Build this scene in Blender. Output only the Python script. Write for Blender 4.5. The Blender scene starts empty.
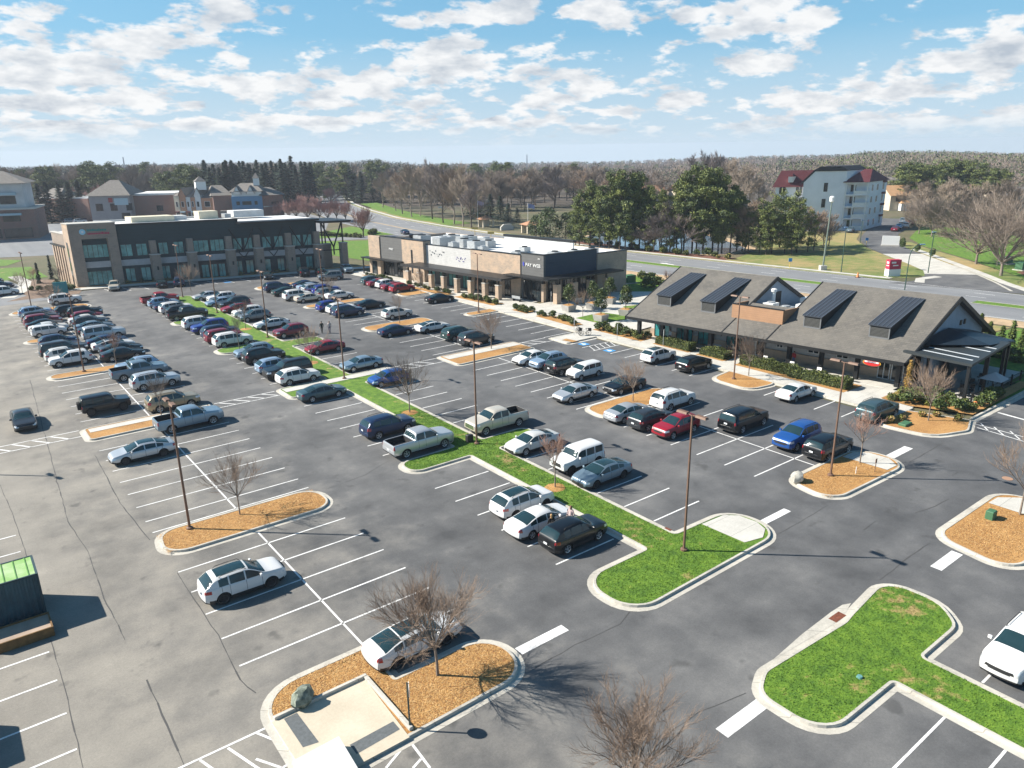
import bpy, math, random
from mathutils import Vector, Matrix
R = math.radians
S = bpy.context.scene
COL = S.collection
rnd = random.Random(7)

# ------------------------------------------------------------------ mesh builder
class MB:
    def __init__(s):
        s.v = []; s.f = []; s.m = []; s.T = None
    def add(s, vs, fs, mi=0):
        b = len(s.v)
        if s.T is not None: vs = [tuple(s.T @ Vector(p)) for p in vs]
        s.v += [tuple(p) for p in vs]
        for f in fs:
            s.f.append(tuple(b + i for i in f)); s.m.append(mi)
        return s
    def box(s, x0, x1, y0, y1, z0, z1, mi=0):
        vs = [(x0,y0,z0),(x1,y0,z0),(x1,y1,z0),(x0,y1,z0),(x0,y0,z1),(x1,y0,z1),(x1,y1,z1),(x0,y1,z1)]
        return s.add(vs, [(0,3,2,1),(4,5,6,7),(0,1,5,4),(1,2,6,5),(2,3,7,6),(3,0,4,7)], mi)
    def bbox(s, x0, x1, y0, y1, z0, z1, c=.02, mi=0):      # chamfered vertical edges + top edges
        p = [(x0+c,y0),(x1-c,y0),(x1,y0+c),(x1,y1-c),(x1-c,y1),(x0+c,y1),(x0,y1-c),(x0,y0+c)]
        q = [(x0+2*c,y0+c),(x1-2*c,y0+c),(x1-c,y0+2*c),(x1-c,y1-2*c),(x1-2*c,y1-c),(x0+2*c,y1-c),(x0+c,y1-2*c),(x0+c,y0+2*c)]
        vs = [(a,b,z0) for a,b in p]+[(a,b,z1-c) for a,b in p]+[(a,b,z1) for a,b in q]
        fs = [tuple(range(7,-1,-1)), tuple(range(16,24))]
        for i in range(8):
            j = (i+1) % 8
            fs += [(i,j,8+j,8+i),(8+i,8+j,16+j,16+i)]
        return s.add(vs, fs, mi)
    def prism(s, poly, z0, z1, mi=0, cap=True, bottom=False):
        n = len(poly)
        vs = [(p[0],p[1],z0) for p in poly]+[(p[0],p[1],z1) for p in poly]
        fs = [(i,(i+1)%n,n+(i+1)%n,n+i) for i in range(n)]
        if cap: fs.append(tuple(range(n,2*n)))
        if bottom: fs.append(tuple(range(n-1,-1,-1)))
        return s.add(vs, fs, mi)
    def extr(s, prof, a, b, mi=0):        # profile in (u,z) swept along local y from a to b ; prof points (x,z)
        n = len(prof)
        vs = [(x,a,z) for x,z in prof]+[(x,b,z) for x,z in prof]
        fs = [(i,(i+1)%n,n+(i+1)%n,n+i) for i in range(n)]+[tuple(range(n-1,-1,-1)),tuple(range(n,2*n))]
        return s.add(vs, fs, mi)
    def tube(s, path, rad, n=6, mi=0, cap=True):
        if not isinstance(rad,(list,tuple)): rad = [rad]*len(path)
        P = [Vector(p) for p in path]; vs = []; fs = []
        up = None
        for i,p in enumerate(P):
            d = (P[min(i+1,len(P)-1)]-P[max(i-1,0)])
            if d.length < 1e-9: d = Vector((0,0,1))
            d.normalize()
            if up is None:
                up = Vector((1,0,0)) if abs(d.x) < .8 else Vector((0,1,0))
            a = d.cross(up)
            if a.length < 1e-6: a = d.cross(Vector((0,1,.3)))
            a.normalize(); b = d.cross(a)
            up = b.cross(d) if False else up
            for k in range(n):
                t = 2*math.pi*k/n
                q = p + (a*math.cos(t)+b*math.sin(t))*rad[i]
                vs.append(tuple(q))
        for i in range(len(P)-1):
            for k in range(n):
                k2 = (k+1) % n
                fs.append((i*n+k,i*n+k2,(i+1)*n+k2,(i+1)*n+k))
        if cap and n > 2:
            fs.append(tuple(range(n-1,-1,-1))); fs.append(tuple(range((len(P)-1)*n,len(P)*n)))
        return s.add(vs, fs, mi)
    def lathe(s, prof, n=16, mi=0, c=(0,0,0), axis='z'):   # prof (r, h)
        vs = []; fs = []; m = len(prof)
        for r,h in prof:
            for k in range(n):
                t = 2*math.pi*k/n
                x,y,z = r*math.cos(t), r*math.sin(t), h
                if axis == 'y': x,y,z = x,h,y
                if axis == 'x': x,y,z = h,x,y
                vs.append((c[0]+x,c[1]+y,c[2]+z))
        for i in range(m-1):
            for k in range(n):
                k2 = (k+1) % n
                q = (i*n+k,i*n+k2,(i+1)*n+k2,(i+1)*n+k)
                fs.append(q if axis != 'y' else q[::-1])
        fs.append(tuple(range(n-1,-1,-1))); fs.append(tuple(range((m-1)*n,m*n)))
        return s.add(vs, fs, mi)
    def blob(s, c, r, n=8, m=6, jit=.15, mi=0, rg=rnd):
        if not isinstance(r,(list,tuple)): r = (r,r,r)
        vs = [(c[0],c[1],c[2]-r[2])]; fs = []
        for i in range(1,m):
            ph = math.pi*i/m-math.pi/2
            for k in range(n):
                t = 2*math.pi*k/n; j = 1+rg.uniform(-jit,jit)
                vs.append((c[0]+r[0]*math.cos(ph)*math.cos(t)*j, c[1]+r[1]*math.cos(ph)*math.sin(t)*j, c[2]+r[2]*math.sin(ph)*j))
        vs.append((c[0],c[1],c[2]+r[2]))
        for k in range(n):
            fs.append((0,1+(k+1)%n,1+k))
            fs.append((len(vs)-1,1+(m-2)*n+k,1+(m-2)*n+(k+1)%n))
            for i in range(m-2):
                fs.append((1+i*n+k,1+i*n+(k+1)%n,1+(i+1)*n+(k+1)%n,1+(i+1)*n+k))
        return s.add(vs, fs, mi)
    def mesh(s, name, mats, smooth=None):
        me = bpy.data.meshes.new(name); me.from_pydata(s.v, [], s.f); 
        if not isinstance(mats,(list,tuple)): mats = [mats]
        for m in mats: me.materials.append(m)
        if len(mats) > 1: me.polygons.foreach_set('material_index', s.m)
        if smooth is not None:
            me.polygons.foreach_set('use_smooth', [True]*len(s.f))
            if smooth < 180: me.set_sharp_from_angle(angle=R(smooth))
        me.update()
        return me
    def build(s, name, mats, parent=None, smooth=None, kind=None):
        o = bpy.data.objects.new(name, s.mesh(name, mats, smooth)); COL.objects.link(o)
        if parent: o.parent = parent
        if kind: o['kind'] = kind
        return o

def empty(name, label, cat, loc=(0,0,0), rz=0, group=None):
    o = bpy.data.objects.new(name, None); COL.objects.link(o)
    o.location = loc; o.rotation_euler = (0,0,rz); o.empty_display_size = .2
    return tag(o, label, cat, group)
def tag(o, label, cat, group=None):
    o['label'] = label; o['category'] = cat
    if group: o['group'] = group
    return o
def copy_tree(o, parent=None):
    c = o.copy(); COL.objects.link(c)
    if parent is not None: c.parent = parent
    for ch in list(o.children): copy_tree(ch, c)
    return c
class Kind:                      # a prototype that is moved the first time and copied after that
    def __init__(s, root): s.root = root; s.used = False
    def place(s, loc, rz=0, label=None, group=None, scale=1):
        o = s.root if not s.used else copy_tree(s.root)
        s.used = True
        o.location = loc; o.rotation_euler = (0,0,rz); o.scale = (scale,)*3 if not isinstance(scale,tuple) else scale
        if label: o['label'] = label
        if group: o['group'] = group
        return o

# ------------------------------------------------------------------ materials
MC = {}
def mat(name, col, rough=.8, metal=0, var=0., scale=1., bump=0., col2=None, coat=0., spec=.5, stretch=None, detail=4, coord='Object', hue=0):
    if name in MC: return MC[name]
    m = bpy.data.materials.new(name); m.use_nodes = True; MC[name] = m
    nt = m.node_tree; N = nt.nodes; L = nt.links; b = N['Principled BSDF']
    b.inputs['Base Color'].default_value = (*col,1); b.inputs['Roughness'].default_value = rough
    b.inputs['Metallic'].default_value = metal; b.inputs['Coat Weight'].default_value = coat
    b.inputs['Coat Roughness'].default_value = .06
    b.inputs['Specular IOR Level'].default_value = spec
    if var or bump or col2:
        tc = N.new('ShaderNodeTexCoord'); nz = N.new('ShaderNodeTexNoise'); nz.inputs['Scale'].default_value = scale
        nz.inputs['Detail'].default_value = detail; nz.inputs['Roughness'].default_value = .65
        src = tc.outputs[coord]
        if coord == 'World':
            pass
        if stretch:
            mp = N.new('ShaderNodeMapping'); mp.inputs['Scale'].default_value = stretch; L.new(src, mp.inputs[0]); src = mp.outputs[0]
        L.new(src, nz.inputs['Vector'])
        c2 = col2 if col2 else tuple(c*(1-var) for c in col)
        c1 = col if col2 else tuple(min(1,c*(1+var)) for c in col)
        rp = N.new('ShaderNodeValToRGB'); rp.color_ramp.elements[0].position = .32; rp.color_ramp.elements[1].position = .68
        rp.color_ramp.elements[0].color = (*c2,1); rp.color_ramp.elements[1].color = (*c1,1)
        L.new(nz.outputs['Fac'], rp.inputs[0]); L.new(rp.outputs[0], b.inputs['Base Color'])
        if bump:
            bp = N.new('ShaderNodeBump'); bp.inputs['Strength'].default_value = bump; bp.inputs['Distance'].default_value = .05
            L.new(nz.outputs['Fac'], bp.inputs['Height']); L.new(bp.outputs[0], b.inputs['Normal'])
    return m
class NT:                         # small node helper
    def __init__(s, name, rough=.9):
        s.m = bpy.data.materials.new(name); s.m.use_nodes = True; MC[name] = s.m
        s.nt = s.m.node_tree; s.N = s.nt.nodes; s.L = s.nt.links; s.b = s.N['Principled BSDF']; s.b.inputs['Roughness'].default_value = rough
        s.geo = s.N.new('ShaderNodeNewGeometry').outputs['Position']
    def noise(s, scale, detail=4, rough=.6, vec=None, stretch=None, dist=0):
        n = s.N.new('ShaderNodeTexNoise'); n.inputs['Scale'].default_value = scale; n.inputs['Detail'].default_value = detail
        n.inputs['Roughness'].default_value = rough; n.inputs['Distortion'].default_value = dist
        v = vec or s.geo
        if stretch:
            mp = s.N.new('ShaderNodeMapping'); mp.inputs['Scale'].default_value = stretch; s.L.new(v, mp.inputs[0]); v = mp.outputs[0]
        s.L.new(v, n.inputs['Vector']); return n.outputs['Fac']
    def ramp(s, fac, stops):
        r = s.N.new('ShaderNodeValToRGB'); e = r.color_ramp.elements
        while len(e) < len(stops): e.new(.5)
        for el,(p,c) in zip(e, stops):
            el.position = p; el.color = (*c,1) if isinstance(c,tuple) else (c,c,c,1)
        s.L.new(fac, r.inputs[0]); return r.outputs[0]
    def mix(s, fac, a, b, mode='MIX'):
        n = s.N.new('ShaderNodeMix'); n.data_type = 'RGBA'; n.blend_type = mode
        for sock,val in ((n.inputs[0],fac),(n.inputs[6],a),(n.inputs[7],b)):
            if isinstance(val,(int,float)): sock.default_value = val
            elif isinstance(val,tuple): sock.default_value = (*val,1)
            else: s.L.new(val, sock)
        return n.outputs[2]
    def math(s, op, a, b=0., c=0.):
        n = s.N.new('ShaderNodeMath'); n.operation = op
        for sock,val in zip(n.inputs,(a,b,c)):
            if isinstance(val,(int,float)): sock.default_value = val
            else: s.L.new(val, sock)
        return n.outputs[0]
    def xyz(s, v=None):
        n = s.N.new('ShaderNodeSeparateXYZ'); s.L.new(v or s.geo, n.inputs[0]); return n.outputs
    def out(s, col, bump=None, strength=.3, dist=.02):
        s.L.new(col, s.b.inputs['Base Color'])
        if bump is not None:
            bp = s.N.new('ShaderNodeBump'); bp.inputs['Strength'].default_value = strength; bp.inputs['Distance'].default_value = dist
            s.L.new(bump, bp.inputs['Height']); s.L.new(bp.outputs[0], s.b.inputs['Normal'])
        return s.m

# ------------------------------------------------------------------ camera (drone, 24 m above the car park)
F_PX = 745.153
M = ((0.790255612926292, -0.6126192078041328, -0.013920217955449683),
     (-0.19528738954128094, -0.23025123270862977, -0.9533347813450993),
     (0.5808260511759458, 0.7560966049821896, -0.30159413490610915))
CAMZ = 24.0
def build_camera():
    cd = bpy.data.cameras.new('camera'); co = bpy.data.objects.new('camera', cd); COL.objects.link(co)
    cd.sensor_width = 36; cd.lens = F_PX/1024*36; cd.clip_start = .5; cd.clip_end = 20000
    rx, dn, fw = [Vector(r) for r in M]
    m = Matrix((rx, -dn, -fw)).transposed().to_4x4(); m.translation = Vector((0,0,CAMZ))
    co.matrix_world = m; S.camera = co
build_camera()
def at(x, y, z=0.):               # the ground point (height z) a sight line meets
    d = Vector(M[0])*((x-512)/F_PX)+Vector(M[1])*((y-384)/F_PX)+Vector(M[2])
    t = (z-CAMZ)/d.z
    return d.x*t, d.y*t
def along(x, y, dist):            # the point at a given horizontal distance on a sight line
    d = Vector(M[0])*((x-512)/F_PX)+Vector(M[1])*((y-384)/F_PX)+Vector(M[2])
    t = dist/math.hypot(d.x,d.y)
    return d.x*t, d.y*t, CAMZ+d.z*t

# ------------------------------------------------------------------ sun and sky
SUN_AZ = Vector((-.737,.676)); SUN_EL = R(36.5)
def build_light():
    w = bpy.data.worlds.new('World'); S.world = w; w.use_nodes = True
    nt = w.node_tree; N = nt.nodes; L = nt.links
    bg = N['Background']; bg.inputs['Strength'].default_value = SKY_STRENGTH
    sky = N.new('ShaderNodeTexSky'); sky.sky_type = 'NISHITA'; sky.sun_disc = False
    sky.sun_elevation = SUN_EL; sky.sun_rotation = math.atan2(SUN_AZ.x, SUN_AZ.y)
    sky.altitude = 200; sky.air_density = 1.0; sky.dust_density = .6; sky.ozone_density = 2.0
    tc = N.new('ShaderNodeTexCoord'); sep = N.new('ShaderNodeSeparateXYZ'); L.new(tc.outputs['Generated'], sep.inputs[0])
    def mth(op, a, b=0., c=0.):
        n = N.new('ShaderNodeMath'); n.operation = op
        for sock,val in zip(n.inputs,(a,b,c)):
            if isinstance(val,(int,float)): sock.default_value = val
            else: L.new(val, sock)
        return n.outputs[0]
    zz = mth('MAXIMUM', sep.outputs[2], .0)
    zc = mth('ADD', zz, .30)                       # a cloud layer, curved down towards the horizon
    u = mth('DIVIDE', sep.outputs[0], zc); v = mth('DIVIDE', sep.outputs[1], zc)
    cb = N.new('ShaderNodeCombineXYZ'); L.new(u, cb.inputs[0]); L.new(v, cb.inputs[1])
    def noise(scale, detail, rough, off=(0,0,0), st=(1,1,1), dist=0.):
        mp = N.new('ShaderNodeMapping'); mp.inputs['Location'].default_value = off; mp.inputs['Scale'].default_value = st; L.new(cb.outputs[0], mp.inputs[0])
        n = N.new('ShaderNodeTexNoise'); n.inputs['Scale'].default_value = scale; n.inputs['Detail'].default_value = detail
        n.inputs['Roughness'].default_value = rough; n.inputs['Distortion'].default_value = dist; L.new(mp.outputs[0], n.inputs['Vector']); return n.outputs['Fac']
    # cloud masses of the day: soft blobs in the layer, broken up by noise
    mask = None
    warp = noise(1.6, 6, .62, (3,1,0))
    for (px,py,rx,ry,amp) in CLOUDS:
        d = Vector(M[0])*((px-512)/F_PX)+Vector(M[1])*((py-384)/F_PX)+Vector(M[2]); d.normalize()
        cu = d.x/(max(d.z,0)+.30); cv = d.y/(max(d.z,0)+.30)
        # sizes along the view's own right/forward direction
        d2 = Vector(M[0])*((px+rx-512)/F_PX)+Vector(M[1])*((py-384)/F_PX)+Vector(M[2]); d2.normalize()
        d3 = Vector(M[0])*((px-512)/F_PX)+Vector(M[1])*((py-ry-384)/F_PX)+Vector(M[2]); d3.normalize()
        ru = math.hypot(d2.x/(max(d2.z,0)+.30)-cu, d2.y/(max(d2.z,0)+.30)-cv); rv = math.hypot(d3.x/(max(d3.z,0)+.30)-cu, d3.y/(max(d3.z,0)+.30)-cv)
        ex = Vector((d2.x/(max(d2.z,0)+.30)-cu, d2.y/(max(d2.z,0)+.30)-cv)).normalized()
        du = mth('SUBTRACT', u, cu); dv = mth('SUBTRACT', v, cv)
        a = mth('ADD', mth('MULTIPLY', du, ex.x/ru), mth('MULTIPLY', dv, ex.y/ru))
        b = mth('ADD', mth('MULTIPLY', du, -ex.y/rv), mth('MULTIPLY', dv, ex.x/rv))
        q = mth('ADD', mth('MULTIPLY', a, a), mth('MULTIPLY', b, b))
        g = mth('MULTIPLY', mth('POWER', 2.718, mth('MULTIPLY', q, -1.0)), amp)
        mask = g if mask is None else mth('MAXIMUM', mask, g)
    det = noise(7.4, 10, .58, (0,0,0), (1,1,1), .1)
    fine = noise(16, 8, .6, (5,2,0))
    tot = mth('ADD', mth('MULTIPLY', mask, .30), mth('ADD', mth('MULTIPLY', det, .95), mth('MULTIPLY', mth('SUBTRACT', fine, .5), .30)))
    low = N.new('ShaderNodeMapRange'); low.inputs['From Min'].default_value = .02; low.inputs['From Max'].default_value = .26; low.inputs['To Min'].default_value = .035; low.inputs['To Max'].default_value = 0.; L.new(sep.outputs[2], low.inputs['Value'])
    tot = mth('ADD', tot, low.outputs[0])
    rp = N.new('ShaderNodeValToRGB'); rp.color_ramp.elements[0].position = .545; rp.color_ramp.elements[1].position = .675
    rp.color_ramp.interpolation = 'EASE'
    L.new(tot, rp.inputs[0])
    # horizon whitening: many thin far clouds
    hz = N.new('ShaderNodeMapRange'); hz.inputs['From Min'].default_value = .0; hz.inputs['From Max'].default_value = .13
    hz.inputs['To Min'].default_value = .74; hz.inputs['To Max'].default_value = 0.; L.new(sep.outputs[2], hz.inputs['Value'])
    cov = mth('MAXIMUM', mth('MULTIPLY', rp.outputs[0], .95), hz.outputs[0])
    # bottoms a little greyer
    shade = N.new('ShaderNodeValToRGB'); shade.color_ramp.elements[0].position = .46; shade.color_ramp.elements[1].position = .74
    shade.color_ramp.elements[0].color = (1.0*CLOUD_L,1.0*CLOUD_L,1.0*CLOUD_L,1); shade.color_ramp.elements[1].color = (.52*CLOUD_L,.58*CLOUD_L,.66*CLOUD_L,1)
    up = noise(7.4, 10, .58, (0,0,0), (.935,.935,1), .1)
    L.new(mth('ADD', mth('MULTIPLY', mask, .06), up), shade.inputs[0])
    hs = N.new('ShaderNodeHueSaturation'); hs.inputs['Saturation'].default_value = 1.35; hs.inputs['Value'].default_value = SKY_VAL; hs.inputs['Hue'].default_value = .485
    L.new(sky.outputs[0], hs.inputs['Color'])
    lo = N.new('ShaderNodeMapRange'); lo.inputs['From Min'].default_value = 0.; lo.inputs['From Max'].default_value = .42; lo.inputs['To Min'].default_value = .92; lo.inputs['To Max'].default_value = 0.; L.new(sep.outputs[2], lo.inputs['Value'])
    m0 = N.new('ShaderNodeMix'); m0.data_type = 'RGBA'; L.new(lo.outputs[0], m0.inputs[0]); L.new(hs.outputs[0], m0.inputs[6]); m0.inputs[7].default_value = (.28*CLOUD_L,.57*CLOUD_L,.85*CLOUD_L,1)
    m1 = N.new('ShaderNodeMix'); m1.data_type = 'RGBA'; L.new(hz.outputs[0], m1.inputs[0]); L.new(m0.outputs[2], m1.inputs[6]); m1.inputs[7].default_value = (.76*CLOUD_L,.86*CLOUD_L,.93*CLOUD_L,1)
    cov = mth('MULTIPLY', rp.outputs[0], mth('MINIMUM', .95, mth('MULTIPLY', zz, 30.)))
    mx = N.new('ShaderNodeMix'); mx.data_type = 'RGBA'; L.new(cov, mx.inputs[0]); L.new(m1.outputs[2], mx.inputs[6]); L.new(shade.outputs[0], mx.inputs[7])
    L.new(mx.outputs[2], bg.inputs['Color'])
    sd = bpy.data.lights.new('sun','SUN'); so = bpy.data.objects.new('sun', sd); COL.objects.link(so)
    sd.energy = SUN_E; sd.angle = R(.53); sd.color = (1,.94,.84)
    v = Vector((SUN_AZ.x*math.cos(SUN_EL), SUN_AZ.y*math.cos(SUN_EL), math.sin(SUN_EL)))
    so.rotation_euler = v.to_track_quat('Z','Y').to_euler(); so.location = v*300+Vector((60,80,0))
HAZE = True; SKY_STRENGTH = .088; SUN_E = 5.0; CLOUD_L = 5.5; SKY_VAL = .74
CLOUDS = [(230,12,40,14,1),(60,70,95,34,.9),(150,42,38,17,1),(130,95,60,25,.8),(205,35,32,15,.9),(265,88,45,16,1),(360,85,42,20,1),(230,62,26,10,.8),(410,22,22,9,1),(500,12,50,18,1),(600,16,48,14,1),
          (450,60,60,26,1),(540,75,35,14,.7),(590,85,28,20,1),(545,100,30,12,.8),(680,100,32,13,.9),(755,62,38,15,1),(690,15,22,10,.8),(770,18,60,24,1),(672,48,16,7,.7),(900,90,70,18,.8),(980,60,60,22,1),
          (830,100,60,16,.8),(950,35,30,8,.5),(40,105,80,20,.8),(20,20,50,14,.7),(400,110,60,14,.6),(640,110,40,8,.5),(60,128,110,12,.75),(200,124,60,10,.7),(300,122,80,10,.75),(490,122,70,10,.7),(580,130,50,7,.6),(760,128,60,9,.65),(880,124,90,12,.75),(985,120,50,12,.7),(330,100,50,14,.7)]
build_light()
S.view_settings.view_transform = 'Standard'; S.view_settings.look = 'None'; S.view_settings.gamma = 1.0
S.view_settings.exposure = 1.02
try: S.view_settings.use_curve_mapping = False
except Exception: pass
S.cycles.max_bounces = 5; S.cycles.diffuse_bounces = 2; S.cycles.glossy_bounces = 3; S.cycles.transparent_max_bounces = 8
S.cycles.use_denoising = True
# ------------------------------------------------------------------ ground, car park
ST = 2.73                                       # stall width
def stall(k): return ST*(k+.5)-.15              # centre of stall k along Y
def kline(k): return ST*k-.15

def asphalt_mat():
    n = NT('asphalt', .88)
    x,y,_ = n.xyz()
    big = n.noise(.045, 5, .6, dist=.6); mid = n.noise(.32, 6, .62); fine = n.noise(9, 5, .75); grit = n.noise(60, 2, .6)
    lane = n.noise(.12, 5, .6, stretch=(1.6,.25,1)); lane2 = n.noise(.14, 5, .6, stretch=(.25,1.8,1))
    t = n.math('ADD', n.math('MULTIPLY', big, .36), n.math('ADD', n.math('MULTIPLY', mid, .36), n.math('MULTIPLY', n.math('ADD', lane, lane2), .14)))
    base = n.ramp(t, [(.37,(.052,.053,.055)),(.48,(.098,.098,.099)),(.56,(.142,.140,.137)),(.67,(.26,.252,.238))])
    # the lane by the left edge was laid earlier and has bleached to a warm grey
    old = n.math('ADD', n.math('MULTIPLY', x, -.036), n.math('ADD', .86, n.math('MULTIPLY', n.math('SUBTRACT', mid, .5), .9)))
    oldm = n.ramp(old, [(.12,0.),(.75,1.)])
    warm = n.ramp(t, [(.37,(.180,.164,.138)),(.50,(.265,.241,.202)),(.66,(.36,.324,.264))])
    c = n.mix(n.math('MULTIPLY', oldm, .66), base, warm)
    # the newer surface by the shops is darker and bluer
    new = n.ramp(n.math('ADD', n.math('MULTIPLY', x, .022), n.math('ADD', -.85, n.math('MULTIPLY', big, .9))), [(.2,0.),(.8,1.)])
    c = n.mix(n.math('MULTIPLY', new, .62), c, n.ramp(t, [(.37,(.044,.046,.050)),(.5,(.080,.082,.087)),(.67,(.15,.151,.153))]))
    g = n.math('ADD', n.math('MULTIPLY', fine, .5), n.math('MULTIPLY', grit, .5))
    c = n.mix(.55, c, n.ramp(g, [(.3,.25),(.5,.5),(.72,.80)]), 'OVERLAY')
    # oil spots
    oil = n.noise(.55, 3, .5); c = n.mix(n.ramp(oil, [(.64,0.),(.72,.55)]), c, (.045,.045,.045))
    return n.out(c, g, .25, .01)
ASPH = asphalt_mat()
def road_mat():
    n = NT('road_asphalt', .85)
    big = n.noise(.06, 5, .6); lane = n.noise(.35, 4, .6, stretch=(1,.06,1)); fine = n.noise(12, 4, .7)
    t = n.math('ADD', n.math('MULTIPLY', big, .4), n.math('ADD', n.math('MULTIPLY', lane, .45), n.math('MULTIPLY', fine, .15)))
    return n.out(n.ramp(t, [(.36,(.15,.155,.165)),(.64,(.225,.23,.235))]))
ROAD = road_mat()
def conc_mat(name, a, b, joint=0):
    n = NT(name, .85)
    t = n.math('ADD', n.math('MULTIPLY', n.noise(.5, 5, .6), .6), n.math('MULTIPLY', n.noise(7, 5, .7), .4))
    c = n.ramp(t, [(.36,a),(.62,b)])
    if joint:
        x,y,_ = n.xyz()
        j = n.math('LESS_THAN', n.math('FRACT', n.math('DIVIDE', n.math('ADD', y, n.math('MULTIPLY', x, 1.0 if joint > 2 else 0.)), joint)), .018)
        c = n.mix(n.math('MULTIPLY', j, .55), c, (.12,.115,.105))
    return n.out(c, t, .1, .01)
CONC = conc_mat('concrete_walk', (.40,.385,.35), (.55,.53,.48), 1.8)
KERB = conc_mat('concrete_kerb', (.34,.32,.28), (.53,.50,.435), 3.05)
PADC = conc_mat('concrete_pad_buff', (.44,.38,.29), (.55,.485,.38))
def mulch_mat():
    n = NT('pine_straw_mulch', .95)
    big = n.noise(.35, 4, .6); fib = n.noise(4.5, 6, .75, stretch=(1,1.6,1), dist=1.2); f2 = n.noise(13, 4, .75, dist=1.0)
    t = n.math('ADD', n.math('MULTIPLY', big, .25), n.math('ADD', n.math('MULTIPLY', fib, .4), n.math('MULTIPLY', f2, .35)))
    c = n.ramp(t, [(.36,(.15,.064,.020)),(.45,(.31,.155,.048)),(.55,(.44,.240,.080)),(.68,(.58,.36,.15))])
    return n.out(c, t, .8, .06)
MULCH = mulch_mat()
def lawn_mat():
    n = NT('mown_grass', .9)
    big = n.noise(.22, 5, .6); mid = n.noise(1.4, 5, .65); fine = n.noise(11, 5, .75, dist=.6)
    t = n.math('ADD', n.math('MULTIPLY', mid, .45), n.math('MULTIPLY', fine, .55))
    c = n.ramp(t, [(.34,(.022,.062,.005)),(.46,(.068,.148,.009)),(.59,(.135,.235,.018)),(.74,(.25,.31,.045))])
    dry = n.ramp(n.math('ADD', n.math('MULTIPLY', big, .5), n.math('MULTIPLY', mid, .5)), [(.565,0.),(.64,.9)])
    c = n.mix(dry, c, n.ramp(fine, [(.35,(.22,.15,.055)),(.65,(.40,.29,.13))]))
    return n.out(c, t, .7, .05)
LAWN = lawn_mat()
def verge_mat():
    n = NT('dry_verge_grass', .95)
    big = n.noise(.05, 5, .6); mid = n.noise(.5, 5, .65); fine = n.noise(4, 5, .75)
    t = n.math('ADD', n.math('MULTIPLY', big, .5), n.math('ADD', n.math('MULTIPLY', mid, .3), n.math('MULTIPLY', fine, .2)))
    return n.out(n.ramp(t, [(.38,(.07,.12,.02)),(.46,(.15,.18,.045)),(.54,(.27,.22,.085)),(.64,(.36,.25,.11))]))
VERGE = verge_mat()
def ground_mat():
    n = NT('ground_cover', .95)
    big = n.noise(.012, 5, .6); mid = n.noise(.12, 5, .65); fine = n.noise(1.5, 5, .75)
    t = n.math('ADD', n.math('MULTIPLY', big, .45), n.math('ADD', n.math('MULTIPLY', mid, .3), n.math('MULTIPLY', fine, .25)))
    c = n.ramp(t, [(.38,(.045,.062,.020)),(.48,(.095,.090,.042)),(.56,(.145,.115,.068)),(.66,(.11,.13,.04))])
    x,y,_ = n.xyz(); d = n.math('SQRT', n.math('ADD', n.math('MULTIPLY', x, x), n.math('MULTIPLY', y, y)))
    wood = n.ramp(n.math('ADD', n.math('MULTIPLY', n.math('SUBTRACT', d, 290), .008), n.math('SUBTRACT', mid, .5)), [(.1,0.),(.5,1.)])
    return n.out(n.mix(wood, c, n.ramp(t, [(.38,(.045,.036,.028)),(.6,(.095,.075,.055))])))
GROUND = ground_mat()
def paint_mat():
    n = NT('white_line_paint', .7)
    w = n.noise(1.2, 6, .7); f = n.noise(22, 3, .7)
    t = n.math('ADD', n.math('MULTIPLY', w, .5), n.math('MULTIPLY', f, .5))
    return n.out(n.ramp(t, [(.36,(.30,.295,.285)),(.50,(.72,.715,.70))]))
PAINT = paint_mat()
TAR = mat('crack_sealant', (.062,.060,.058), .75)
def ground_z(x, y):
    d = math.hypot(x,y); z = -.03
    if d > 300:
        a = math.degrees(math.atan2(x,y)); f = .010-.007*max(0,min(1,(a-45)/12))
        z -= (d-300)*f
    return max(z, -19)
def build_ground():
    xs = []; v = -400
    rings = [0,30,60,100,150,200,250,300,350,400,450,520,600,700,820,950,1100,1300,1550,1900]
    na = 144; vs = [(0,0,-.03)]; fs = []
    for r in rings[1:]:
        for k in range(na):
            t = 2*math.pi*k/na; x,y = r*math.sin(t), r*math.cos(t); vs.append((x,y,ground_z(x,y)))
    for k in range(na): fs.append((0,1+(k+1)%na,1+k))
    for i in range(len(rings)-2):
        for k in range(na):
            a = 1+i*na; fs.append((a+k,a+(k+1)%na,a+na+(k+1)%na,a+na+k))
    m = MB(); m.add(vs, fs); m.build('ground', GROUND, smooth=180, kind='structure')
build_ground()
def sheet(name, poly, z, m, kind='structure'):
    b = MB(); b.add([(p[0],p[1],z) for p in poly], [tuple(range(len(poly)))]); return b.build(name, m, kind=kind)
def rect(x0,x1,y0,y1): return [(x0,y0),(x1,y0),(x1,y1),(x0,y1)]
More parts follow.
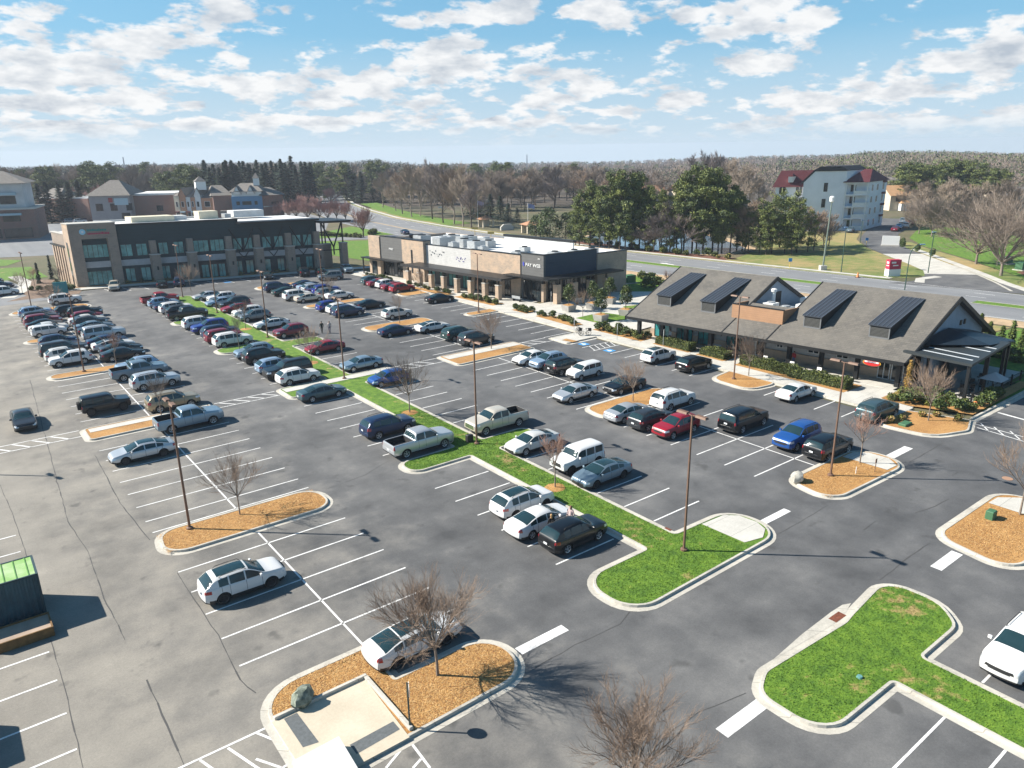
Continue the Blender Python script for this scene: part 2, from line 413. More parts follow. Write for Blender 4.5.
def rounded(pts):                                # [(x,y,r)] CCW -> polygon with arcs
    out = []; n = len(pts)
    for i in range(n):
        p0,p,p1 = pts[i-1],pts[i],pts[(i+1)%n]; r = p[2] if len(p) > 2 else .15
        a = Vector((p0[0]-p[0],p0[1]-p[1])); b = Vector((p1[0]-p[0],p1[1]-p[1])); la,lb = a.length,b.length
        a.normalize(); b.normalize()
        ang = math.acos(max(-1,min(1,a.dot(b))))
        if ang > 3.0 or r <= 0: out.append((p[0],p[1])); continue
        t = min(r/math.tan(ang/2), la*.48, lb*.48); r2 = t*math.tan(ang/2)
        c = Vector(p[:2])+(a+b).normalized()*(r2/math.sin(ang/2))
        s = Vector(p[:2])+a*t-c; e = Vector(p[:2])+b*t-c
        a0 = math.atan2(s.y,s.x); a1 = math.atan2(e.y,e.x); da = (a1-a0+math.pi)%(2*math.pi)-math.pi
        k = max(2,int(abs(da)/.22))
        for j in range(k+1):
            q = a0+da*j/k; out.append((c.x+r2*math.cos(q), c.y+r2*math.sin(q)))
    return out
def offset(poly, d):                             # + = outwards for a CCW polygon
    out = []; n = len(poly)
    for i in range(n):
        a,b,c = Vector(poly[i-1]),Vector(poly[i]),Vector(poly[(i+1)%n])
        e0 = (b-a); e1 = (c-b)
        if e0.length < 1e-6: e0 = e1
        if e1.length < 1e-6: e1 = e0
        n0 = Vector((e0.y,-e0.x)).normalized(); n1 = Vector((e1.y,-e1.x)).normalized()
        m = n0+n1
        if m.length < 1e-6: m = n0
        m.normalize(); k = d/max(.35,m.dot(n0)); out.append((b.x+m.x*k, b.y+m.y*k))
    return out
def ring(m, A, B, zA, zB, mi=0):
    n = len(A); m.add([(p[0],p[1],zA) for p in A]+[(p[0],p[1],zB) for p in B], [(i,(i+1)%n,n+(i+1)%n,n+i) for i in range(n)], mi)
def island(pts, fill, fillname, gutter=.34):
    P = rounded(pts); g = offset(P, gutter); i1 = offset(P,-.03); i2 = offset(P,-.17)
    m = MB(); ring(m, g, P, .004, .010); ring(m, P, i1, .010, .15); ring(m, i1, i2, .15, .152); ring(m, i2, i2, .152, .10)
    m.build('kerb', KERB, kind='structure')
    sheet(fillname, i2, .13, fill)
    return i2

sheet('parking_lot', [(-70,-45),(67.2,-45),(67.2,24.6),(66.6,24.6),(66.6,70),(67.1,118),(67.1,140),(62,149.0),(28,157.2),(22.5,156.5),(9,156.5),(9,300),(-6,300),(-6,150),(-70,150)], -.004, ASPH)
sheet('access_lane', [(67.2,-45),(125,-45),(125,22),(100,24.6),(67.2,24.6)], -.004, ASPH)

# painted lines
def build_lines():
    m = MB(); Z = .004
    def seg(x0,y0,x1,y1,w=.115):
        d = Vector((x1-x0,y1-y0)); d.normalize(); n = Vector((-d.y,d.x))*(w/2)
        m.add([(x0-n.x,y0-n.y,Z),(x1-n.x,y1-n.y,Z),(x1+n.x,y1+n.y,Z),(x0+n.x,y0+n.y,Z)], [(0,1,2,3)])
    def stalls(x0,x1,ys):
        for y in ys: seg(x0,y,x1,y)
    def lines(a,b): return [kline(k) for k in range(a,b)]
    def even(y0,y1,n): return [y0+(y1-y0)*i/n for i in range(n+1)]
    # left block: double row about X = 13.45
    c = 13.45
    seg(c,29.9,c,45.4); seg(c,49.6,c,70.6); seg(c,74.6,c,93.8); seg(c,96.8,c,138)
    stalls(7.95,18.85, lines(12,17)); stalls(7.95,18.85, even(51.7,67.95,6)); stalls(7.95,18.85, even(77.1,91.2,5)+[49.75,93.7]); stalls(7.95,18.85, even(99.2,137,14))
    seg(c,29.9,18.85,29.95)
    # rows either side of the green strip
    stalls(26.1,31.0, lines(11,17)); stalls(26.1,31.0, even(51.6,67.7,6)); stalls(26.1,31.0, even(77.0,90.4,5)); stalls(26.1,31.0, even(98.6,112.3,5)); stalls(26.1,31.0, even(119.6,136,6))
    stalls(34.8,39.5, lines(11,17)); stalls(34.8,39.4, even(51.6,67.7,6)); stalls(34.8,39.4, even(77.1,88.8,4)); stalls(34.8,39.4, even(96.8,135,14))
    # double row about X = 51.35
    c = 51.35
    seg(c,28,c,45.6); seg(c,49.9,c,69.4); seg(c,74.7,c,91); seg(c,95.2,c,112.3); seg(c,115.4,c,134)
    stalls(46.0,56.6, lines(11,17)); stalls(46.0,56.6, even(51.6,67.0,6)+[49.8]); stalls(46.0,56.6, even(75.7,89.2,5)); stalls(46.0,56.6, even(97.2,110.5,5)); stalls(46.0,56.6, even(117.4,133.5,6))
    # row in front of the shops
    stalls(63.2,67.0, lines(12,16)); stalls(62.9,67.0, [50.0,52.5,54.9,57.3,59.7,62.1]); stalls(62.0,67.0, even(73.6,90.2,6)); stalls(62.0,67.0, even(93.4,109.8,6)); stalls(62,67, even(116,128,5))
    # hatched bays beside the accessible stalls
    for y0,y1 in ((64.4,66.4),):
        seg(62.2,y0,66.8,y0); seg(62.2,y1,66.8,y1)
        for i in range(5): seg(62.5+i*.9,y0,63.4+i*.9,y1)
    seg(62.2,68.6,66.8,68.6)
    # walkways marked across the lanes
    def hatch(x0,x1,y0,y1):
        seg(x0,y0,x1,y0); seg(x0,y1,x1,y1); x = x0+.4
        while x+1.2 < x1: seg(x+1.3,y0,x,y1,.16); x += 1.45
    hatch(-4,7.4,72.8,74.6); hatch(19.4,25.6,72.7,74.3); hatch(39.6,45.5,72.4,74.2); hatch(57.6,62,71.6,73.4)
    # hatched corner near the camera
    x0,y0 = at(184,766); x1,y1 = at(268,727); seg(x0-3*(x1-x0),y0-3*(y1-y0),x1,y1)
    for q in ((200,760,256,800),(228,748,290,790)):
        a = at(q[0],q[1]); b = at(q[2],q[3]); seg(*a,*b)
    a = at(255,727+12); seg(*at(257,733),*at(279,742)); seg(*at(256,759),*at(282,768)); seg(*at(282,768),*at(292,762))
    seg(*at(386,768),*at(409,740)); seg(*at(409,740),*at(430,768)); seg(*at(413,768),*at(421,759))
    # short lines along the left edge
    for y in (48,45.2,42.5,39.8,37.1,34.3,31.6,52.5,55.2): seg(-4.6,y,.75,y)
    # lines in the near right bays
    for y in (1.8,4.55,7.3,9.7): seg(26.2,y,31.05,y)
    for y in (9.6,6.8,4.1): seg(34.7,y,39.9,y)
    # stop bars
    def bar(x0,x1,y0,y1): m.add([(x0,y0,Z),(x1,y0,Z),(x1,y1,Z),(x0,y1,Z)], [(0,1,2,3)])
    bar(43.2,46.05,15.1,15.75); bar(22.7,25.7,14.85,15.5); bar(19.3,22.4,24.6,25.2); bar(40.1,43.1,24.9,25.45); bar(57.5,60.6,24.9,25.6)
    # hatching by the corner of the restaurant
    a = at(976,430); b = at(1024,443)
    seg(*at(975,424),*at(1024,437)); seg(*at(981,423.5),*at(989,431.5)); seg(*at(994,427),*at(1004,435.5)); seg(*at(1010,431),*at(1020,439.5)); seg(*at(977,427.5),*at(1024,441.5))
    seg(*at(998,412.5),*at(1040,424),.3)
    m.build('parking_lines', PAINT, kind='structure')
    # road lane lines are added with the roads
build_lines()

# sealed cracks and joints
def build_cracks():
    m = MB(); Z = .0025; rg = random.Random(3)
    def crack(pts, w):
        P = []
        for (a,b) in zip(pts,pts[1:]):
            n = max(2,int(math.hypot(b[0]-a[0],b[1]-a[1])/.8))
            for i in range(n):
                t = i/n; P.append((a[0]+(b[0]-a[0])*t+rg.gauss(0,.02), a[1]+(b[1]-a[1])*t+rg.gauss(0,.02)))
        P.append(pts[-1])
        for (a,b) in zip(P,P[1:]):
            ww = w*rg.uniform(.2,.75); d = Vector((b[0]-a[0],b[1]-a[1]))
            if d.length < 1e-4: continue
            d.normalize(); nn = Vector((-d.y,d.x))*ww/2
            m.add([(a[0]-nn.x,a[1]-nn.y,Z),(b[0]-nn.x,b[1]-nn.y,Z),(b[0]+nn.x,b[1]+nn.y,Z),(a[0]+nn.x,a[1]+nn.y,Z)], [(0,1,2,3)])
    crack([at(30,380),at(68,521)],.10); crack([at(68,521),at(88,552),at(107,605),at(125,640)],.09); crack([at(147,680),at(157,703),at(184,765)],.12)
    crack([at(95,455),at(120,503),at(150,540)],.10); crack([at(177,573),at(204,615),at(218,635),at(240,680),at(256,693)],.10)
    crack([at(0,485),at(12,512),at(28,560)],.06); crack([at(51,640),at(65,690),at(83,768)],.08)
    crack([at(630,612),at(620,624),at(575,645),at(535,668)],.08); crack([at(672,730),at(700,712),at(746,693)],.07)
    crack([at(880,580),at(905,560),at(930,543)],.10); crack([at(864,530),at(876,521)],.09); crack([at(915,513),at(935,506),at(949,499)],.12)
    crack([at(910,462),at(943,443)],.12); crack([at(952,476),at(958,472)],.12); crack([at(326,489),at(365,475),at(390,460)],.06); crack([at(770,538),at(800,522),at(828,505)],.06)
    m.build('asphalt_cracks', TAR, kind='structure')
build_cracks()

# ---- islands
island([(7.7,45.7,1.5),(19.1,45.6,1.5),(19.1,49.2,1.6),(8.2,49.3,1.3)], MULCH, 'mulch_bed')
I2 = island([(7.7,23.2,.6),(18.9,23.3,2.0),(18.9,26.9,1.7),(13.45,26.9,.05),(13.45,29.95,.05),(7.8,29.9,2.0)], MULCH, 'mulch_bed')
island([(7.7,70.9,.5),(18.9,71.0,.5),(18.9,74.4,.5),(7.7,74.4,.5)], MULCH, 'mulch_bed'); sheet('walkway', rect(8.1,18.6,72.9,74.0), .156, CONC)
island([(7.7,94.1,1.1),(18.8,94.1,1.1),(18.8,96.5,1.1),(7.7,96.5,1.1)], MULCH, 'mulch_bed')
island([(7.6,115.4,1.2),(13.0,115.4,1.2),(13.0,117.9,1.2),(7.6,117.9,1.2)], MULCH, 'mulch_bed')
island([(8,138.6,1.5),(19,138.6,1.5),(19,142.5,2),(8,141.8,2)], MULCH, 'mulch_bed')
S1 = island([(25.9,23.3,1.9),(40.0,23.5,2.1),(40.0,27.6,1.8),(34.4,27.75,.25),(34.4,46.5,.2),(39.1,46.5,1.0),(39.1,49.1,1.0),(34.4,49.1,.2),(34.4,70.7,.2),(39.2,70.7,.7),(39.2,74.4,.7),(34.4,74.4,.2),
   (34.4,91.0,.2),(39.0,91.0,1),(39.0,94.2,1),(34.4,94.2,.2),(34.4,137.6,1.2),(31.5,137.6,1.2),(31.5,116.8,.2),(26,116.8,1.1),(26,113.9,1.1),(31.5,113.9,.2),(31.5,95.9,.2),(25.9,95.9,1.2),(25.9,92.8,1.2),(31.5,92.8,.2),
   (31.5,74.5,.2),(26,74.5,.6),(26,70.5,.6),(31.5,70.5,.2),(31.5,49.2,.2),(26.1,49.2,1.1),(26.1,46.7,1.1),(31.5,46.7,.2),(31.5,27.6,.2),(25.9,27.6,1.9)], LAWN, 'lawn')
sheet('walkway', rect(26.3,39.0,72.75,74.1), .156, CONC)
sheet('kerb_ramp', [(36.7,27.42),(36.85,24.2),(38.3,23.85),(39.35,24.4),(39.75,25.3),(39.6,26.6),(38.9,27.3)], .156, CONC)
I6 = island([(31.4,-20,.1),(34.3,-20,.1),(34.3,12.1,.2),(38.2,12.1,1.5),(39.7,13.6,2.0),(39.6,16.7,1.6),(34.9,16.15,1.5),(34.0,16.0,1.0),(27.4,16.35,1.2),(25.8,15.6,1.2),(25.8,12.2,1.9),(31.4,12.1,.2)], LAWN, 'lawn')
sheet('gutter_apron', [(28.5,16.6),(33.4,16.3),(35.0,16.45),(36.0,16.7),(35.5,16.92),(34.4,16.95),(31.5,16.85)], .0125, KERB)
b = MB(); b.box(33.75,34.75,16.28,16.72,.0,.02); tag(b.build('drain_grate', mat('rusty_iron',(.17,.055,.03),.9,.2,.4,8)), 'rusty drain grate in the gutter beside the near right lawn island', 'drain grate')
b = MB(); a0 = at(664,531); b.box(a0[0]-.5,a0[0]+.5,a0[1]-.25,a0[1]+.25,.0,.02); tag(b.build('drain_grate', MC['rusty_iron']), 'rusty drain grate at the kerb where the long green strip meets its wide end', 'drain grate')
island([(46.4,23.8,1.6),(57.2,23.5,2.0),(57.2,27.8,2.0),(47.2,27.8,1.4)], MULCH, 'mulch_bed'); sheet('kerb_ramp', [(54.3,27.5),(54.5,24.0),(55.9,23.95),(56.8,25),(56.7,26.6),(55.9,27.45)], .156, CONC)
island([(46.0,12.3,1.5),(57.4,12.3,2),(57.4,17.2,1.8),(47.0,17.2,1.6)], MULCH, 'mulch_bed'); sheet('kerb_ramp', [(54.4,16.9),(54.4,12.7),(55.6,12.6),(57,13.8),(57,15.8),(55.8,16.85)], .156, CONC)
island([(46.1,45.9,1.3),(57.0,45.9,1.3),(57.0,49.4,1.4),(46.6,49.4,1.3)], MULCH, 'mulch_bed')
island([(45.8,69.7,.5),(57.3,69.9,.6),(57.3,74.3,.6),(45.8,74.3,.5)], MULCH, 'mulch_bed'); sheet('walkway', rect(46.2,57,72.3,73.9), .156, CONC)
island([(45.8,91.4,1.4),(56.2,91.4,1.4),(56.2,94.8,1.4),(45.8,94.8,1.4)], MULCH, 'mulch_bed')
island([(45.8,112.6,1.1),(56.2,112.6,1.1),(56.2,115,1.1),(45.8,115,1.1)], MULCH, 'mulch_bed')
island([(45.8,134,1.6),(57,134,1.6),(57,138,2),(45.8,138,2)], MULCH, 'mulch_bed')
# beds that butt against the pavement by the shops
FR = [(62.0,90.6),(62.3,110.6)]
island([(62.1,90.7,1.1),(67.3,90.7,.05),(67.3,92.9,.05),(62.1,92.9,1.1)], MULCH, 'mulch_bed')
island([(62.4,111,1.1),(67.3,111,.05),(67.3,114.6,.05),(62.4,114.6,1.1)], MULCH, 'mulch_bed')
island([(63.2,42.6,1.6),(67.2,42.0,2),(68.8,44,.05),(68.0,48.2,.05),(63.5,47.6,1.6)], MULCH, 'mulch_bed')
island([(64.2,25.0,2.4),(68,23.6,1.4),(71.0,24.6,.05),(69.2,29.6,.05),(63.6,29.6,1.0)], MULCH, 'mulch_bed')
island([(62.0,69.0,.3),(67.2,69.0,.05),(67.2,72.6,.05),(62.2,72.6,.3)], CONC, 'walkway')
sheet('mulch_bed', [at(562,340,.16),at(572,342,.16),at(578,341,.16),at(566,338.5,.16)], .158, MULCH)
# concrete pad with raised edge and dark tactile strips
def build_pad():
    P = [(8.0,27.75),(8.05,25.1),(9.7,23.55),(12.0,23.55),(12.25,27.7)]
    sheet('concrete_pad', [(7.75,27.75),(7.75,24.7),(9.3,23.2),(12.05,23.2),(12.25,27.75)], .158, PADC)
    m = MB(); m.bbox(7.9,12.4,27.74,27.93,.1,.30,.02); m.bbox(12.23,12.42,23.5,27.73,.1,.30,.02); m.build('kerb', KERB, kind='structure')
    sheet('tactile_paving', [(8.25,27.6),(8.85,27.6),(8.9,25.35),(8.25,25.5)], .162, mat('tactile_grey',(.10,.11,.115),.8,0,.2,6))
    sheet('tactile_paving', [(9.85,24.4),(11.95,24.45),(11.95,23.85),(9.85,23.75)], .162, MC['tactile_grey'])
build_pad()
# pavement along the shops
sheet('kerb', [(66.9,29.4),(67.5,29.4),(67.5,150),(66.9,150)], .012, KERB)
b = MB(); b.box(67.2,67.36,29.4,140,0,.15); b.build('kerb', KERB, kind='structure')
b = MB(); b.box(67.36,70.2,29.4,142,.0,.146); b.build('sidewalk', CONC, kind='structure')
b = MB(); b.add([(71.2,24.7,.0),(100,24.7,0),(100,24.9,0),(71.2,24.9,0),(71.2,24.7,.15),(100,24.7,.15),(100,24.9,.15),(71.2,24.9,.15)], [(4,5,6,7),(0,1,5,4),(2,3,7,6)]); b.build('kerb', KERB, kind='structure')
sheet('kerb', rect(70.8,112,24.2,24.7), .010, KERB)
# ------------------------------------------------------------------ vehicles
def paint(name, col, metal=.0, rough=.30): return mat('paint_'+name, col, rough, metal, coat=.45, spec=.35)
PC = {'white':paint('white',(.60,.60,.595)), 'pearl':paint('pearl',(.50,.50,.485)), 'silver':paint('silver',(.48,.50,.52),.55,.36), 'grey':paint('grey',(.17,.185,.195),.4), 'charcoal':paint('charcoal',(.028,.032,.038),.2),
 'black':paint('black',(.005,.006,.008)), 'navy':paint('navy',(.012,.028,.075),.2), 'blue':paint('blue',(.014,.070,.26),.1), 'royal':paint('royal',(.014,.028,.20),.1), 'red':paint('red',(.24,.008,.018)), 'maroon':paint('maroon',(.16,.008,.022),.1),
 'teal':paint('teal',(.055,.10,.115),.35), 'tan':paint('tan',(.30,.25,.17),.45,.38), 'beige':paint('beige',(.55,.50,.42),.3), 'ice':paint('ice',(.30,.40,.52),.45), 'slate':paint('slate',(.15,.21,.26),.35), 'steel':paint('steel',(.22,.30,.37),.5), 'green':paint('green',(.02,.05,.05),.2)}
GLASS = mat('car_glass', (.014,.034,.040), .06, 0, spec=.6)
BLK = mat('black_plastic', (.018,.018,.019), .6); UND = mat('underbody', (.008,.008,.008), .9); LINER = mat('bed_liner', (.022,.022,.024), .75)
HEAD = mat('headlamp_lens', (.62,.66,.70), .08, .2, coat=1); TAIL = mat('taillamp_lens', (.35,.006,.012), .15, coat=1)
TYRE = mat('tyre_rubber', (.014,.014,.014), .85); RIM = mat('alloy_rim', (.50,.51,.53), .3, .7); RIMD = mat('dark_alloy_rim', (.05,.05,.055), .35, .6); PLATE = mat('plate_white', (.62,.64,.66), .5); CHROME = mat('chrome_trim', (.62,.63,.64), .16, .95)
CANVAS = mat('soft_top', (.014,.014,.015), .85)

def chaikin(p, n):
    for _ in range(n):
        q = [p[0]]
        for a,b in zip(p,p[1:]):
            q.append((a[0]*.75+b[0]*.25, a[1]*.75+b[1]*.25)); q.append((a[0]*.25+b[0]*.75, a[1]*.25+b[1]*.75))
        q.append(p[-1]); p = q
    return p
def wheel_meshes(r, dark):
    w = .215 if r < .37 else .25
    ty = MB(); ty.lathe([(r*.5,-w/2+.02),(r*.93,-w/2),(r,-w/2+.03),(r,w/2-.03),(r*.94,w/2),(r*.70,w/2-.002),(r*.66,w/2-.085)], 22, axis='y')
    m = MB(); ro = r*.68
    m.lathe([(ro*.2,w/2-.075),(ro,w/2-.07)], 18, 1, axis='y')
    A = []; n = 20
    for k in range(n):                              # outer lip
        t0,t1 = 2*math.pi*k/n, 2*math.pi*(k+1)/n
        for (ra,rb,ya,yb) in ((ro*1.0,ro*.86,w/2+.004,w/2-.012),):
            m.add([(ra*math.cos(t0),ya,ra*math.sin(t0)),(ra*math.cos(t1),ya,ra*math.sin(t1)),(rb*math.cos(t1),yb,rb*math.sin(t1)),(rb*math.cos(t0),yb,rb*math.sin(t0))], [(0,3,2,1)], 0)
    for k in range(5):
        t = 2*math.pi*k/5+.3
        c,s = math.cos(t),math.sin(t)
        def P(rr,ww,y): return (rr*c-ww*s, y, rr*s+ww*c)
        m.add([P(ro*.1,-.035,w/2-.02),P(ro*.9,-.045,w/2-.012),P(ro*.9,.045,w/2-.012),P(ro*.1,.035,w/2-.02)], [(0,3,2,1)], 0)
    m.lathe([(ro*.22,w/2-.03),(ro*.2,w/2-.012),(.01,w/2-.01)], 10, 0, axis='y')
    return ty.mesh('tyre', TYRE, 40), m.mesh('rim', [RIMD if dark else RIM, BLK], None)
WM = {}
def car_kind(name, k):
    L,W = k['L'],k['W']; top = chaikin(k['top'],2)
    def zt_(x):
        for a,b in zip(top,top[1:]):
            if a[0] <= x <= b[0]: return a[1]+(b[1]-a[1])*((x-a[0])/max(1e-6,b[0]-a[0]))
        return top[0][1] if x < top[0][0] else top[-1][1]
    xs = []
    for a,b in zip(top,top[1:]):
        n = max(1,int(math.hypot(b[0]-a[0],(b[1]-a[1])*.8)/.075))
        xs += [a[0]+(b[0]-a[0])*i/n for i in range(n)]
    xs.append(top[-1][0])
    Ra = k['R']+.055
    for xw in (k['wf'],k['wr']):
        xs += [xw+s*Ra*q for s in (-1,1) for q in (1.0,.995,.96,.88)]
    bed = k.get('bed')
    if bed: xs += [bed[0]-.004,bed[0]+.004,bed[1]-.004,bed[1]+.004]
    for g in k['side']: xs += [g[0],g[1]]
    seams = [(p[1]+q[0])/2 for p,q in zip(k['side'],k['side'][1:])]+[k['side'][-1][1]-.06,k['side'][0][0]+.12]
    for q in seams: xs += [q-.011,q+.011]
    xs = sorted(xs); X = [xs[0]]
    for x in xs[1:]:
        if x-X[-1] > .0035: X.append(x)
    clad = k.get('clad',0); belt = k['belt']; tum = k['tum']
    def prof(x):
        df,dr = L/2-x, x+L/2
        hw = W/2*(1-k.get('nf',.20)*(1-min(1,df/.75))**2.3-k.get('nr',.13)*(1-min(1,dr/.55))**2.3)
        e = (1-min(1,min(df,dr)/.45))**2
        zb = k.get('zb',.20)+.13*e; zt = zt_(x)
        bl = belt(x) if callable(belt) else belt
        zl = min(bl, zt-.03); gap = zt-zl
        za = zb
        for xw in (k['wf'],k['wr']):
            d = abs(x-xw)
            if d < Ra: za = max(za, k['R']+math.sqrt(max(0,Ra*Ra-d*d)))
        P = [(0,zb),(hw-.29,zb),(hw-.28,max(za,zb+.002)),(hw-.05,max(za,zb+.004)),(hw-.012,max(za,zb+.09))]
        z0 = zb+.09; z1 = zl-.03
        for t in (.2,.4,.56,.70,.84,.95):
            z = z0+(z1-z0)*t; P.append((hw+.012*math.sin(math.pi*t)-.045*max(0,t-.55)/.45, max(z,za)))
        P.append((hw-.075,zl))
        y0 = hw-.088; zr = zt-min(.075,.4*gap); zw = zl+(zr-zl)*.91
        yy = lambda z: y0-tum*(z-zl)
        P += [(y0,zl+.004*min(1,gap*8)),(yy((zl+zw)/2)+.012*min(1,gap),(zl+zw)/2),(yy(zw),zw)]
        yr = yy(zr)-.05*min(1,gap*3)-.005
        if bed and bed[0] <= x <= bed[1]:
            P[-3] = (y0,zt-.012); P[-2] = (y0-.015,zt); P[-1] = (y0-.085,zt); zf = zt-.50
            P += [(y0-.09,zf),(y0*.7,zf),(y0*.35,zf),(0,zf)]
        else:
            P += [(yr,zr),(yr*.80,zt-.35*(zt-zr)),(yr*.42,zt-.08*(zt-zr)),(0,zt)]
        return P
    PR = [prof(x) for x in X]; J = len(PR[0]); G0 = 12; G1 = 14; RO = 15   # glass rows j 12..13 (between 12 and 14), roof rows from 15
    V = []; idx = []
    for x,P in zip(X,PR):
        row = []
        for s in (1,-1):
            rr = []
            for j,(y,z) in enumerate(P):
                if s == -1 and j in (0,J-1): rr.append(row[0][j]); continue
                V.append((x,s*y,z)); rr.append(len(V)-1)
            row.append(rr)
        idx.append(row)
    regs = {}
    def put(key, f): regs.setdefault(key,[]).append(f)
    def inr(x, rs): return any(a <= x <= b for a,b in rs)
    for i in range(len(X)-1):
        xm = (X[i]+X[i+1])/2
        for si,s in enumerate((1,-1)):
            for j in range(J-1):
                f = (idx[i][si][j],idx[i+1][si][j],idx[i+1][si][j+1],idx[i][si][j+1])
                if len(set(f)) < 4: f = tuple(dict.fromkeys(f))
                if s == 1: f = f[::-1]
                zm = sum(V[q][2] for q in f)/len(f); ym = abs(sum(V[q][1] for q in f)/len(f))
                gap = zt_(xm)-(belt(xm) if callable(belt) else belt)
                key = 'paint'
                if j < 3: key = 'under'
                elif j < 5 and zm < .42: key = 'trim'
                elif j < 12:
                    if clad and zm < clad: key = 'trim'
                    if j > 4 and zm > .40 and any(abs(xm-q) < .0105 for q in seams): key = 'seam'
                    h0,h1,hl = k['head']
                    if xm > L/2-hl and h0 < zm < h1: key = 'head%d' % si
                    t0,t1,tl = k['tail']
                    if xm < -L/2+tl and t0 < zm < t1: key = 'tail%d' % si
                elif j in (12,13) and inr(xm,k['side']) and gap > .13: key = 'side%d' % si
                elif j == 14 and k.get('topclr') : key = 'roofc' if gap > .2 else 'paint'
                if j >= RO or j == 14:
                    if j >= RO and k['ws'][0] < xm < k['ws'][1]: key = 'wsh'
                    elif j >= RO and k['rg'][0] < xm < k['rg'][1]: key = 'rgl'
                    elif j >= RO+1 and k.get('sun') and k['sun'][0] < xm < k['sun'][1]: key = 'sun'
                    elif k.get('softtop') and gap > .45: key = 'trim'
                    if bed and bed[0]-.004 <= xm <= bed[1]+.004 and j >= 14: key = 'bed'
                put(key, f)
    # end caps, bulged a little
    for end in (0,1):
        i = len(X)-1 if end else 0; sx = 1 if end else -1; NC = 10; P = PR[i]; rows = []
        for j in range(J):
            y,z = P[j]; row = []
            for c in range(NC+1):
                q = -1+2*c/NC
                if c == 0: row.append(idx[i][1][j]); continue
                if c == NC: row.append(idx[i][0][j]); continue
                V.append((X[i]+sx*k.get('bulge',.09)*(1-q*q)*min(1,4*y), q*y, z)); row.append(len(V)-1)
            rows.append(row)
        for j in range(1,J-1):
            for c in range(NC):
                f = (rows[j][c],rows[j][c+1],rows[j+1][c+1],rows[j+1][c])
                f = tuple(dict.fromkeys(f))
                if len(f) < 3: continue
                if not end: f = f[::-1]
                zm = sum(V[q][2] for q in f)/len(f); ym = sum(V[q][1] for q in f)/len(f)
                key = 'paint'; zb = P[0][1]
                if zm < zb+.10 or (clad and zm < clad-.05): key = 'trim'
                if end:
                    g0,g1,gw = k['grille']; h0,h1,hl = k['head']
                    if g0 < zm < g1 and abs(ym) < gw: key = 'grille'
                    elif h0 < zm < h1 and abs(ym) > W*.28: key = 'head%d' % (0 if ym > 0 else 1)
                else:
                    t0,t1,tl = k['tail']
                    if t0 < zm < t1 and (abs(ym) > W*k.get('tin',.30)): key = 'tail%d' % (0 if ym > 0 else 1)
                put(key, f)
    def part(keys, nm, mats, parent, smooth=38):
        m = MB(); mp = {}
        fs = [(q,mi) for mi,ks in enumerate(keys) for kk in ks for q in regs.get(kk,[])]
        if not fs: return None
        for f,mi in fs:
            g = []
            for v in f:
                if v not in mp: mp[v] = len(m.v); m.v.append(V[v])
                g.append(mp[v])
            m.f.append(tuple(g)); m.m.append(mi)
        return m.build(nm, mats, parent, smooth)
    root = empty(name, 'car', k['cat'])
    extra = [['paint'],['trim','grille','seam'] if not k.get('chromegrille') else ['trim','seam'],['under'],['bed'],['roofc']]
    mats = [PC['white'],BLK,UND,LINER,BLK]
    body = part(extra, 'body', mats, root)
    if k.get('chromegrille'): part([['grille']], 'grille', [CHROME], root)
    part([['wsh']], 'windshield', [GLASS], root); part([['rgl']], 'rear_window', [GLASS], root)
    part([['side0']], 'side_window', [GLASS], root); part([['side1']], 'side_window', [GLASS], root)
    part([['head0']], 'headlight', [HEAD], root); part([['head1']], 'headlight', [HEAD], root)
    part([['tail0']], 'taillight', [TAIL], root); part([['tail1']], 'taillight', [TAIL], root)
    part([['sun']], 'sunroof', [GLASS], root)
    key = (k['R'],k.get('darkrim',False))
    if key not in WM: WM[key] = wheel_meshes(*key)
    tm,rm = WM[key]
    for xw in (k['wf'],k['wr']):
        for s in (1,-1):
            o = bpy.data.objects.new('wheel', tm); COL.objects.link(o); o.parent = root; o.location = (xw, s*(W/2-.125 if k['R'] < .37 else W/2-.14), k['R']); o.rotation_euler = (0,0,0 if s == 1 else math.pi)
            q = bpy.data.objects.new('rim', rm); COL.objects.link(q); q.parent = o
    xm,zmr = k['mir']
    for s in (1,-1):
        b = MB(); b.bbox(xm-.06,xm+.07,s*(W/2-.03)-(.0 if s>0 else .2),s*(W/2-.03)+(.2 if s>0 else .0),zmr,zmr+.15,.025); o = b.build('mirror', [PC['white']], root)
    b = MB(); rx = X[0]-k.get('bulge',.09)-.012; b.add([(rx,-.16,k['pl']),(rx,-.16,k['pl']+.15),(rx,.16,k['pl']+.15),(rx,.16,k['pl'])], [(0,1,2,3)]); b.build('license_plate', [PLATE], root)
    if k.get('rails'):
        x0,x1 = k['rails']
        for s in (1,-1):
            P = prof((x0+x1)/2); yr = P[15][0]+.01
            b = MB(); b.tube([(x0,s*yr,zt_(x0)-.05),(x0+.12,s*yr,zt_(x0+.12)+.03),((x0+x1)/2,s*yr,zt_((x0+x1)/2)+.02),(x1-.12,s*yr,zt_(x1-.12)+.03),(x1,s*yr,zt_(x1)-.05)], .022, 5); b.build('roof_rail', [BLK if not k.get('chrails') else RIM], root)
    if k.get('spare'):
        o = bpy.data.objects.new('spare_wheel', tm); COL.objects.link(o); o.parent = root; o.location = (-L/2-.13,0,1.02); o.rotation_euler = (0,0,math.pi/2)
        q = bpy.data.objects.new('rim', rm); COL.objects.link(q); q.parent = o
    return Kind(root)
KD = {}
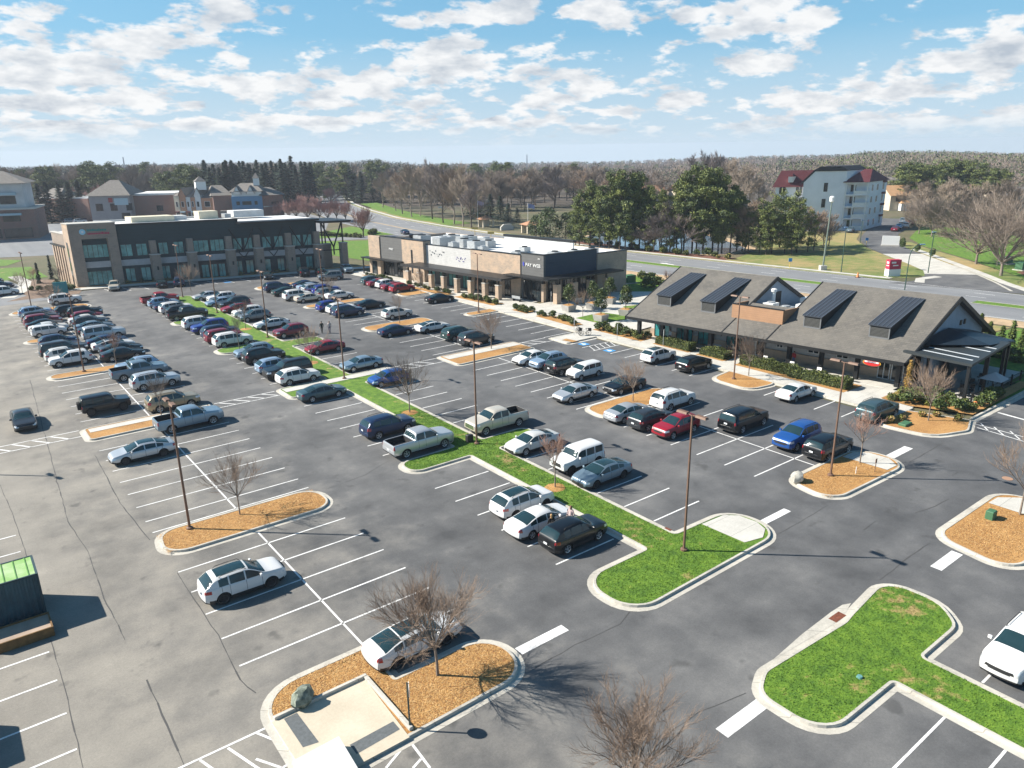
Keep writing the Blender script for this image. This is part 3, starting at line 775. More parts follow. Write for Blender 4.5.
KD['sedan'] = dict(cat='sedan', L=4.86,W=1.85,top=[(-2.43,.72),(-2.39,1.03),(-1.80,1.12),(-.80,1.43),(-.05,1.465),(.42,1.42),(1.25,1.0),(2.05,.87),(2.35,.80),(2.43,.64)],belt=.955,tum=.40,wf=1.42,wr=-1.39,R=.335,side=[(-1.42,-.92),(-.86,-.08),(.0,1.02)],ws=(.46,1.24),rg=(-1.74,-.86),
  head=(.56,.72,.42),tail=(.78,.98,.30),grille=(.34,.58,.58),mir=(.92,.93),pl=.62,tin=.24)
KD['coupe'] = dict(KD['sedan'], L=4.92,W=1.88,top=[(-2.46,.72),(-2.42,1.02),(-2.05,1.10),(-1.0,1.40),(-.15,1.45),(.35,1.41),(1.30,.99),(2.1,.86),(2.38,.78),(2.46,.63)],wf=1.46,wr=-1.42,R=.35,side=[(-1.5,-1.0),(-.92,-.12),(-.04,1.08)],ws=(.40,1.28),rg=(-1.95,-1.02),sun=(-.95,.34),darkrim=True)
KD['hatch'] = dict(cat='hatchback', L=4.3,W=1.80,top=[(-2.15,.70),(-2.12,1.0),(-2.02,1.08),(-1.62,1.42),(-1.3,1.48),(-.1,1.53),(.42,1.48),(1.25,1.02),(1.9,.90),(2.08,.83),(2.15,.66)],belt=.97,tum=.36,wf=1.30,wr=-1.28,R=.325,side=[(-1.62,-.82),(-.76,-.02),(.06,1.05)],ws=(.46,1.23),rg=(-2.0,-1.66),
  head=(.58,.76,.42),tail=(.82,1.04,.34),grille=(.30,.55,.6),mir=(.95,.95),pl=.6)
KD['crossover'] = dict(cat='crossover', L=4.58,W=1.87,zb=.22,top=[(-2.29,.66),(-2.28,1.0),(-2.22,1.13),(-2.02,1.34),(-1.74,1.56),(-1.40,1.63),(-.45,1.68),(.10,1.655),(.45,1.53),(1.08,1.15),(1.85,1.07),(2.17,.98),(2.29,.78)],belt=lambda x:1.06-.03*x,tum=.36,wf=1.36,wr=-1.33,R=.365,side=[(-1.48,-.96),(-.88,-.06),(.02,.92)],ws=(.20,1.07),rg=(-2.20,-1.76),
  head=(.76,.92,.45),tail=(.88,1.06,.40),grille=(.62,.78,.5),clad=.40,mir=(.80,1.06),pl=.70,rails=(-1.4,.1))
KD['panoramic'] = dict(KD['crossover'], sun=(-1.5,.12), darkrim=True)
KD['suv'] = dict(cat='SUV', L=4.85,W=1.95,zb=.24,top=[(-2.42,.70),(-2.41,1.06),(-2.36,1.20),(-2.20,1.46),(-2.02,1.66),(-1.75,1.74),(-.45,1.79),(.20,1.76),(.50,1.64),(1.08,1.23),(1.95,1.16),(2.30,1.06),(2.42,.88)],belt=lambda x:1.13-.02*x,tum=.30,wf=1.46,wr=-1.42,R=.385,side=[(-1.76,-1.18),(-1.09,-.10),(-.01,.94)],ws=(.27,1.07),rg=(-2.34,-2.04),
  head=(.84,1.0,.45),tail=(.96,1.18,.34),grille=(.68,.86,.55),clad=.40,mir=(.84,1.15),pl=.80,rails=(-1.6,.15),tin=.36)
KD['largesuv'] = dict(KD['suv'], sun=None, L=5.25,W=2.04,top=[(-2.62,.74),(-2.60,1.10),(-2.55,1.24),(-2.38,1.80),(-2.2,1.88),(-.4,1.92),(.45,1.87),(1.12,1.30),(2.25,1.20),(2.54,1.14),(2.62,.96)],belt=1.20,tum=.22,wf=1.60,wr=-1.52,R=.40,side=[(-2.3,-1.35),(-1.25,-.2),(-.1,1.02)],ws=(.50,1.10),rg=(-2.54,-2.39),head=(.90,1.08,.4),tail=(.95,1.45,.16),grille=(.46,1.0,.66),mir=(.90,1.2),pl=.9,rails=(-2.0,.35),tin=.40)
KD['minivan'] = dict(cat='minivan', L=5.1,W=1.98,zb=.18,top=[(-2.55,.66),(-2.53,1.05),(-2.46,1.15),(-2.22,1.62),(-1.95,1.72),(-.2,1.76),(.75,1.70),(1.65,1.12),(2.2,.98),(2.46,.89),(2.55,.70)],belt=1.08,tum=.25,wf=1.62,wr=-1.42,R=.345,side=[(-2.1,-1.1),(-1.0,.05),(.14,1.42)],ws=(.82,1.62),rg=(-2.45,-2.23),head=(.72,.9,.45),tail=(.86,1.2,.24),grille=(.34,.62,.6),mir=(1.3,1.08),pl=.75)
KD['boxy'] = dict(cat='hatchback', L=4.2,W=1.80,zb=.20,top=[(-2.1,.7),(-2.08,1.05),(-2.04,1.15),(-1.88,1.56),(-1.7,1.62),(-.3,1.64),(.55,1.60),(1.22,1.12),(1.85,1.02),(2.03,.96),(2.1,.80)],belt=1.06,tum=.22,wf=1.30,wr=-1.28,R=.335,side=[(-1.7,-.95),(-.88,-.02),(.06,1.08)],ws=(.62,1.20),rg=(-2.03,-1.89),head=(.74,.9,.4),tail=(1.0,1.42,.14),grille=(.34,.62,.6),mir=(.95,1.04),pl=.7,clad=.36,tin=.40)
KD['jeep'] = dict(cat='off-roader', L=4.3,W=1.88,zb=.34,top=[(-2.15,.72),(-2.14,1.1),(-2.12,1.25),(-2.07,1.78),(-1.95,1.84),(-.3,1.87),(.55,1.84),(.86,1.22),(1.9,1.14),(2.10,1.12),(2.15,1.0)],belt=1.18,tum=.12,wf=1.42,wr=-1.40,R=.42,side=[(-1.95,-1.15),(-1.05,-.25),(-.15,.62)],ws=(.58,.84),rg=(-2.11,-2.06),head=(.86,1.04,.10),tail=(.86,1.1,.08),grille=(.72,1.02,.5),clad=.56,mir=(.62,1.2),pl=.8,spare=True,darkrim=True,nf=.14,nr=.04,bulge=.01,tin=.42)
KD['pickup'] = dict(cat='pickup truck', L=5.85,W=2.03,zb=.34,top=[(-2.92,.84),(-2.90,1.18),(-2.84,1.30),(-.98,1.31),(-.92,1.36),(-.76,1.86),(-.55,1.92),(.35,1.94),(.75,1.88),(1.38,1.34),(2.45,1.24),(2.84,1.18),(2.92,1.02)],belt=1.27,tum=.26,wf=1.85,wr=-1.78,R=.405,side=[(-.72,.02),(.11,1.22)],ws=(.80,1.36),rg=(-.93,-.78),bed=(-2.80,-1.05),
  head=(.98,1.18,.40),tail=(.92,1.24,.14),grille=(.62,1.14,.66),mir=(1.10,1.28),pl=.7,nr=.04,bulge=.02,tin=.42,chromegrille=True)
DISP = {'sedan':'sedan','coupe':'sedan','hatch':'hatchback','crossover':'crossover_car','panoramic':'crossover_car','suv':'sport_utility_vehicle','largesuv':'sport_utility_vehicle','minivan':'minivan','boxy':'hatchback','jeep':'off_road_vehicle','pickup':'pickup_truck'}
KINDS_ = {}
def put_car(kind, colour, x, y, face, label, rz=None, group=None, dz=0.):
    if kind not in KINDS_: KINDS_[kind] = car_kind(DISP[kind], KD[kind])
    rg = random.Random(int(x*100+y*7))
    a = {1:0., -1:math.pi}.get(face,0.) if rz is None else rz
    o = KINDS_[kind].place((x+rg.uniform(-.12,.12) if rz is None else x, y+rg.uniform(-.1,.1) if rz is None else y, dz), a+rg.uniform(-.018,.018), label, group)
    for c in o.children:
        n = c.name.split('.')[0]
        if n in ('body','mirror'):
            sl = c.material_slots[0]; sl.link = 'OBJECT'; sl.material = PC[colour]
    return o
ML,MR,LL,LR,RL,RR,FR3 = 28.9,36.9,10.75,16.15,48.55,54.0,64.75
CARS = [
# left block, near
('panoramic','white',10.45,39.15,1,'white crossover with black panoramic roof alone near the bottom left island'),
('coupe','white',15.4,28.45,1,'white sedan with dark glass roof beside the bare tree on the bottom mulch island'),
('coupe','silver',10.6,64.0,-1,'silver sedan with sloping roof alone below the blue grey pickup, left block'),
('pickup','steel',15.6,69.3,1,'blue grey crew cab pickup beside the narrow mulch walkway island, left block'),
('suv','tan',16.0,75.8,1,'gold tan boxy SUV just above the walkway island of the left block'),
('jeep','black',10.6,78.9,1,'black off roader with spare wheel on its back, left block'),
('suv','silver',16.4,84.4,1,'silver SUV between the gold tan SUV and the dark pickup, left block'),
('pickup','slate',15.9,89.6,1,'dark blue grey pickup parked beyond the silver SUV, left block'),
('crossover','ice',16.1,92.3,-1,'pale blue SUV half hidden behind the dark blue grey pickup, left block'),
('sedan','charcoal',3.7,79.6,0,'dark sedan driving down the left lane towards the camera'),
# left block, far: left row
('crossover','white',10.7,100.7,-1,'white crossover at the near end of the packed left row, nose to the lane'),
('crossover','pearl',10.7,103.4,1,'pale crossover second in the packed left row, tail lamps to the lane'),
('largesuv','charcoal',10.7,106.2,1,'large dark SUV third in the packed left row'),
('sedan','navy',10.8,109.0,1,'dark blue sedan fourth in the packed left row'),
('crossover','navy',10.8,111.8,1,'navy crossover fifth in the packed left row, before its little island'),
('boxy','white',10.8,119.6,1,'boxy white wagon just beyond the little island in the packed left row'),
('sedan','pearl',11.0,122.3,1,'white sedan beyond the boxy white wagon in the packed left row'),
('sedan','black',10.9,125.1,1,'black sedan with red tail lamps midway up the far left row'),
('suv','maroon',11.0,127.8,1,'dark maroon SUV near the far end of the packed left row'),
('suv','black',11.0,130.5,1,'black SUV near the far end of the packed left row'),
('sedan','navy',11.3,133.3,1,'dark blue sedan last but one in the far left row'),
('crossover','ice',10.9,136.0,1,'pale lavender crossover at the far end of the packed left row'),
# left block, far: right row
('sedan','black',16.1,99.5,1,'black sedan at the near end of the right row of the left block'),
('sedan','charcoal',16.4,102.3,1,'charcoal sedan second in the right row of the left block'),
('coupe','white',16.1,105.1,1,'white car with a black roof third in the right row of the left block'),
('sedan','navy',15.9,107.9,1,'dark blue sedan fourth in the right row of the left block'),
('largesuv','silver',16.3,112.8,1,'large silver SUV midway along the right row of the left block'),
('sedan','black',16.1,116.2,1,'black sedan beyond the large silver SUV, left block'),
('sedan','slate',16.2,119.0,1,'slate sedan beyond the black one, right row of the left block'),
('crossover','charcoal',16.3,121.8,1,'charcoal crossover in the far part of the left block, right row'),
('sedan','pearl',16.2,124.6,1,'pearl white sedan next to the maroon hatchback, left block'),
('hatch','maroon',16.8,127.4,1,'maroon hatchback far up the right row of the left block'),
('suv','black',16.8,130.4,1,'black SUV far up the right row of the left block'),
('crossover','black',15.6,133.6,1,'black crossover last but one in the right row of the left block'),
('suv','white',16.2,145.0,1,'white SUV alone on the far tip of the left block by the teal sign'),
# west side of the green strip
('crossover','black',28.75,31.2,1,'black crossover nearest the wide end of the green strip'),
('sedan','white',28.35,33.95,1,'white sedan with two people standing beside it'),
('panoramic','white',29.0,36.75,1,'white crossover with dark roof beside a young tree on the green strip'),
('pickup','silver',29.2,50.7,1,'silver crew cab pickup nose to the green strip, left side'),
('suv','navy',29.1,56.0,1,'navy SUV parked beyond the silver pickup, left side of the strip'),
('sedan','teal',28.7,69.0,1,'grey green sedan in front of the concrete crossing of the green strip'),
('crossover','white',29.0,75.9,1,'white crossover just beyond the concrete crossing of the green strip'),
('largesuv','black',28.9,78.8,-1,'large black SUV backed in beyond the white crossover at the crossing'),
('crossover','ice',28.8,81.6,1,'pale blue crossover between two black SUVs beside the strip'),
('suv','black',29.1,86.8,1,'black SUV below the small grass tip of the strip'),
('crossover','steel',29.0,89.6,-1,'steel blue crossover nose out just below the small grass tip of the strip'),
('suv','white',28.8,97.2,1,'white SUV just beyond the small grass tip of the strip'),
('suv','maroon',28.7,100.0,1,'silver maroon SUV second beyond the small grass tip'),
('suv','navy',29.0,102.8,1,'dark navy SUV third beyond the small grass tip'),
('suv','royal',28.9,107.0,-1,'bright blue SUV backed in along the green strip'),
('suv','white',28.6,110.5,1,'white SUV beyond the bright blue one on the green strip'),
('pickup','black',28.9,118.4,1,'black pickup beyond the second grass tip of the strip'),
('crossover','charcoal',28.9,121.4,1,'charcoal crossover next to the black pickup on the strip'),
('suv','white',28.8,124.2,1,'white SUV in the far part of the strip row, beside the charcoal one'),
('sedan','navy',28.6,127.0,1,'navy sedan in the far part of the strip row'),
('crossover','ice',28.4,130.4,1,'pale blue crossover second from the far end of the strip row'),
('pickup','red',28.6,134.0,1,'red pickup at the far end of the green strip'),
# east side of the green strip
('coupe','slate',36.6,36.75,-1,'blue grey sedan with sunroof beside the white off roader'),
('jeep','white',36.8,39.75,-1,'white off roader with boxy hard top by the green strip'),
('sedan','pearl',36.6,44.95,-1,'pearl sedan between the white off roader and a grass arm of the strip'),
('pickup','beige',37.1,50.7,-1,'cream pickup with an open bed, right of the tall brown lamp post'),
('hatch','blue',36.3,69.0,-1,'bright blue hatchback in front of the concrete crossing, right side of the strip'),
('sedan','steel',36.6,76.1,-1,'steel grey sedan just beyond the concrete crossing, right side of the strip'),
('sedan','red',36.5,86.0,-1,'bright red sedan nose to the strip near two walkers'),
('crossover','maroon',36.6,97.0,-1,'maroon crossover beyond the grass arm by the walkers'),
('coupe','white',36.3,103.6,-1,'white coupe beside a lamp post, right side of the strip'),
('crossover','grey',36.2,110.2,-1,'grey crossover in the far part of the strip, right side'),
('crossover','white',36.4,113.6,-1,'white crossover beyond the grey one, right side of the strip'),
('coupe','red',36.5,118.2,-1,'red sports coupe far along the right side of the strip'),
('suv','charcoal',37.2,122.0,-1,'charcoal SUV behind the red sports coupe'),
('sedan','ice',36.0,125.0,-1,'pale blue sedan beyond the charcoal SUV, right side of the strip'),
('crossover','white',37.0,128.4,-1,'white crossover near the far end of the right side of the strip'),
('sedan','silver',36.0,132.0,-1,'silver sedan last on the right side of the strip'),
# double row towards the shops: west half
('crossover','red',48.5,39.6,-1,'red crossover beside the brown lamp post top, right block'),
('crossover','charcoal',48.2,42.3,1,'charcoal crossover between the red crossover and a silver sedan'),
('sedan','silver',48.1,45.0,1,'silver sedan beside the mulch island with a bare tree, right block'),
('sedan','silver',48.2,52.3,-1,'silver sedan nose out just beyond the mulch tree island, right block'),
('sedan','navy',47.9,88.0,1,'dark navy sedan by the island in front of the brick shop'),
('suv','navy',48.2,103.6,1,'navy SUV in the middle of the far right block'),
('crossover','white',48.4,106.4,1,'white crossover beside the navy SUV in the far right block'),
('crossover','royal',48.1,109.2,1,'royal blue crossover against the slim island, far right block'),
('sedan','beige',48.4,118.6,1,'beige sedan beyond the slim island, far right block'),
('suv','white',47.6,121.6,1,'white SUV beside the beige sedan, far right block'),
('sedan','green',47.8,127.0,1,'dark green sedan near the far end of the right block'),
('suv','navy',47.9,131.5,1,'dark blue SUV at the far end of the right block, left row'),
# east half
('suv','black',54.1,28.75,1,'dark SUV beside the mulch island with a pale boulder'),
('suv','blue',54.3,31.45,-1,'blue SUV nose out beside the dark one by the boulder island'),
('largesuv','black',54.2,36.85,1,'large black SUV alone across from the restaurant'),
('suv','white',53.8,44.6,1,'white SUV with tall red tail lamps beside the mulch tree island'),
('sedan','black',53.7,51.0,-1,'black sedan nose out behind the small bare tree, right block'),
('boxy','white',54.0,57.2,-1,'boxy white hatchback in front of the accessible bays'),
('suv','black',53.6,59.9,1,'black SUV between the boxy white hatchback and a silver crossover'),
('crossover','ice',53.6,62.7,-1,'silver blue crossover nose out by the walkway island'),
('sedan','white',53.2,65.4,-1,'white sedan nose out beside the walkway island in the right block'),
('suv','charcoal',53.4,77.0,1,'charcoal SUV just beyond the walkway island, right block'),
('suv','green',53.2,80.6,1,'dark green SUV second beyond the walkway island, right block'),
('coupe','white',52.9,86.6,1,'white sedan by the tapered island in front of the brick shop'),
('crossover','pearl',53.3,97.6,1,'pearl crossover behind a small bare tree, in front of the dark awning'),
('sedan','black',53.7,106.8,1,'black sedan against the slim island, shop side'),
('sedan','white',53.4,117.2,1,'white sedan just beyond the slim island, shop side'),
('crossover','grey',52.8,120.0,1,'grey crossover beyond the white sedan, shop side of the far block'),
('suv','royal',53.4,122.8,1,'royal blue SUV in the far right block, shop side'),
('crossover','silver',52.6,125.6,1,'silver crossover beyond the royal blue SUV'),
('sedan','ice',53.0,128.4,1,'pale sedan near the far end of the right block, shop side'),
('sedan','navy',53.4,131.4,1,'navy sedan at the far end of the right block, shop side'),
# facing the shops
('suv','teal',65.6,30.6,1,'dark green grey SUV by the restaurant corner bed'),
('sedan','white',65.2,38.5,1,'white sedan facing the hedge of the restaurant'),
('crossover','black',65.1,51.2,1,'black crossover facing the restaurant near the pole island'),
('panoramic','white',64.9,56.2,1,'white crossover with dark roof facing the left end of the restaurant'),
('sedan','black',64.6,103.4,1,'black sedan alone facing the long dark awning'),
('crossover','red',64.7,115.8,1,'red crossover at the end of the row facing the brick shop corner'),
('sedan','maroon',64.6,118.4,1,'maroon sedan second from the island, facing the brick shop'),
('crossover','white',64.7,121.0,1,'white crossover facing the far corner of the brick shop'),
('sedan','maroon',64.5,123.6,1,'crimson sedan between a white crossover and a dark one facing the shop'),
('crossover','teal',64.4,126.4,1,'dark teal crossover farthest in the row facing the brick shop'),
# in front of the dark office
('suv','grey',60.5,136.4,0,'grey SUV crossing in front of the office porch'),
]
for c in CARS:
    rz = None
    if c[4] == 0 and c[1] == 'charcoal': rz = -math.pi/2-.02
    if c[4] == 0 and c[1] == 'grey': rz = math.pi-.22
    put_car(*c, rz=rz)
OFA = R(-13.8)
def office_xy(u, v): return 20.6+u*math.cos(OFA)-v*.13, 161.2+u*math.sin(OFA)+v*.985
for (u,kind,colour,f,label) in ((4.2,'crossover','beige',-1,'beige crossover facing out in front of the brick pylon of the office'),(12.0,'sedan','black',1,'black sedan under the second office window bay'),(15.0,'suv','navy',1,'navy SUV beside the black sedan, office front'),
    (31.2,'sedan','charcoal',-1,'charcoal car nose out by the office entrance'),(38.2,'suv','black',1,'black SUV in front of the right half of the office'),(41.6,'sedan','black',1,'black sedan right of the black SUV, office front'),(47.0,'crossover','slate',-1,'slate crossover nose out before the office porch')):
    x,y = office_xy(u,-7.2 if u > 6 else -6.5); put_car(kind,colour,x,y,0,label,rz=OFA+math.pi/2*f)
put_car('minivan','white',8.6,161.5,0,'white minivan at the far left beside the entrance drive',rz=.06)
put_car('sedan','navy',8.8,170.6,0,'dark blue sedan behind the white minivan, far left',rz=.06)
put_car('suv','charcoal',7.6,176.5,0,'charcoal SUV farthest back of the three at the far left edge',rz=.06)
put_car('suv','white',37.6,9.2,0,'white SUV cut off by the right edge of the picture',rz=math.pi)
# ------------------------------------------------------------------ lamp posts of the car park
BROWN = mat('bronze_pole', (.17,.100,.068), .6, .1, .15, 3); POLEC = mat('pole_base_concrete', (.35,.33,.30), .9)
LENS = mat('lamp_lens', (.7,.7,.66), .3)
def lamp_post(name, H=8.9):
    o = empty(name, 'post', 'lamp post')
    m = MB(); n = 4
    m.tube([(0,0,.1),(0,0,H)], [.09,.065], 6); m.build('pole', BROWN, o)
    m = MB(); m.lathe([(.22,0),(.22,.12),(.14,.16)], 10); m.build('base', BROWN, o)
    for s in (1,-1):
        m = MB(); m.tube([(0,0,H-.05),(0,s*.35,H+.03)], .035, 5); a = m.build('arm', BROWN, o)
        m = MB(); m.add([(-.17,s*.30,H-.02),(.17,s*.30,H-.02),(.17,s*1.05,H-.02),(-.17,s*1.05,H-.02),(-.12,s*.32,H+.10),(.12,s*.32,H+.10),(.12,s*1.0,H+.10),(-.12,s*1.0,H+.10)],
            [(0,3,2,1),(4,5,6,7),(0,1,5,4),(1,2,6,5),(2,3,7,6),(3,0,4,7)]); hd = m.build('lamp_head', BROWN, o)
        m = MB(); m.box(-.12,.12,s*.67-.3,s*.67+.3,H-.035,H-.021); m.build('lens', LENS, hd)
    return Kind(o)
LP = lamp_post('lamp_post')
POSTS = [(10.0,48.5,'lamp post on the orange mulch island beside the lone white crossover',.12),(33.2,26.0,'lamp post on the wide end of the green strip, right of centre',.12),(33.4,48.5,'lamp post on the green strip beside the cream pickup',.12),(50.3,26.2,'lamp post on the mulch island by the blue SUV',.12),
 (65.2,45.9,'lamp post on the mulch bed in front of the restaurant',.12),(33.1,73.3,'lamp post by the concrete crossing of the green strip',.12),(33.6,97.7,'lamp post on the green strip behind the maroon crossover',.12),(33.4,118.8,'lamp post on the green strip near the red sports coupe',.12),
 (11.2,95.6,'lamp post on the mulch island before the packed left block',.12),(64.3,91.8,'lamp post on the small bed in front of the brick shop',.12),(49.0,113.8,'lamp post on the slim island of the far right block',.12),(11.3,145.3,'lamp post at the far left tip by the teal sign',0.),(33.0,136.6,'lamp post at the far end of the green strip before the office',.12),
 (11.3,71.9,'lamp post on the walkway island of the left block',.12) if False else None, (48.6,93.2,'lamp post on the tapered island of the right block',.12) if False else None]
for p in POSTS:
    if p: LP.place((p[0],p[1],p[3]), R(2), p[2], 'lamp posts of the car park')
LP.place((-4.7,72.6,0), R(20), 'lamp post out of the left edge, known by its shadow on the lane', 'lamp posts of the car park')
# ------------------------------------------------------------------ trees and plants
BARK = mat('bark_grey', (.20,.165,.135), .95, 0, .3, 6); TWIG = mat('twig_brown', (.24,.175,.13), .95); TWIGR = mat('twig_reddish', (.30,.185,.14), .95)
BARKD = mat('bark_dark', (.085,.065,.052), .95, 0, .3, 4); TWIGG = mat('twig_grey', (.205,.165,.135), .95); TWIGT = mat('twig_tan', (.27,.215,.165), .95); TWIGP = mat('twig_budding_pink', (.30,.175,.155), .95); TWIGV = mat('twig_violet_grey', (.205,.165,.15), .95)
PINE = [mat('pine_needles_%s'%n, c, .7) for n,c in (('light',(.17,.195,.045)),('mid',(.105,.135,.036)),('dark',(.050,.075,.028)))]
SPR = [mat('spruce_needles_%s'%n, c, .8) for n,c in (('mid',(.022,.048,.026)),('dark',(.012,.030,.020)))]
LEAF = [mat('evergreen_leaf_%s'%n, c, .6) for n,c in (('light',(.085,.115,.022)),('mid',(.048,.078,.018)),('dark',(.022,.042,.014)))]
HEDGE = [mat('hedge_leaf_%s'%n, c, .7) for n,c in (('light',(.14,.15,.025)),('mid',(.080,.105,.020)),('dark',(.035,.052,.014)))]
GOLD = [mat('golden_cypress_%s'%n, c, .7) for n,c in (('light',(.33,.20,.035)),('mid',(.20,.12,.03)))]
def rdir(rg):
    z = rg.uniform(-1,1); t = rg.uniform(0,2*math.pi); s = math.sqrt(1-z*z); return Vector((s*math.cos(t),s*math.sin(t),z))
def twig(m, p, d, l, r, rg, mi=0, seg=2, up=.25, n=3):
    P = [p]; q = p.copy(); v = d.copy()
    for i in range(seg):
        v = (v+rdir(rg)*.18+Vector((0,0,up/seg))).normalized(); q = q+v*(l/seg); P.append(q.copy())
    m.tube(P, [r*(1-.75*i/seg) for i in range(seg+1)], n, mi, cap=False)
    return P, v
def perp(d, rg, ang):
    a = d.orthogonal().normalized(); a.rotate(Matrix.Rotation(rg.uniform(0,2*math.pi),3,d)); return (d*math.cos(ang)+a*math.sin(ang)).normalized()
def bare_tree(H, trunk, seed, nl=8, nb=6, nt=6, ne=3, spread=.62, r0=.07, rt=.007, name='bare_tree', cat='bare tree', mats=(BARK,TWIG), upright=.35, central=False):
    rg = random.Random(seed); tr = MB(); cr = MB()
    root = empty(name, 'bare tree', cat)
    top = Vector((rg.uniform(-.05,.05)*trunk, rg.uniform(-.05,.05)*trunk, trunk))
    if central:
        pts = [Vector((0,0,0))]; 
        for i in range(1,6): pts.append(Vector((rg.gauss(0,.012)*H, rg.gauss(0,.012)*H, H*.80*i/5)))
        tr.tube(pts, [r0*(1-.17*i) for i in range(6)], 6, cap=False)
    else: tr.tube([(0,0,-.05),(0,0,trunk*.4),top], [r0*1.15,r0,r0*.85], 7)
    CL = H-trunk
    for i in range(nl):
        a = 2*math.pi*i/nl*1.618+rg.uniform(-.3,.3)
        if central:
            h = trunk+(H*.78-trunk)*(i+.5)/nl; f = (h-trunk)/(H-trunk); p = Vector((0,0,h)); 
            for q,q2 in zip(pts,pts[1:]):
                if q.z <= h <= q2.z: p = q.lerp(q2,(h-q.z)/(q2.z-q.z))
            ang = rg.uniform(.65,1.15)-.45*f; l = H*spread*.52*(1-.62*f)*rg.uniform(.85,1.2); r = r0*.42*(1-.6*f)
        else:
            p = top+Vector((0,0,-rg.uniform(0,.18)*trunk)); ang = spread*(.25+.9*((i+.5)/nl))*rg.uniform(.85,1.15); l = CL*.62*rg.uniform(.85,1.1); r = r0*.55
        d = Vector((math.sin(ang)*math.cos(a),math.sin(ang)*math.sin(a),math.cos(ang)))
        P,v = twig(tr,p,d,l,r,rg,0,4,upright,5)
        for j in range(nb):
            t = .25+.75*(j+.6)/nb; k = min(3,int(t*4)); q = P[k].lerp(P[k+1],t*4-k) if k < 4 else P[4]
            dd = perp((P[min(4,k+1)]-P[k]).normalized(), rg, rg.uniform(.35,.75)) if j < nb-1 else v
            l2 = l*(.62-.28*t)*rg.uniform(.8,1.2)
            P2,v2 = twig(cr,q,dd,l2,r*.42,rg,0,3,upright,3)
            for e in range(nt):
                t2 = .2+.8*(e+.7)/nt; k2 = min(2,int(t2*3)); q2 = P2[k2].lerp(P2[k2+1],min(1,t2*3-k2))
                d3 = perp((P2[k2+1]-P2[k2]).normalized(), rg, rg.uniform(.3,.8)) if e < nt-1 else v2
                l3 = l2*rg.uniform(.35,.6); P3,v3 = twig(cr,q2,d3,l3,rt*1.5,rg,0,2,upright,3)
                for g in range(ne):
                    t3 = (g+.8)/ne; q3 = P3[0].lerp(P3[2],t3); twig(cr,q3,perp(v3,rg,rg.uniform(.25,.7)),l3*rg.uniform(.4,.75),rt,rg,0,1,upright*.6,3)
    tr.build('trunk', mats[0], root, 60); cr.build('crown', mats[1], root)
    return Kind(root)
def leafy(m, c, r, n, size, rg, mi=0, flat=0., shell=.55, elong=1.6):
    for _ in range(n):
        d = rdir(rg); rr = rg.uniform(shell,1)**.6
        p = Vector((c[0]+d.x*r[0]*rr, c[1]+d.y*r[1]*rr, c[2]+d.z*r[2]*rr))
        a = (rdir(rg)+d*.5); a.z *= (1-flat); a.normalize(); b = a.cross(rdir(rg))
        if b.length < .1: continue
        b.normalize(); s = size*rg.uniform(.6,1.3); a = a*s*elong*.5; b = b*s*.5
        m.add([tuple(p-a-b*.3),tuple(p+b),tuple(p+a),tuple(p-b)], [(0,1,2,3)], mi)
def pine_tree(H, seed, base=.35, wide=.20, dens=1., name='pine_tree'):
    rg = random.Random(seed); tr = MB(); cr = MB(); root = empty(name, 'pine', 'pine tree')
    tr.tube([(0,0,-.1),(rg.gauss(0,.1),rg.gauss(0,.1),H*.5),(rg.gauss(0,.2),rg.gauss(0,.2),H*.96)], [H*.013,H*.010,H*.003], 7)
    n = int(46*dens)
    for i in range(n):
        f = (i+rg.random())/n; h = H*(base+(1-base)*f*.97); w = H*wide*(math.sin(math.pi*min(1,.18+f*.86))**.75)*rg.uniform(.55,1.2)
        a = rg.uniform(0,2*math.pi); e = Vector((math.cos(a)*w, math.sin(a)*w, h+w*rg.uniform(-.05,.28)))
        tr.tube([(0,0,h-w*.12),tuple(e*.5+Vector((0,0,h*.5-w*.02))),tuple(e)], [H*.0028,H*.002,H*.001], 3, cap=False)
        for t in (.55,.85,1.08) if w > H*.08 else (.9,):
            c = Vector((e.x*t+rg.gauss(0,.3), e.y*t+rg.gauss(0,.3), h+(e.z-h)*t+rg.gauss(0,.2))); s = H*.052*rg.uniform(.75,1.35)
            leafy(cr, c, (s*1.3,s*1.3,s*.7), int(62*dens), H*.0125, rg, rg.choice((0,0,1,1,1,2)), .2, .1, 2.6)
    tr.build('trunk', BARKD, root, 60); cr.build('crown', PINE, root)
    return Kind(root)
def spruce_tree(H, seed, wide=.20, mats=None, name='spruce_tree', cat='conifer', size=.02, n=1500, full=.06):
    rg = random.Random(seed); tr = MB(); cr = MB(); root = empty(name, 'spruce', cat)
    tr.tube([(0,0,-.1),(0,0,H*.95)], [H*.014,H*.003], 6)
    for i in range(n):
        f = rg.random()**1.25; h = H*(full+(1-full)*f); w = H*wide*(1-f)**.85*(.75+.35*math.sin(h*5.1+seed))*rg.uniform(.35,1.05)+.05
        a = rg.uniform(0,2*math.pi); p = Vector((math.cos(a)*w, math.sin(a)*w, h-w*.25)); o = Vector((math.cos(a),math.sin(a),-.35+rg.gauss(0,.3))).normalized(); b = Vector((-math.sin(a),math.cos(a),rg.gauss(0,.3))).normalized()
        s = H*size*rg.uniform(.7,1.4); cr.add([tuple(p-o*s),tuple(p+b*s*.6),tuple(p+o*s*1.2),tuple(p-b*s*.6)], [(0,1,2,3)], rg.choice((0,1)))
    tr.build('trunk', BARKD, root); cr.build('crown', mats or SPR, root)
    return Kind(root)
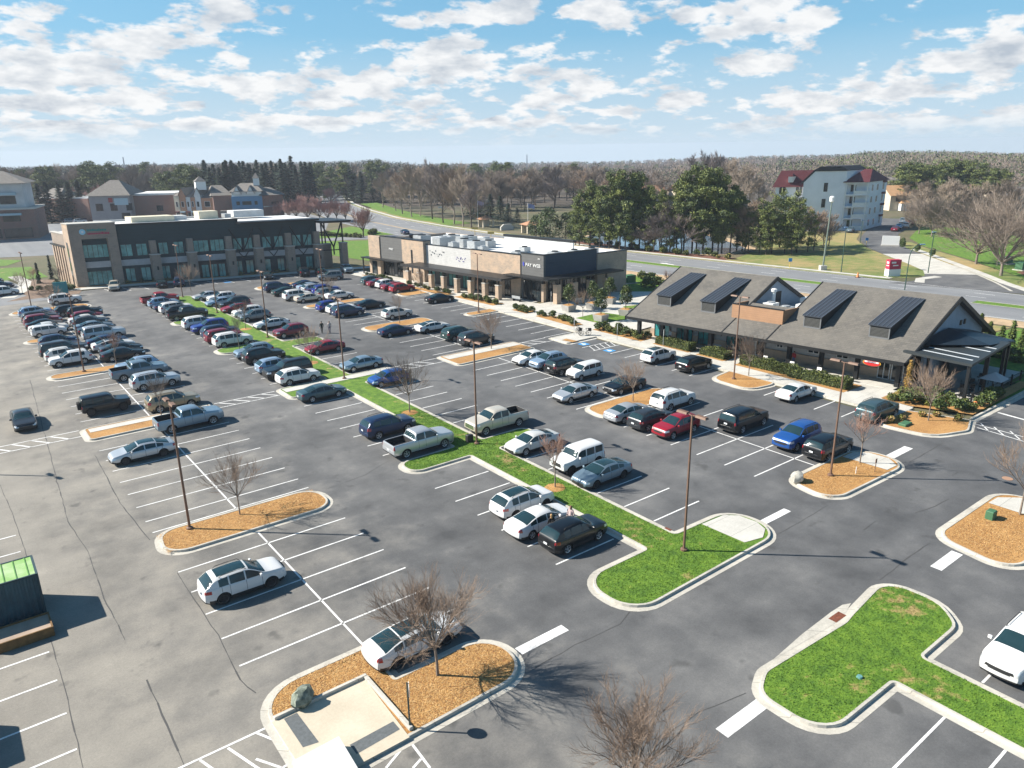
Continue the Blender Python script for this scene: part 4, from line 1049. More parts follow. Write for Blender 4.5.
def round_tree(H, seed, mats, name, cat, wide=.42, n=26, leaves=60, size=.035):
    rg = random.Random(seed); tr = MB(); cr = MB(); root = empty(name, cat, cat)
    tr.tube([(0,0,-.1),(0,0,H*.75)], [H*.018,H*.006], 6)
    for i in range(n):
        d = rdir(rg); f = (d.z+1)/2; w = wide*(1.0-.45*f)
        c = (d.x*H*w*.72, d.y*H*w*.72, H*(.14+.76*f)); s = H*.15*rg.uniform(.7,1.3); leafy(cr, c, (s,s,s*.85), leaves, H*size, rg, rg.choice((0,1,1,2)), 0, .3, 1.4)
    tr.build('trunk', BARKD, root); cr.build('crown', mats, root)
    return Kind(root)

# --- young bare trees of the car park
YT = [bare_tree(5.3, 1.6, 11, 10, 7, 6, 4, .90, .05, .0058, 'young_bare_tree'), bare_tree(5.0, 1.9, 12, 8, 6, 6, 3, .60, .05, .0065, 'young_bare_tree', mats=(BARK,TWIGR)), bare_tree(5.2, 2.0, 13, 7, 5, 6, 3, .55, .05, .007, 'young_bare_tree', mats=(BARK,TWIGG))]
BIG = bare_tree(6.1, 1.7, 21, 16, 9, 8, 5, .90, .07, .0050, 'young_bare_tree', mats=(BARK,TWIG), upright=.24)
BIG.place((15.1,25.8,.12), .3, 'widest bare tree on the bottom mulch island over the white sedan'); 
BIG.place((17.0,15.0,0), 2.1, 'bare tree cut off by the bottom edge of the picture, right of the mulch island', scale=.95)
for (k,x,y,s,rz,label) in [(0,13.3,48.4,.95,.4,'bare tree on the long mulch island beside a lamp post, left'),(1,32.9,37.8,.95,1.,'thin reddish bare tree in a mulch ring by the white off roader'),(0,33.0,59.0,1.2,2.,'bare tree in a mulch ring midway up the green strip'),(0,33.0,81.8,.95,3.,'thin bare tree on the strip beyond the concrete crossing'),
  (2,28.6,94.2,.92,.2,'thin bare tree on the first small grass tip of the strip'),(0,51.6,47.7,.90,.9,'bare tree on the mulch island by the black sedan, right block'),(0,67.4,45.6,1.0,1.4,'bare tree beside the lamp post on the restaurant bed'),(1,54.2,26.0,.98,2.2,'bare tree at the ramp end of the boulder island'),
  (0,67.9,27.0,1.12,.6,'broad grey bare tree on the bed at the restaurant corner'),(0,54.2,14.9,1.3,2.9,'bare tree at the right edge on the mulch island with a green box'),(2,51.4,93.3,.95,.5,'thin bare tree on the tapered island before the brick shop'),(0,52.9,73.0,1.05,1.2,'bare tree on the walkway island of the right block'),
  (1,14.6,95.4,.95,.3,'bare tree on the mulch island before the packed left block'),(0,13.9,140.2,.9,.8,'bare tree at the far tip of the left block'),(1,33.0,104.6,.95,1.9,'bare tree on the strip behind the white coupe'),(0,35.8,141.8,1.05,.7,'bare tree at the office end of the green strip'),(2,14.2,73.2,.92,2.5,'slender bare tree on the walkway island by the blue grey pickup'),
  (2,50.2,114.0,1.0,2.7,'bare tree on the slim island of the far right block'),(0,66.2,108.9+3,.9,.2,'bare tree at the bed near the red crossover')]:
    YT[k].place((x,y,.12), rz, label, 'young bare trees of the car park', s)
for x,y in ((32.9,37.8),(33.0,59.0),(33.0,81.8),(33.0,104.6)):
    m = MB(); n = 20; rg = random.Random(int(y)); m.add([(x,y,.20)]+[(x+.78*math.cos(2*math.pi*i/n)*rg.uniform(.85,1.1),y+.78*math.sin(2*math.pi*i/n)*rg.uniform(.85,1.1),.136) for i in range(n)], [(0,1+i,1+(i+1)%n) for i in range(n)]); m.build('mulch_ring', MULCH, kind='structure')
# --- grass blades on the near lawns
def grass(poly, n, seed):
    rg = random.Random(seed); m = MB(); xs = [p[0] for p in poly]; ys = [p[1] for p in poly]
    def inside(x,y):
        c = False
        for (x1,y1),(x2,y2) in zip(poly, poly[1:]+poly[:1]):
            if (y1 > y) != (y2 > y) and x < (x2-x1)*(y-y1)/(y2-y1)+x1: c = not c
        return c
    k = 0
    while k < n:
        x,y = rg.uniform(min(xs),max(xs)), rg.uniform(min(ys),min(max(ys),60))
        if not inside(x,y): continue
        if 36.7 < x and y > 23 : continue
        k += 1; a = rg.uniform(0,6.28); h = rg.uniform(.03,.085); w = rg.uniform(.012,.03); lx,ly = rg.gauss(0,.04),rg.gauss(0,.04)
        m.add([(x-w*math.cos(a),y-w*math.sin(a),.128),(x+w*math.cos(a),y+w*math.sin(a),.128),(x+lx,y+ly,.13+h)], [(0,1,2)])
    m.build('grass', LAWN, kind='stuff')
grass(S1, 26000, 1); grass(I6, 22000, 2)

# --- background trees: (kind, picture x of the trunk, distance, picture y of the top, group/label)
BT = [bare_tree(16, 2.4, s, 20, 7, 6, 4, .70, .26, .034, 'bare_tree', mats=mm, central=True, upright=.28) for s,mm in ((31,(BARKD,TWIGG)),(32,(BARK,TWIGT)),(33,(BARKD,TWIGV)),(34,(BARK,TWIG)))]
BTH = [16.,16.,16.,16.]
RB = bare_tree(6.5, 1.3, 41, 10, 7, 6, 4, .75, .11, .020, 'budding_tree', cat='budding tree', mats=(BARKD,TWIGP))
OPEN = bare_tree(15, 2.2, 42, 18, 9, 8, 4, 1.05, .22, .020, 'bare_tree', mats=(BARK,TWIGG), upright=.18)
PT = [pine_tree(18, 51, .20, .17, 1.15), pine_tree(18, 52, .14, .19, 1.15), pine_tree(18, 53, .30, .16, 1.1)]
YP = pine_tree(9, 54, .12, .24, .8, 'young_pine_tree')
SP = [spruce_tree(16, 61), spruce_tree(16, 62, .16)]
MG = round_tree(9, 71, LEAF, 'evergreen_tree', 'evergreen tree', .48, 36, 70, .034)
def tree_at(K, h0, px, dist, topy, label, group, rg, basez=None, wide=1.):
    x,y,zt = along(px, topy, dist); z0 = ground_z(x,y) if basez is None else basez
    s = max(.25,(zt-z0)/h0); w = s*wide
    return K.place((x,y,z0), rg.uniform(0,6.28), label, group, (w,w,s))
BGR = random.Random(99)
def near(px, by): x,y = at(px,by); return math.hypot(x,y)
# bare trees along the far side of the road
for px,by,ty in ((400,214,170),(409,217,165),(418,216,169),(430,219,164),(441,223,167),(452,224,168),(461,227,165),(470,228,178),(394,211,176)):
    tree_at(BT[BGR.randrange(4)],16,px,near(px,by),ty,'tall grey bare tree lining the far side of the road','bare trees along the road',BGR,wide=.95)
for i in range(34):
    px = BGR.uniform(380,480); tree_at(BT[BGR.randrange(4)],16,px,BGR.uniform(340,430),166+abs(px-430)*.09+BGR.uniform(0,7),'grey bare tree in the second row behind the road trees','bare trees behind the road trees',BGR,wide=1.1)
# wood behind the brick shop
for i in range(84):
    px = BGR.uniform(475,665); tree_at(BT[BGR.choice((0,2,3,0))],16,px,BGR.uniform(300,470),173-5*math.sin((px-480)/60)+BGR.uniform(-3,10),'grey brown bare tree in the wood beyond the pond','bare trees beyond the pond',BGR,wide=1.15)
# dark conifers by the bend of the road
for px,d,ty,k in ((352,392,175,0),(360,385,172,1),(372,388,178,0),(381,385,183,0),(346,400,182,1)):
    tree_at(SP[k],16,px,d,ty,'dark conifer in the clump at the bend of the road','conifers at the bend of the road',BGR,wide=2.0)
for px,d,ty in ((500,268,196),(508,262,203),(490,275,194),(517,258,208),(480,282,190),(473,290,186)):
    tree_at(SP[0],16,px,d,ty,'dark broad cedar behind the little gatehouse','cedars behind the gatehouse',BGR,wide=2.3)
# spruces on the skyline, left
for i in range(30):
    px = 206+i*3.6+BGR.uniform(-3,3); tree_at(SP[BGR.randrange(2)],16,px,BGR.uniform(345,400),155+6*abs(math.sin(i*1.7))+BGR.uniform(0,8),'dark spruce on the skyline behind the town houses','skyline spruces',BGR,wide=1.55)
for px,d,ty in ((44,330,182),(57,332,184),(66,330,181),(76,334,180),(36,330,184)):
    tree_at(SP[1],16,px,d,ty,'dark narrow conifer in the row right of the tall corner building','conifers by the corner building',BGR,wide=1.9)
for px,d,ty in ((88,400,160),(108,420,162),(96,390,165),(82,395,164),(178,365,168),(190,360,165),(203,365,168),(168,370,170),(182,375,163),(196,370,169),(158,372,172),(173,360,178),(186,362,180),(198,364,178),(162,366,182),(210,366,176),(316,430,163),(330,425,166),(370,440,160),(378,450,159),(386,440,163),(310,400,178),(300,395,181),(322,405,176)):
    tree_at(PT[BGR.randrange(3)],18,px,d,ty,'dark pine standing among the bare trees behind the office','pines behind the office',BGR,wide=1.35)
for i in range(26):
    px = BGR.choice((BGR.uniform(0,150),BGR.uniform(310,480),BGR.uniform(480,620))); tree_at(PT[BGR.randrange(3)],18,px,BGR.uniform(390,500),160+BGR.uniform(0,9),'dark pine scattered in the wood along the skyline','scattered skyline pines',BGR,wide=1.4)
# budding pink trees
for px,by,ty in ((287,221,199),(294,221,196),(306,222,197),(318,221,198),(326,222,199),(335,221,197),(344,222,199),(276,220,200),(361,237,204),(268,217,196),(300,212,193),(314,212,194)):
    tree_at(RB,6.5,px,near(px,by),ty,'pink budding tree in the row behind the office porch','budding trees behind the office',BGR,wide=1.35)
for i in range(34):
    px = BGR.choice((BGR.uniform(78,112),BGR.uniform(225,300),BGR.uniform(240,330))); tree_at(RB,6.5,px,BGR.uniform(370,400),178+BGR.uniform(0,12),'reddish budding tree among the houses behind the office','budding trees among the houses',BGR,wide=1.3)
for i in range(84):
    px = BGR.uniform(-10,400); tree_at(BT[BGR.randrange(4)],16,px,BGR.uniform(380,560),167+BGR.uniform(-2,12),'bare tree in the wood on the left skyline','bare trees of the left wood',BGR,wide=1.2)
# evergreen by the pond
tree_at(MG,9,550,near(550,241),206,'round dark evergreen at the road edge left of the pines',None,BGR,wide=1.0); tree_at(MG,9,566,near(566,240),211,'lower dark evergreen between the round one and the pines',None,BGR,wide=.9); tree_at(MG,9,536,near(536,238),214,'small dark evergreen beside the brick gate pavilion',None,BGR,wide=.9)
# pines by the pond
for px,by,ty,k,w in ((580,247,190,1,.85),(591,247,179,0,.85),(601,249,184,2,.8),(611,249,170,1,.85),(622,250,168,0,.8),(634,249,170,2,.85),(642,249,172,1,.85),(651,250,184,0,.8),(664,251,188,2,.75),(627,250,186,1,.9),(606,249,196,0,.9)):
    tree_at(PT[k],18,px,near(px,by),ty,'tall pine in the left clump by the pond','pines of the left clump by the pond',BGR,wide=w)
for px,by,ty,k,w in ((688,252,169,0,.85),(697,252,163,1,.9),(708,253,165,2,.9),(718,252,166,0,.85),(727,253,174,1,.85),(735,252,183,2,.85),(680,251,178,2,.75),(741,251,190,0,.85),(700,252,186,1,.95),(722,253,192,0,.95)):
    tree_at(PT[k],18,px,near(px,by),ty,'tall pine in the right clump by the pond','pines of the right clump by the pond',BGR,wide=w)
for px,by,ty in ((576,246,205),(591,248,212),(650,251,210),(668,252,214),(676,252,206),(745,252,212)):
    tree_at(YP,9,px,near(px,by),ty,'low young pine at the foot of the tall pond pines','young pines by the pond',BGR)
for px,by,ty in ((655,252,216),(662,252,209),(672,252,205),(684,253,208),(646,251,220)):
    tree_at(BT[2],16,px,near(px,by),ty,'thin bare tree between the two pine clumps','bare trees between the pine clumps',BGR,wide=1.3)
# trees right of the pines
for px,d,ty in ((735,300,160),(745,290,166),(752,300,170),(728,310,164),(760,300,178),(712,330,158),(704,335,155),(696,340,158),(720,330,156)):
    tree_at(BT[1 if px > 722 else 2],16,px,d,ty,'tall bare tree rising behind the right pine clump','bare trees behind the right pines',BGR,wide=1.1)
for px,by,ty,k in ((752,253,204,0),(764,254,197,1),(777,254,191,0),(790,254,194,1),(802,253,198,0),(812,252,208,1),(785,248,188,0),(798,247,189,1),(770,255,206,0),(796,255,205,0)):
    tree_at(YP,9,px,near(px,by),ty,'young pine in the thicket in front of the white apartment block','young pines before the apartment block',BGR,wide=.85)
for px,by,ty in ((748,253,205),(774,252,208),(800,251,206),(818,251,208),(826,249,214),(832,246,214),(760,249,200)):
    tree_at(BT[BGR.choice((0,1,3))],16,px,near(px,by),ty,'bare sapling in the thicket in front of the white apartment block','bare saplings before the apartment block',BGR,wide=1.1)
# trees at the right
tree_at(OPEN,15,990,near(990,265),182,'large spreading bare tree on the far right lawn',None,BGR,wide=1.0); tree_at(OPEN,15,1019,near(1019,277),176,'bare tree at the right edge beside the utility cabinets',None,BGR,wide=1.0); tree_at(OPEN,15,939,near(939,237),188,'bare tree on the lawn behind the parked cars of the side street',None,BGR,wide=1.05); tree_at(OPEN,15,925,near(925,234),192,'bare tree nearest the parked cars of the side street',None,BGR,wide=.95)
for i in range(34):
    px = BGR.uniform(905,1040); tree_at(BT[BGR.choice((1,1,3,0))],16,px,BGR.uniform(255,340),186+BGR.uniform(-8,10),'tan bare tree in the wood behind the right lawn','bare trees behind the right lawn',BGR,wide=1.15)
for px,d,ty,k in ((905,330,163,0),(912,325,161,1),(920,335,162,2),(930,330,164,0),(943,360,161,1),(955,360,158,0),(966,362,159,2),(975,360,160,1),(985,358,162,0),(997,355,167,2),(1006,355,168,1),(862,340,165,1),(870,345,166,0)):
    tree_at(PT[k],18,px,d,ty,'green pine rising above the bare wood on the right','pines above the right wood',BGR,wide=1.35)
# --- the woods that run to the horizon: one mass
def straw(poly, n, seed, z=.131):
    rg = random.Random(seed); m = MB(); xs = [p[0] for p in poly]; ys = [p[1] for p in poly]; k = 0
    while k < n:
        x,y = rg.uniform(min(xs),max(xs)), rg.uniform(min(ys),max(ys)); c = False
        for (x1,y1),(x2,y2) in zip(poly, poly[1:]+poly[:1]):
            if (y1 > y) != (y2 > y) and x < (x2-x1)*(y-y1)/(y2-y1)+x1: c = not c
        if not c or (seed == 2 and x < 12.5 and y < 28.0): continue
        k += 1; a = rg.uniform(0,6.28); l = rg.uniform(.08,.22); w = rg.uniform(.008,.02); dx,dy = math.cos(a)*l,math.sin(a)*l; h = rg.uniform(.0,.05)
        m.add([(x-dy/l*w,y+dx/l*w,z),(x+dy/l*w,y-dx/l*w,z+.004),(x+dx,y+dy,z+h)],[(0,1,2)],rg.choice((0,0,1,2)))
    m.build('pine_straw', [mat('straw_gold',(.50,.275,.09),.9),mat('straw_pale',(.60,.39,.17),.9),mat('straw_brown',(.22,.10,.035),.9)], kind='stuff')
straw(I2, 14000, 2); straw([(8.0,46.0),(18.8,46.0),(18.8,49.0),(8.0,49.0)], 6500, 3); straw([(46.8,24.2),(54.2,24.2),(54.2,27.5),(47.2,27.5)], 4500, 4); straw([(46.8,12.8),(54.2,12.8),(54.2,16.8),(47.4,16.8)], 5000, 5)
def far_woods():
    rg = random.Random(5); m = MB()
    mats = [MC['twig_grey'],MC['twig_violet_grey'],MC['twig_tan'],MC['twig_brown'],SPR[0],PINE[2],PINE[1],PINE[0]]
    def sky(px):
        pts = [(-200,161),(0,161),(60,158),(100,161),(170,160),(200,157),(300,158),(380,159),(420,163),(500,167),(560,164),(620,166),(700,163),(760,161),(820,157),(865,150),(950,149),(1024,153),(1200,154)]
        for a,b in zip(pts,pts[1:]):
            if a[0] <= px <= b[0]: return a[1]+(b[1]-a[1])*(px-a[0])/(b[0]-a[0])
        return 160
    for i in range(4200):
        px = rg.uniform(-150,1180); q = rg.random(); d = 430+1350*q**1.15
        if px > 760: d = 365+1300*q**1.2
        x,y,zt = along(px, sky(px)+rg.uniform(0,2.5)+rg.random()**2*(5 if px < 780 else 2.5), d); z0 = ground_z(x,y); h = max(9,min(19,zt-z0)); w = h*rg.uniform(.30,.42)*(.9+d/1500); big = d/500
        green = rg.random() < (.30 if px < 520 else .14 if px < 780 else .24)
        mi = rg.choice((0,0,1,1,2,3,0,1)) if not green else (4 if px < 520 else rg.choice((5,5,6)))
        n = int(150-90*q)
        if not green:
            for _ in range(n):
                t = rdir(rg); r = rg.uniform(.2,1)**.5; p = Vector((x+t.x*w*r, y+t.y*w*r, z0+h*.56+t.z*h*.44*r)); a = (Vector((t.x,t.y,abs(t.z)*.6+.7)).normalized()+rdir(rg)*.35)*rg.uniform(1.0,2.3)*big**.6; b = rdir(rg)*.15*big
                m.add([tuple(p-a*.5-b),tuple(p-a*.5+b),tuple(p+a*.5)], [(0,1,2)], mi)
        else: leafy(m,(x,y,z0+h*.58),(w*.9,w*.9,h*.44),int(n*1.1),.75*big**.75,rg,mi,0,.3,1.4)
    m.build('far_woods', mats, kind='stuff')
far_woods()
# ------------------------------------------------------------------ buildings
def brick_mat(name, a, b, c, sx=.42, sz=.16, mortar=(.30,.28,.25), ax=(1,1)):
    n = NT(name, .9); tc = n.N.new('ShaderNodeTexCoord'); x,y,z = n.xyz(tc.outputs['Object'])
    h = n.math('ADD', n.math('MULTIPLY', x, ax[0]), n.math('MULTIPLY', y, ax[1]))
    cb = n.N.new('ShaderNodeCombineXYZ'); n.L.new(h, cb.inputs[0]); n.L.new(z, cb.inputs[1])
    br = n.N.new('ShaderNodeTexBrick'); n.L.new(cb.outputs[0], br.inputs['Vector']); br.inputs['Scale'].default_value = 1; br.inputs['Brick Width'].default_value = sx; br.inputs['Row Height'].default_value = sz; br.inputs['Mortar Size'].default_value = .012
    br.inputs['Color1'].default_value = (*a,1); br.inputs['Color2'].default_value = (*b,1); br.inputs['Mortar'].default_value = (*mortar,1); br.inputs['Bias'].default_value = -.1
    big = n.noise(.7, 5, .65, tc.outputs['Object']); col = n.mix(n.ramp(big, [(.42,0.),(.62,.75)]), br.outputs['Color'], c)
    return n.out(col, br.outputs['Fac'], .2, .01)
STONE = brick_mat('tan_stone_veneer', (.42,.31,.22), (.30,.235,.18), (.50,.36,.25)); BRWN = brick_mat('grey_brown_brick', (.26,.205,.165), (.20,.16,.132), (.31,.245,.195))
MIDB = brick_mat('tan_grey_brick', (.33,.26,.20), (.25,.20,.16), (.38,.30,.235)); RED = brick_mat('dull_red_brick', (.20,.095,.075), (.15,.075,.06), (.235,.12,.095)); ORB = brick_mat('orange_brick', (.42,.19,.10), (.36,.16,.09), (.46,.23,.13))
def siding(name, c, pitch=.2, vert=False):
    n = NT(name, .75); tc = n.N.new('ShaderNodeTexCoord'); x,y,z = n.xyz(tc.outputs['Object'])
    q = n.math('FRACT', n.math('DIVIDE', n.math('ADD',x,y) if vert else z, pitch)); line = n.math('LESS_THAN', q, .10)
    nz = n.noise(1.2, 4, .6, tc.outputs['Object']); col = n.mix(n.ramp(nz, [(.3,0.),(.7,1.)]), tuple(v*.9 for v in c), tuple(min(1,v*1.07) for v in c))
    return n.out(n.mix(n.math('MULTIPLY', line, .45), col, tuple(v*.45 for v in c)), q, .15, .01)
TEALD = siding('dark_slate_panel', (.015,.038,.046), .6); NAVYP = siding('navy_metal_panel', (.022,.045,.075), .45); GREYP = siding('grey_fibre_panel', (.115,.115,.112), .5); WHITEP = siding('white_fibre_board', (.50,.495,.48), .3)
BLUEGR = siding('pale_blue_grey_siding', (.33,.38,.44), .18); GREYS = siding('grey_lap_siding', (.25,.255,.265), .2); WOODP = siding('cedar_board', (.36,.205,.115), .24)
BAND = mat('pale_grey_band', (.36,.36,.365), .8, 0, .12, 1); DKM = mat('dark_metal', (.018,.020,.022), .45, .3); TPO = mat('white_roof_membrane', (.60,.60,.59), .85, 0, .20, .35); CAP = mat('stone_cap', (.46,.44,.40), .85); STEEL = mat('galvanised_unit', (.40,.42,.43), .5, .35, .15, 2)
WGL = mat('teal_reflection_glass', (.11,.30,.285), .09, 0, spec=.7, var=.45, scale=.55); DGL = mat('dark_window_glass', (.018,.026,.030), .06, 0, spec=.6); FRM = mat('black_window_frame', (.012,.014,.015), .5); WTR = mat('white_trim', (.72,.72,.70), .7)  # WGL carries the panes' teal reflection in its base colour
CREAM = mat('cream_unit', (.62,.56,.42), .8, 0, .1, 1); TILEG = mat('grey_roof_tile', (.16,.145,.13), .9, 0, .2, 1.5); MARO = mat('maroon_roof', (.115,.026,.030), .75, 0, .15, 1.5); STUC = mat('cream_stucco', (.55,.47,.36), .9, 0, .1, 1)
def shingle_mat():
    n = NT('weathered_shingles', .92); tc = n.N.new('ShaderNodeTexCoord'); x,y,z = n.xyz(tc.outputs['Object'])
    cb = n.N.new('ShaderNodeCombineXYZ'); n.L.new(y, cb.inputs[0]); n.L.new(n.math('MULTIPLY', z, 2.1), cb.inputs[1])
    br = n.N.new('ShaderNodeTexBrick'); n.L.new(cb.outputs[0], br.inputs['Vector']); br.inputs['Scale'].default_value = 1; br.inputs['Brick Width'].default_value = .5; br.inputs['Row Height'].default_value = .3; br.inputs['Mortar Size'].default_value = .018
    br.inputs['Color1'].default_value = (.125,.116,.103,1); br.inputs['Color2'].default_value = (.088,.083,.076,1); br.inputs['Mortar'].default_value = (.06,.056,.05,1)
    big = n.noise(.35, 5, .6, tc.outputs['Object']); c = n.mix(n.ramp(big, [(.35,0.),(.7,.7)]), br.outputs['Color'], (.155,.142,.122))
    return n.out(c, br.outputs['Fac'], .35, .02)
SHING = shingle_mat()
def windows(parent, wall_v, wins, z0, z1, glass=WGL, panes=2, depth=.08, sgn=-1, axis='u', name='window', trim=FRM, sill=False):
    """windows set in a wall: frame (part) > pane (sub-part); wins = [(u0,u1)]"""
    for (a,b) in wins:
        m = MB(); t = .07
        def bx(mm,u0,u1,za,zb,va,vb):
            if axis == 'u': mm.box(u0,u1,min(va,vb),max(va,vb),za,zb)
            else: mm.box(min(va,vb),max(va,vb),u0,u1,za,zb)
        o = wall_v+sgn*depth
        bx(m,a,b,z0,z0+t,wall_v+sgn*.003,o); bx(m,a,b,z1-t,z1,wall_v+sgn*.003,o); n = panes if isinstance(panes,int) else max(1,round((b-a)/panes))
        for i in range(n+1):
            u = a+t/2+(b-a-t)*i/n; bx(m,u-t/2,u+t/2,z0+t,z1-t,wall_v+sgn*.003,o)
        if sill: bx(m,a-.1,b+.1,z0-.1,z0-.004,wall_v+sgn*.003,wall_v+sgn*.16)
        f = m.build(name, trim, parent)
        g = MB(); bx(g,a+t,b-t,z0+t,z1-t,wall_v+sgn*.006,wall_v+sgn*.03); g.build('pane', glass, f)
def shear_tree(root, A):
    '''the plan of this building is a parallelogram: shear the meshes, not the objects'''
    A = Matrix(A).to_4x4() if len(A) == 3 else Matrix(A); seen = set()
    def go(o, L):
        for c in o.children:
            Lc = L@Matrix.LocRotScale(c.location, c.rotation_euler, c.scale)
            if c.type == 'MESH' and c.data.name not in seen: seen.add(c.data.name); c.data.transform(Lc.inverted()@A@Lc)
            go(c, Lc)
    go(root, Matrix.Identity(4))
def part(parent, name, m, *boxes):
    b = MB()
    for q in boxes: b.box(*q)
    return b.build(name, m, parent)
def text(parent, name, s, size, loc, rot, m, ext=.03, align='CENTER'):
    cu = bpy.data.curves.new(name,'FONT'); cu.body = s; cu.size = size; cu.extrude = ext; cu.align_x = align
    o = bpy.data.objects.new(name, cu); me = bpy.data.meshes.new_from_object(o); bpy.data.objects.remove(o); me.materials.clear(); me.materials.append(m)
    o = bpy.data.objects.new(name, me); COL.objects.link(o); o.parent = parent; o.location = loc; o.rotation_euler = rot; return o

# ---- the dark two-storey office
def office():
    x,y = office_xy(0,0); o = empty('office_building', 'dark two storey office with a brick pylon and an open steel porch', 'office building', (x,y,0))
    # pylon
    part(o,'pylon',BRWN,(0,1.9,-.35,3.2,0,11.7),(6.3,7.9,-.35,3.2,0,11.7),(1.903,6.297,-.35,3.2,8.9,11.7)); part(o,'coping',CAP,(-.08,7.98,-.43,3.28,11.703,11.83))
    part(o,'pylon_sunlit_facing',STONE,(-.06,-.004,-.3,3.15,.02,11.6)); part(o,'slot_window',DGL,(-.10,-.064,1.2,2.1,.4,8.3))  # paler facing puts the sunlit look of the pylon's left side into colour
    part(o,'wall',TEALD,(1.903,6.297,.5,.9,0,8.897)); part(o,'band',BAND,(1.91,6.29,.30,.496,3.45,4.6))
    windows(o,.5,[(1.95,6.25)],5.3,7.8,panes=5); windows(o,.5,[(1.95,6.25)],.12,2.8,panes=5)
    # left flank with fins
    part(o,'side_wall',BRWN,(.9,1.5,3.203,15,0,9.4)); part(o,'coping',CAP,(.8,1.6,3.29,15.1,9.403,9.55)); part(o,'ledge',DKM,(.35,.896,3.29,15.05,7.0,7.25))
    for i in range(7): part(o,'pilaster',STONE,(.45,.896,3.7+i*1.6,4.35+i*1.6,0,6.99))
    # main block
    part(o,'wall',TEALD,(7.903,30.0,.3,12,0,11.0)); part(o,'wall',TEALD,(30.003,45.2,.3,12,0,10.35)); m = MB(); m.box(29.6,45.2,-1.5,11.6,10.353,10.7); m.build('flat_roof', DKM, o); part(o,'roof',TPO,(7.9,29.9,.75,11.6,11.003,11.06),(30.2,45.0,.9,11.5,10.703,10.75),(1.55,7.9,3.4,14.9,9.0,9.38)); part(o,'coping',DKM,(7.903,30,.16,.74,11.004,11.36))
    part(o,'parapet',TPO,(7.903,29.5,11.7,12,11.07,11.4)); part(o,'wall',TEALD,(7.903,45.2,12.003,15,0,9.0))
    part(o,'band',BAND,(7.91,27.9,.12,.296,3.45,4.6),(32.5,45.2,.12,.296,3.45,4.6),(27.903,32.497,.12,.296,3.9,4.6))
    for px in (13.8,20.4,27.6,33.0,39.2,45.0):
        q = part(o,'pier',BRWN,(px-.75,px+.75,-1.1,.11,0,5.3),(px-.55,px+.55,-.45,.11,5.45,8.0)); part(q,'pier_cap',CAP,(px-.85,px+.85,-1.2,.11,5.303,5.446))
        part(q,'wall_lamp',DKM,(px-.12,px+.12,-1.25,-1.103,2.4,3.1))
    windows(o,.3,[(8.3,10.3),(11.0,12.9),(14.9,16.6),(17.6,19.4),(21.2,24.0),(24.3,26.9),(28.6,30.3),(30.7,32.3),(34.2,36.0),(36.6,38.4),(40.2,42.0),(42.4,44.2)],5.2,7.5,panes=1.0)
    windows(o,.3,[(8.5,10.2),(11.2,12.9),(14.8,16.4),(17.6,19.4),(28.5,29.9),(30.6,32.1),(34.3,35.5),(36.8,38.2),(40.2,41.5),(42.6,44.0)],.35,2.95,panes=.9)
    part(o,'entrance',DKM,(21.3,26.7,-.0,.296,0,3.4)); windows(o,-.0,[(22.0,23.4),(23.6,25.0),(25.2,26.5)],.1,2.7,panes=2,name='door')
    # thin flying roof at the right end
    m = MB(); m.add([(45.25,-2.2,9.75),(50.9,-2.4,9.75),(50.9,6.5,9.75),(45.25,6.5,9.75),(45.25,-2.2,10.2),(51.3,-2.7,10.2),(51.3,6.5,10.2),(45.25,6.5,10.2)], [(0,3,2,1),(4,5,6,7),(0,1,5,4),(1,2,6,5),(2,3,7,6),(3,0,4,7)]); m.build('flying_roof', DKM, o)
    def strut(name, a, b, r=.16):
        m = MB(); m.tube([a,b], r, 4); m.build(name, DKM, o)
    for cx in (30.3,36.1,42.1):
        strut('brace',(cx,-.1,4.9),(cx-2.3,-.1,9.4),.10); strut('brace',(cx,-.1,4.9),(cx+2.3,-.1,9.4),.10); strut('brace',(cx,-.1,3.5),(cx-1.0,-.1,4.8),.08); strut('brace',(cx,-.1,3.5),(cx+1.0,-.1,4.8),.08)
    # open porch
    strut('post',(45.9,-.6,5.2),(45.9,-.6,9.74)); strut('post',(50.2,-.6,5.4),(50.2,-.6,9.74)); strut('post',(47.4,4.5,0),(47.4,4.5,9.74)); strut('post',(49.8,5.6,0),(49.8,5.6,9.74))
    strut('brace',(46.0,-.6,9.6),(48.2,-.6,4.6)); strut('brace',(50.1,-.6,9.6),(48.2,-.6,4.6)); strut('brace',(48.2,-.6,4.6),(48.2,-.6,3.0)); strut('beam',(46,-.6,7.2),(50.1,-.6,7.2),.09); strut('beam',(46,-.6,4.0),(49.6,-.6,4.0),.10); strut('beam',(47,5.6,7.2),(50.1,5.6,7.2),.09)
    for (u0,u1,v0,v1,h) in ((49.6,50.8,-1.2,0,5.4),(46.9,48.9,1.6,2.8,5.0)):
        q = part(o,'brick_column',BRWN,(u0,u1,v0,v1,0,h)); part(q,'pier_cap',CAP,(u0-.08,u1+.08,v0-.08,v1+.08,h+.003,h+.14))
    # roof plant
    for (u0,u1,v0,v1,z1,mt) in ((12.8,20.6,6,9.5,12.1,CREAM),(25.6,29.2,7,9.5,12.6,CREAM),(30.6,31.8,7.2,8.8,11.9,STEEL),(32.5,38.5,7.5,10.5,12.4,TPO),(21,23.6,8,10.5,11.9,TPO)):
        part(o,'roof_unit',mt,(u0,u1,v0,v1,11.063,z1))
    # sign on the pylon: a pale blue disc and two lines of lettering too far off to read
    s = empty('pylon_sign','','') ; bpy.data.objects.remove(s)
    m = MB(); m.lathe([(.52,-.42),(.52,-.356)], 24, axis='y', c=(2.25,0,10.25)); dsc = m.build('sign_disc', mat('pale_blue_sign',(.30,.58,.72),.4), o)
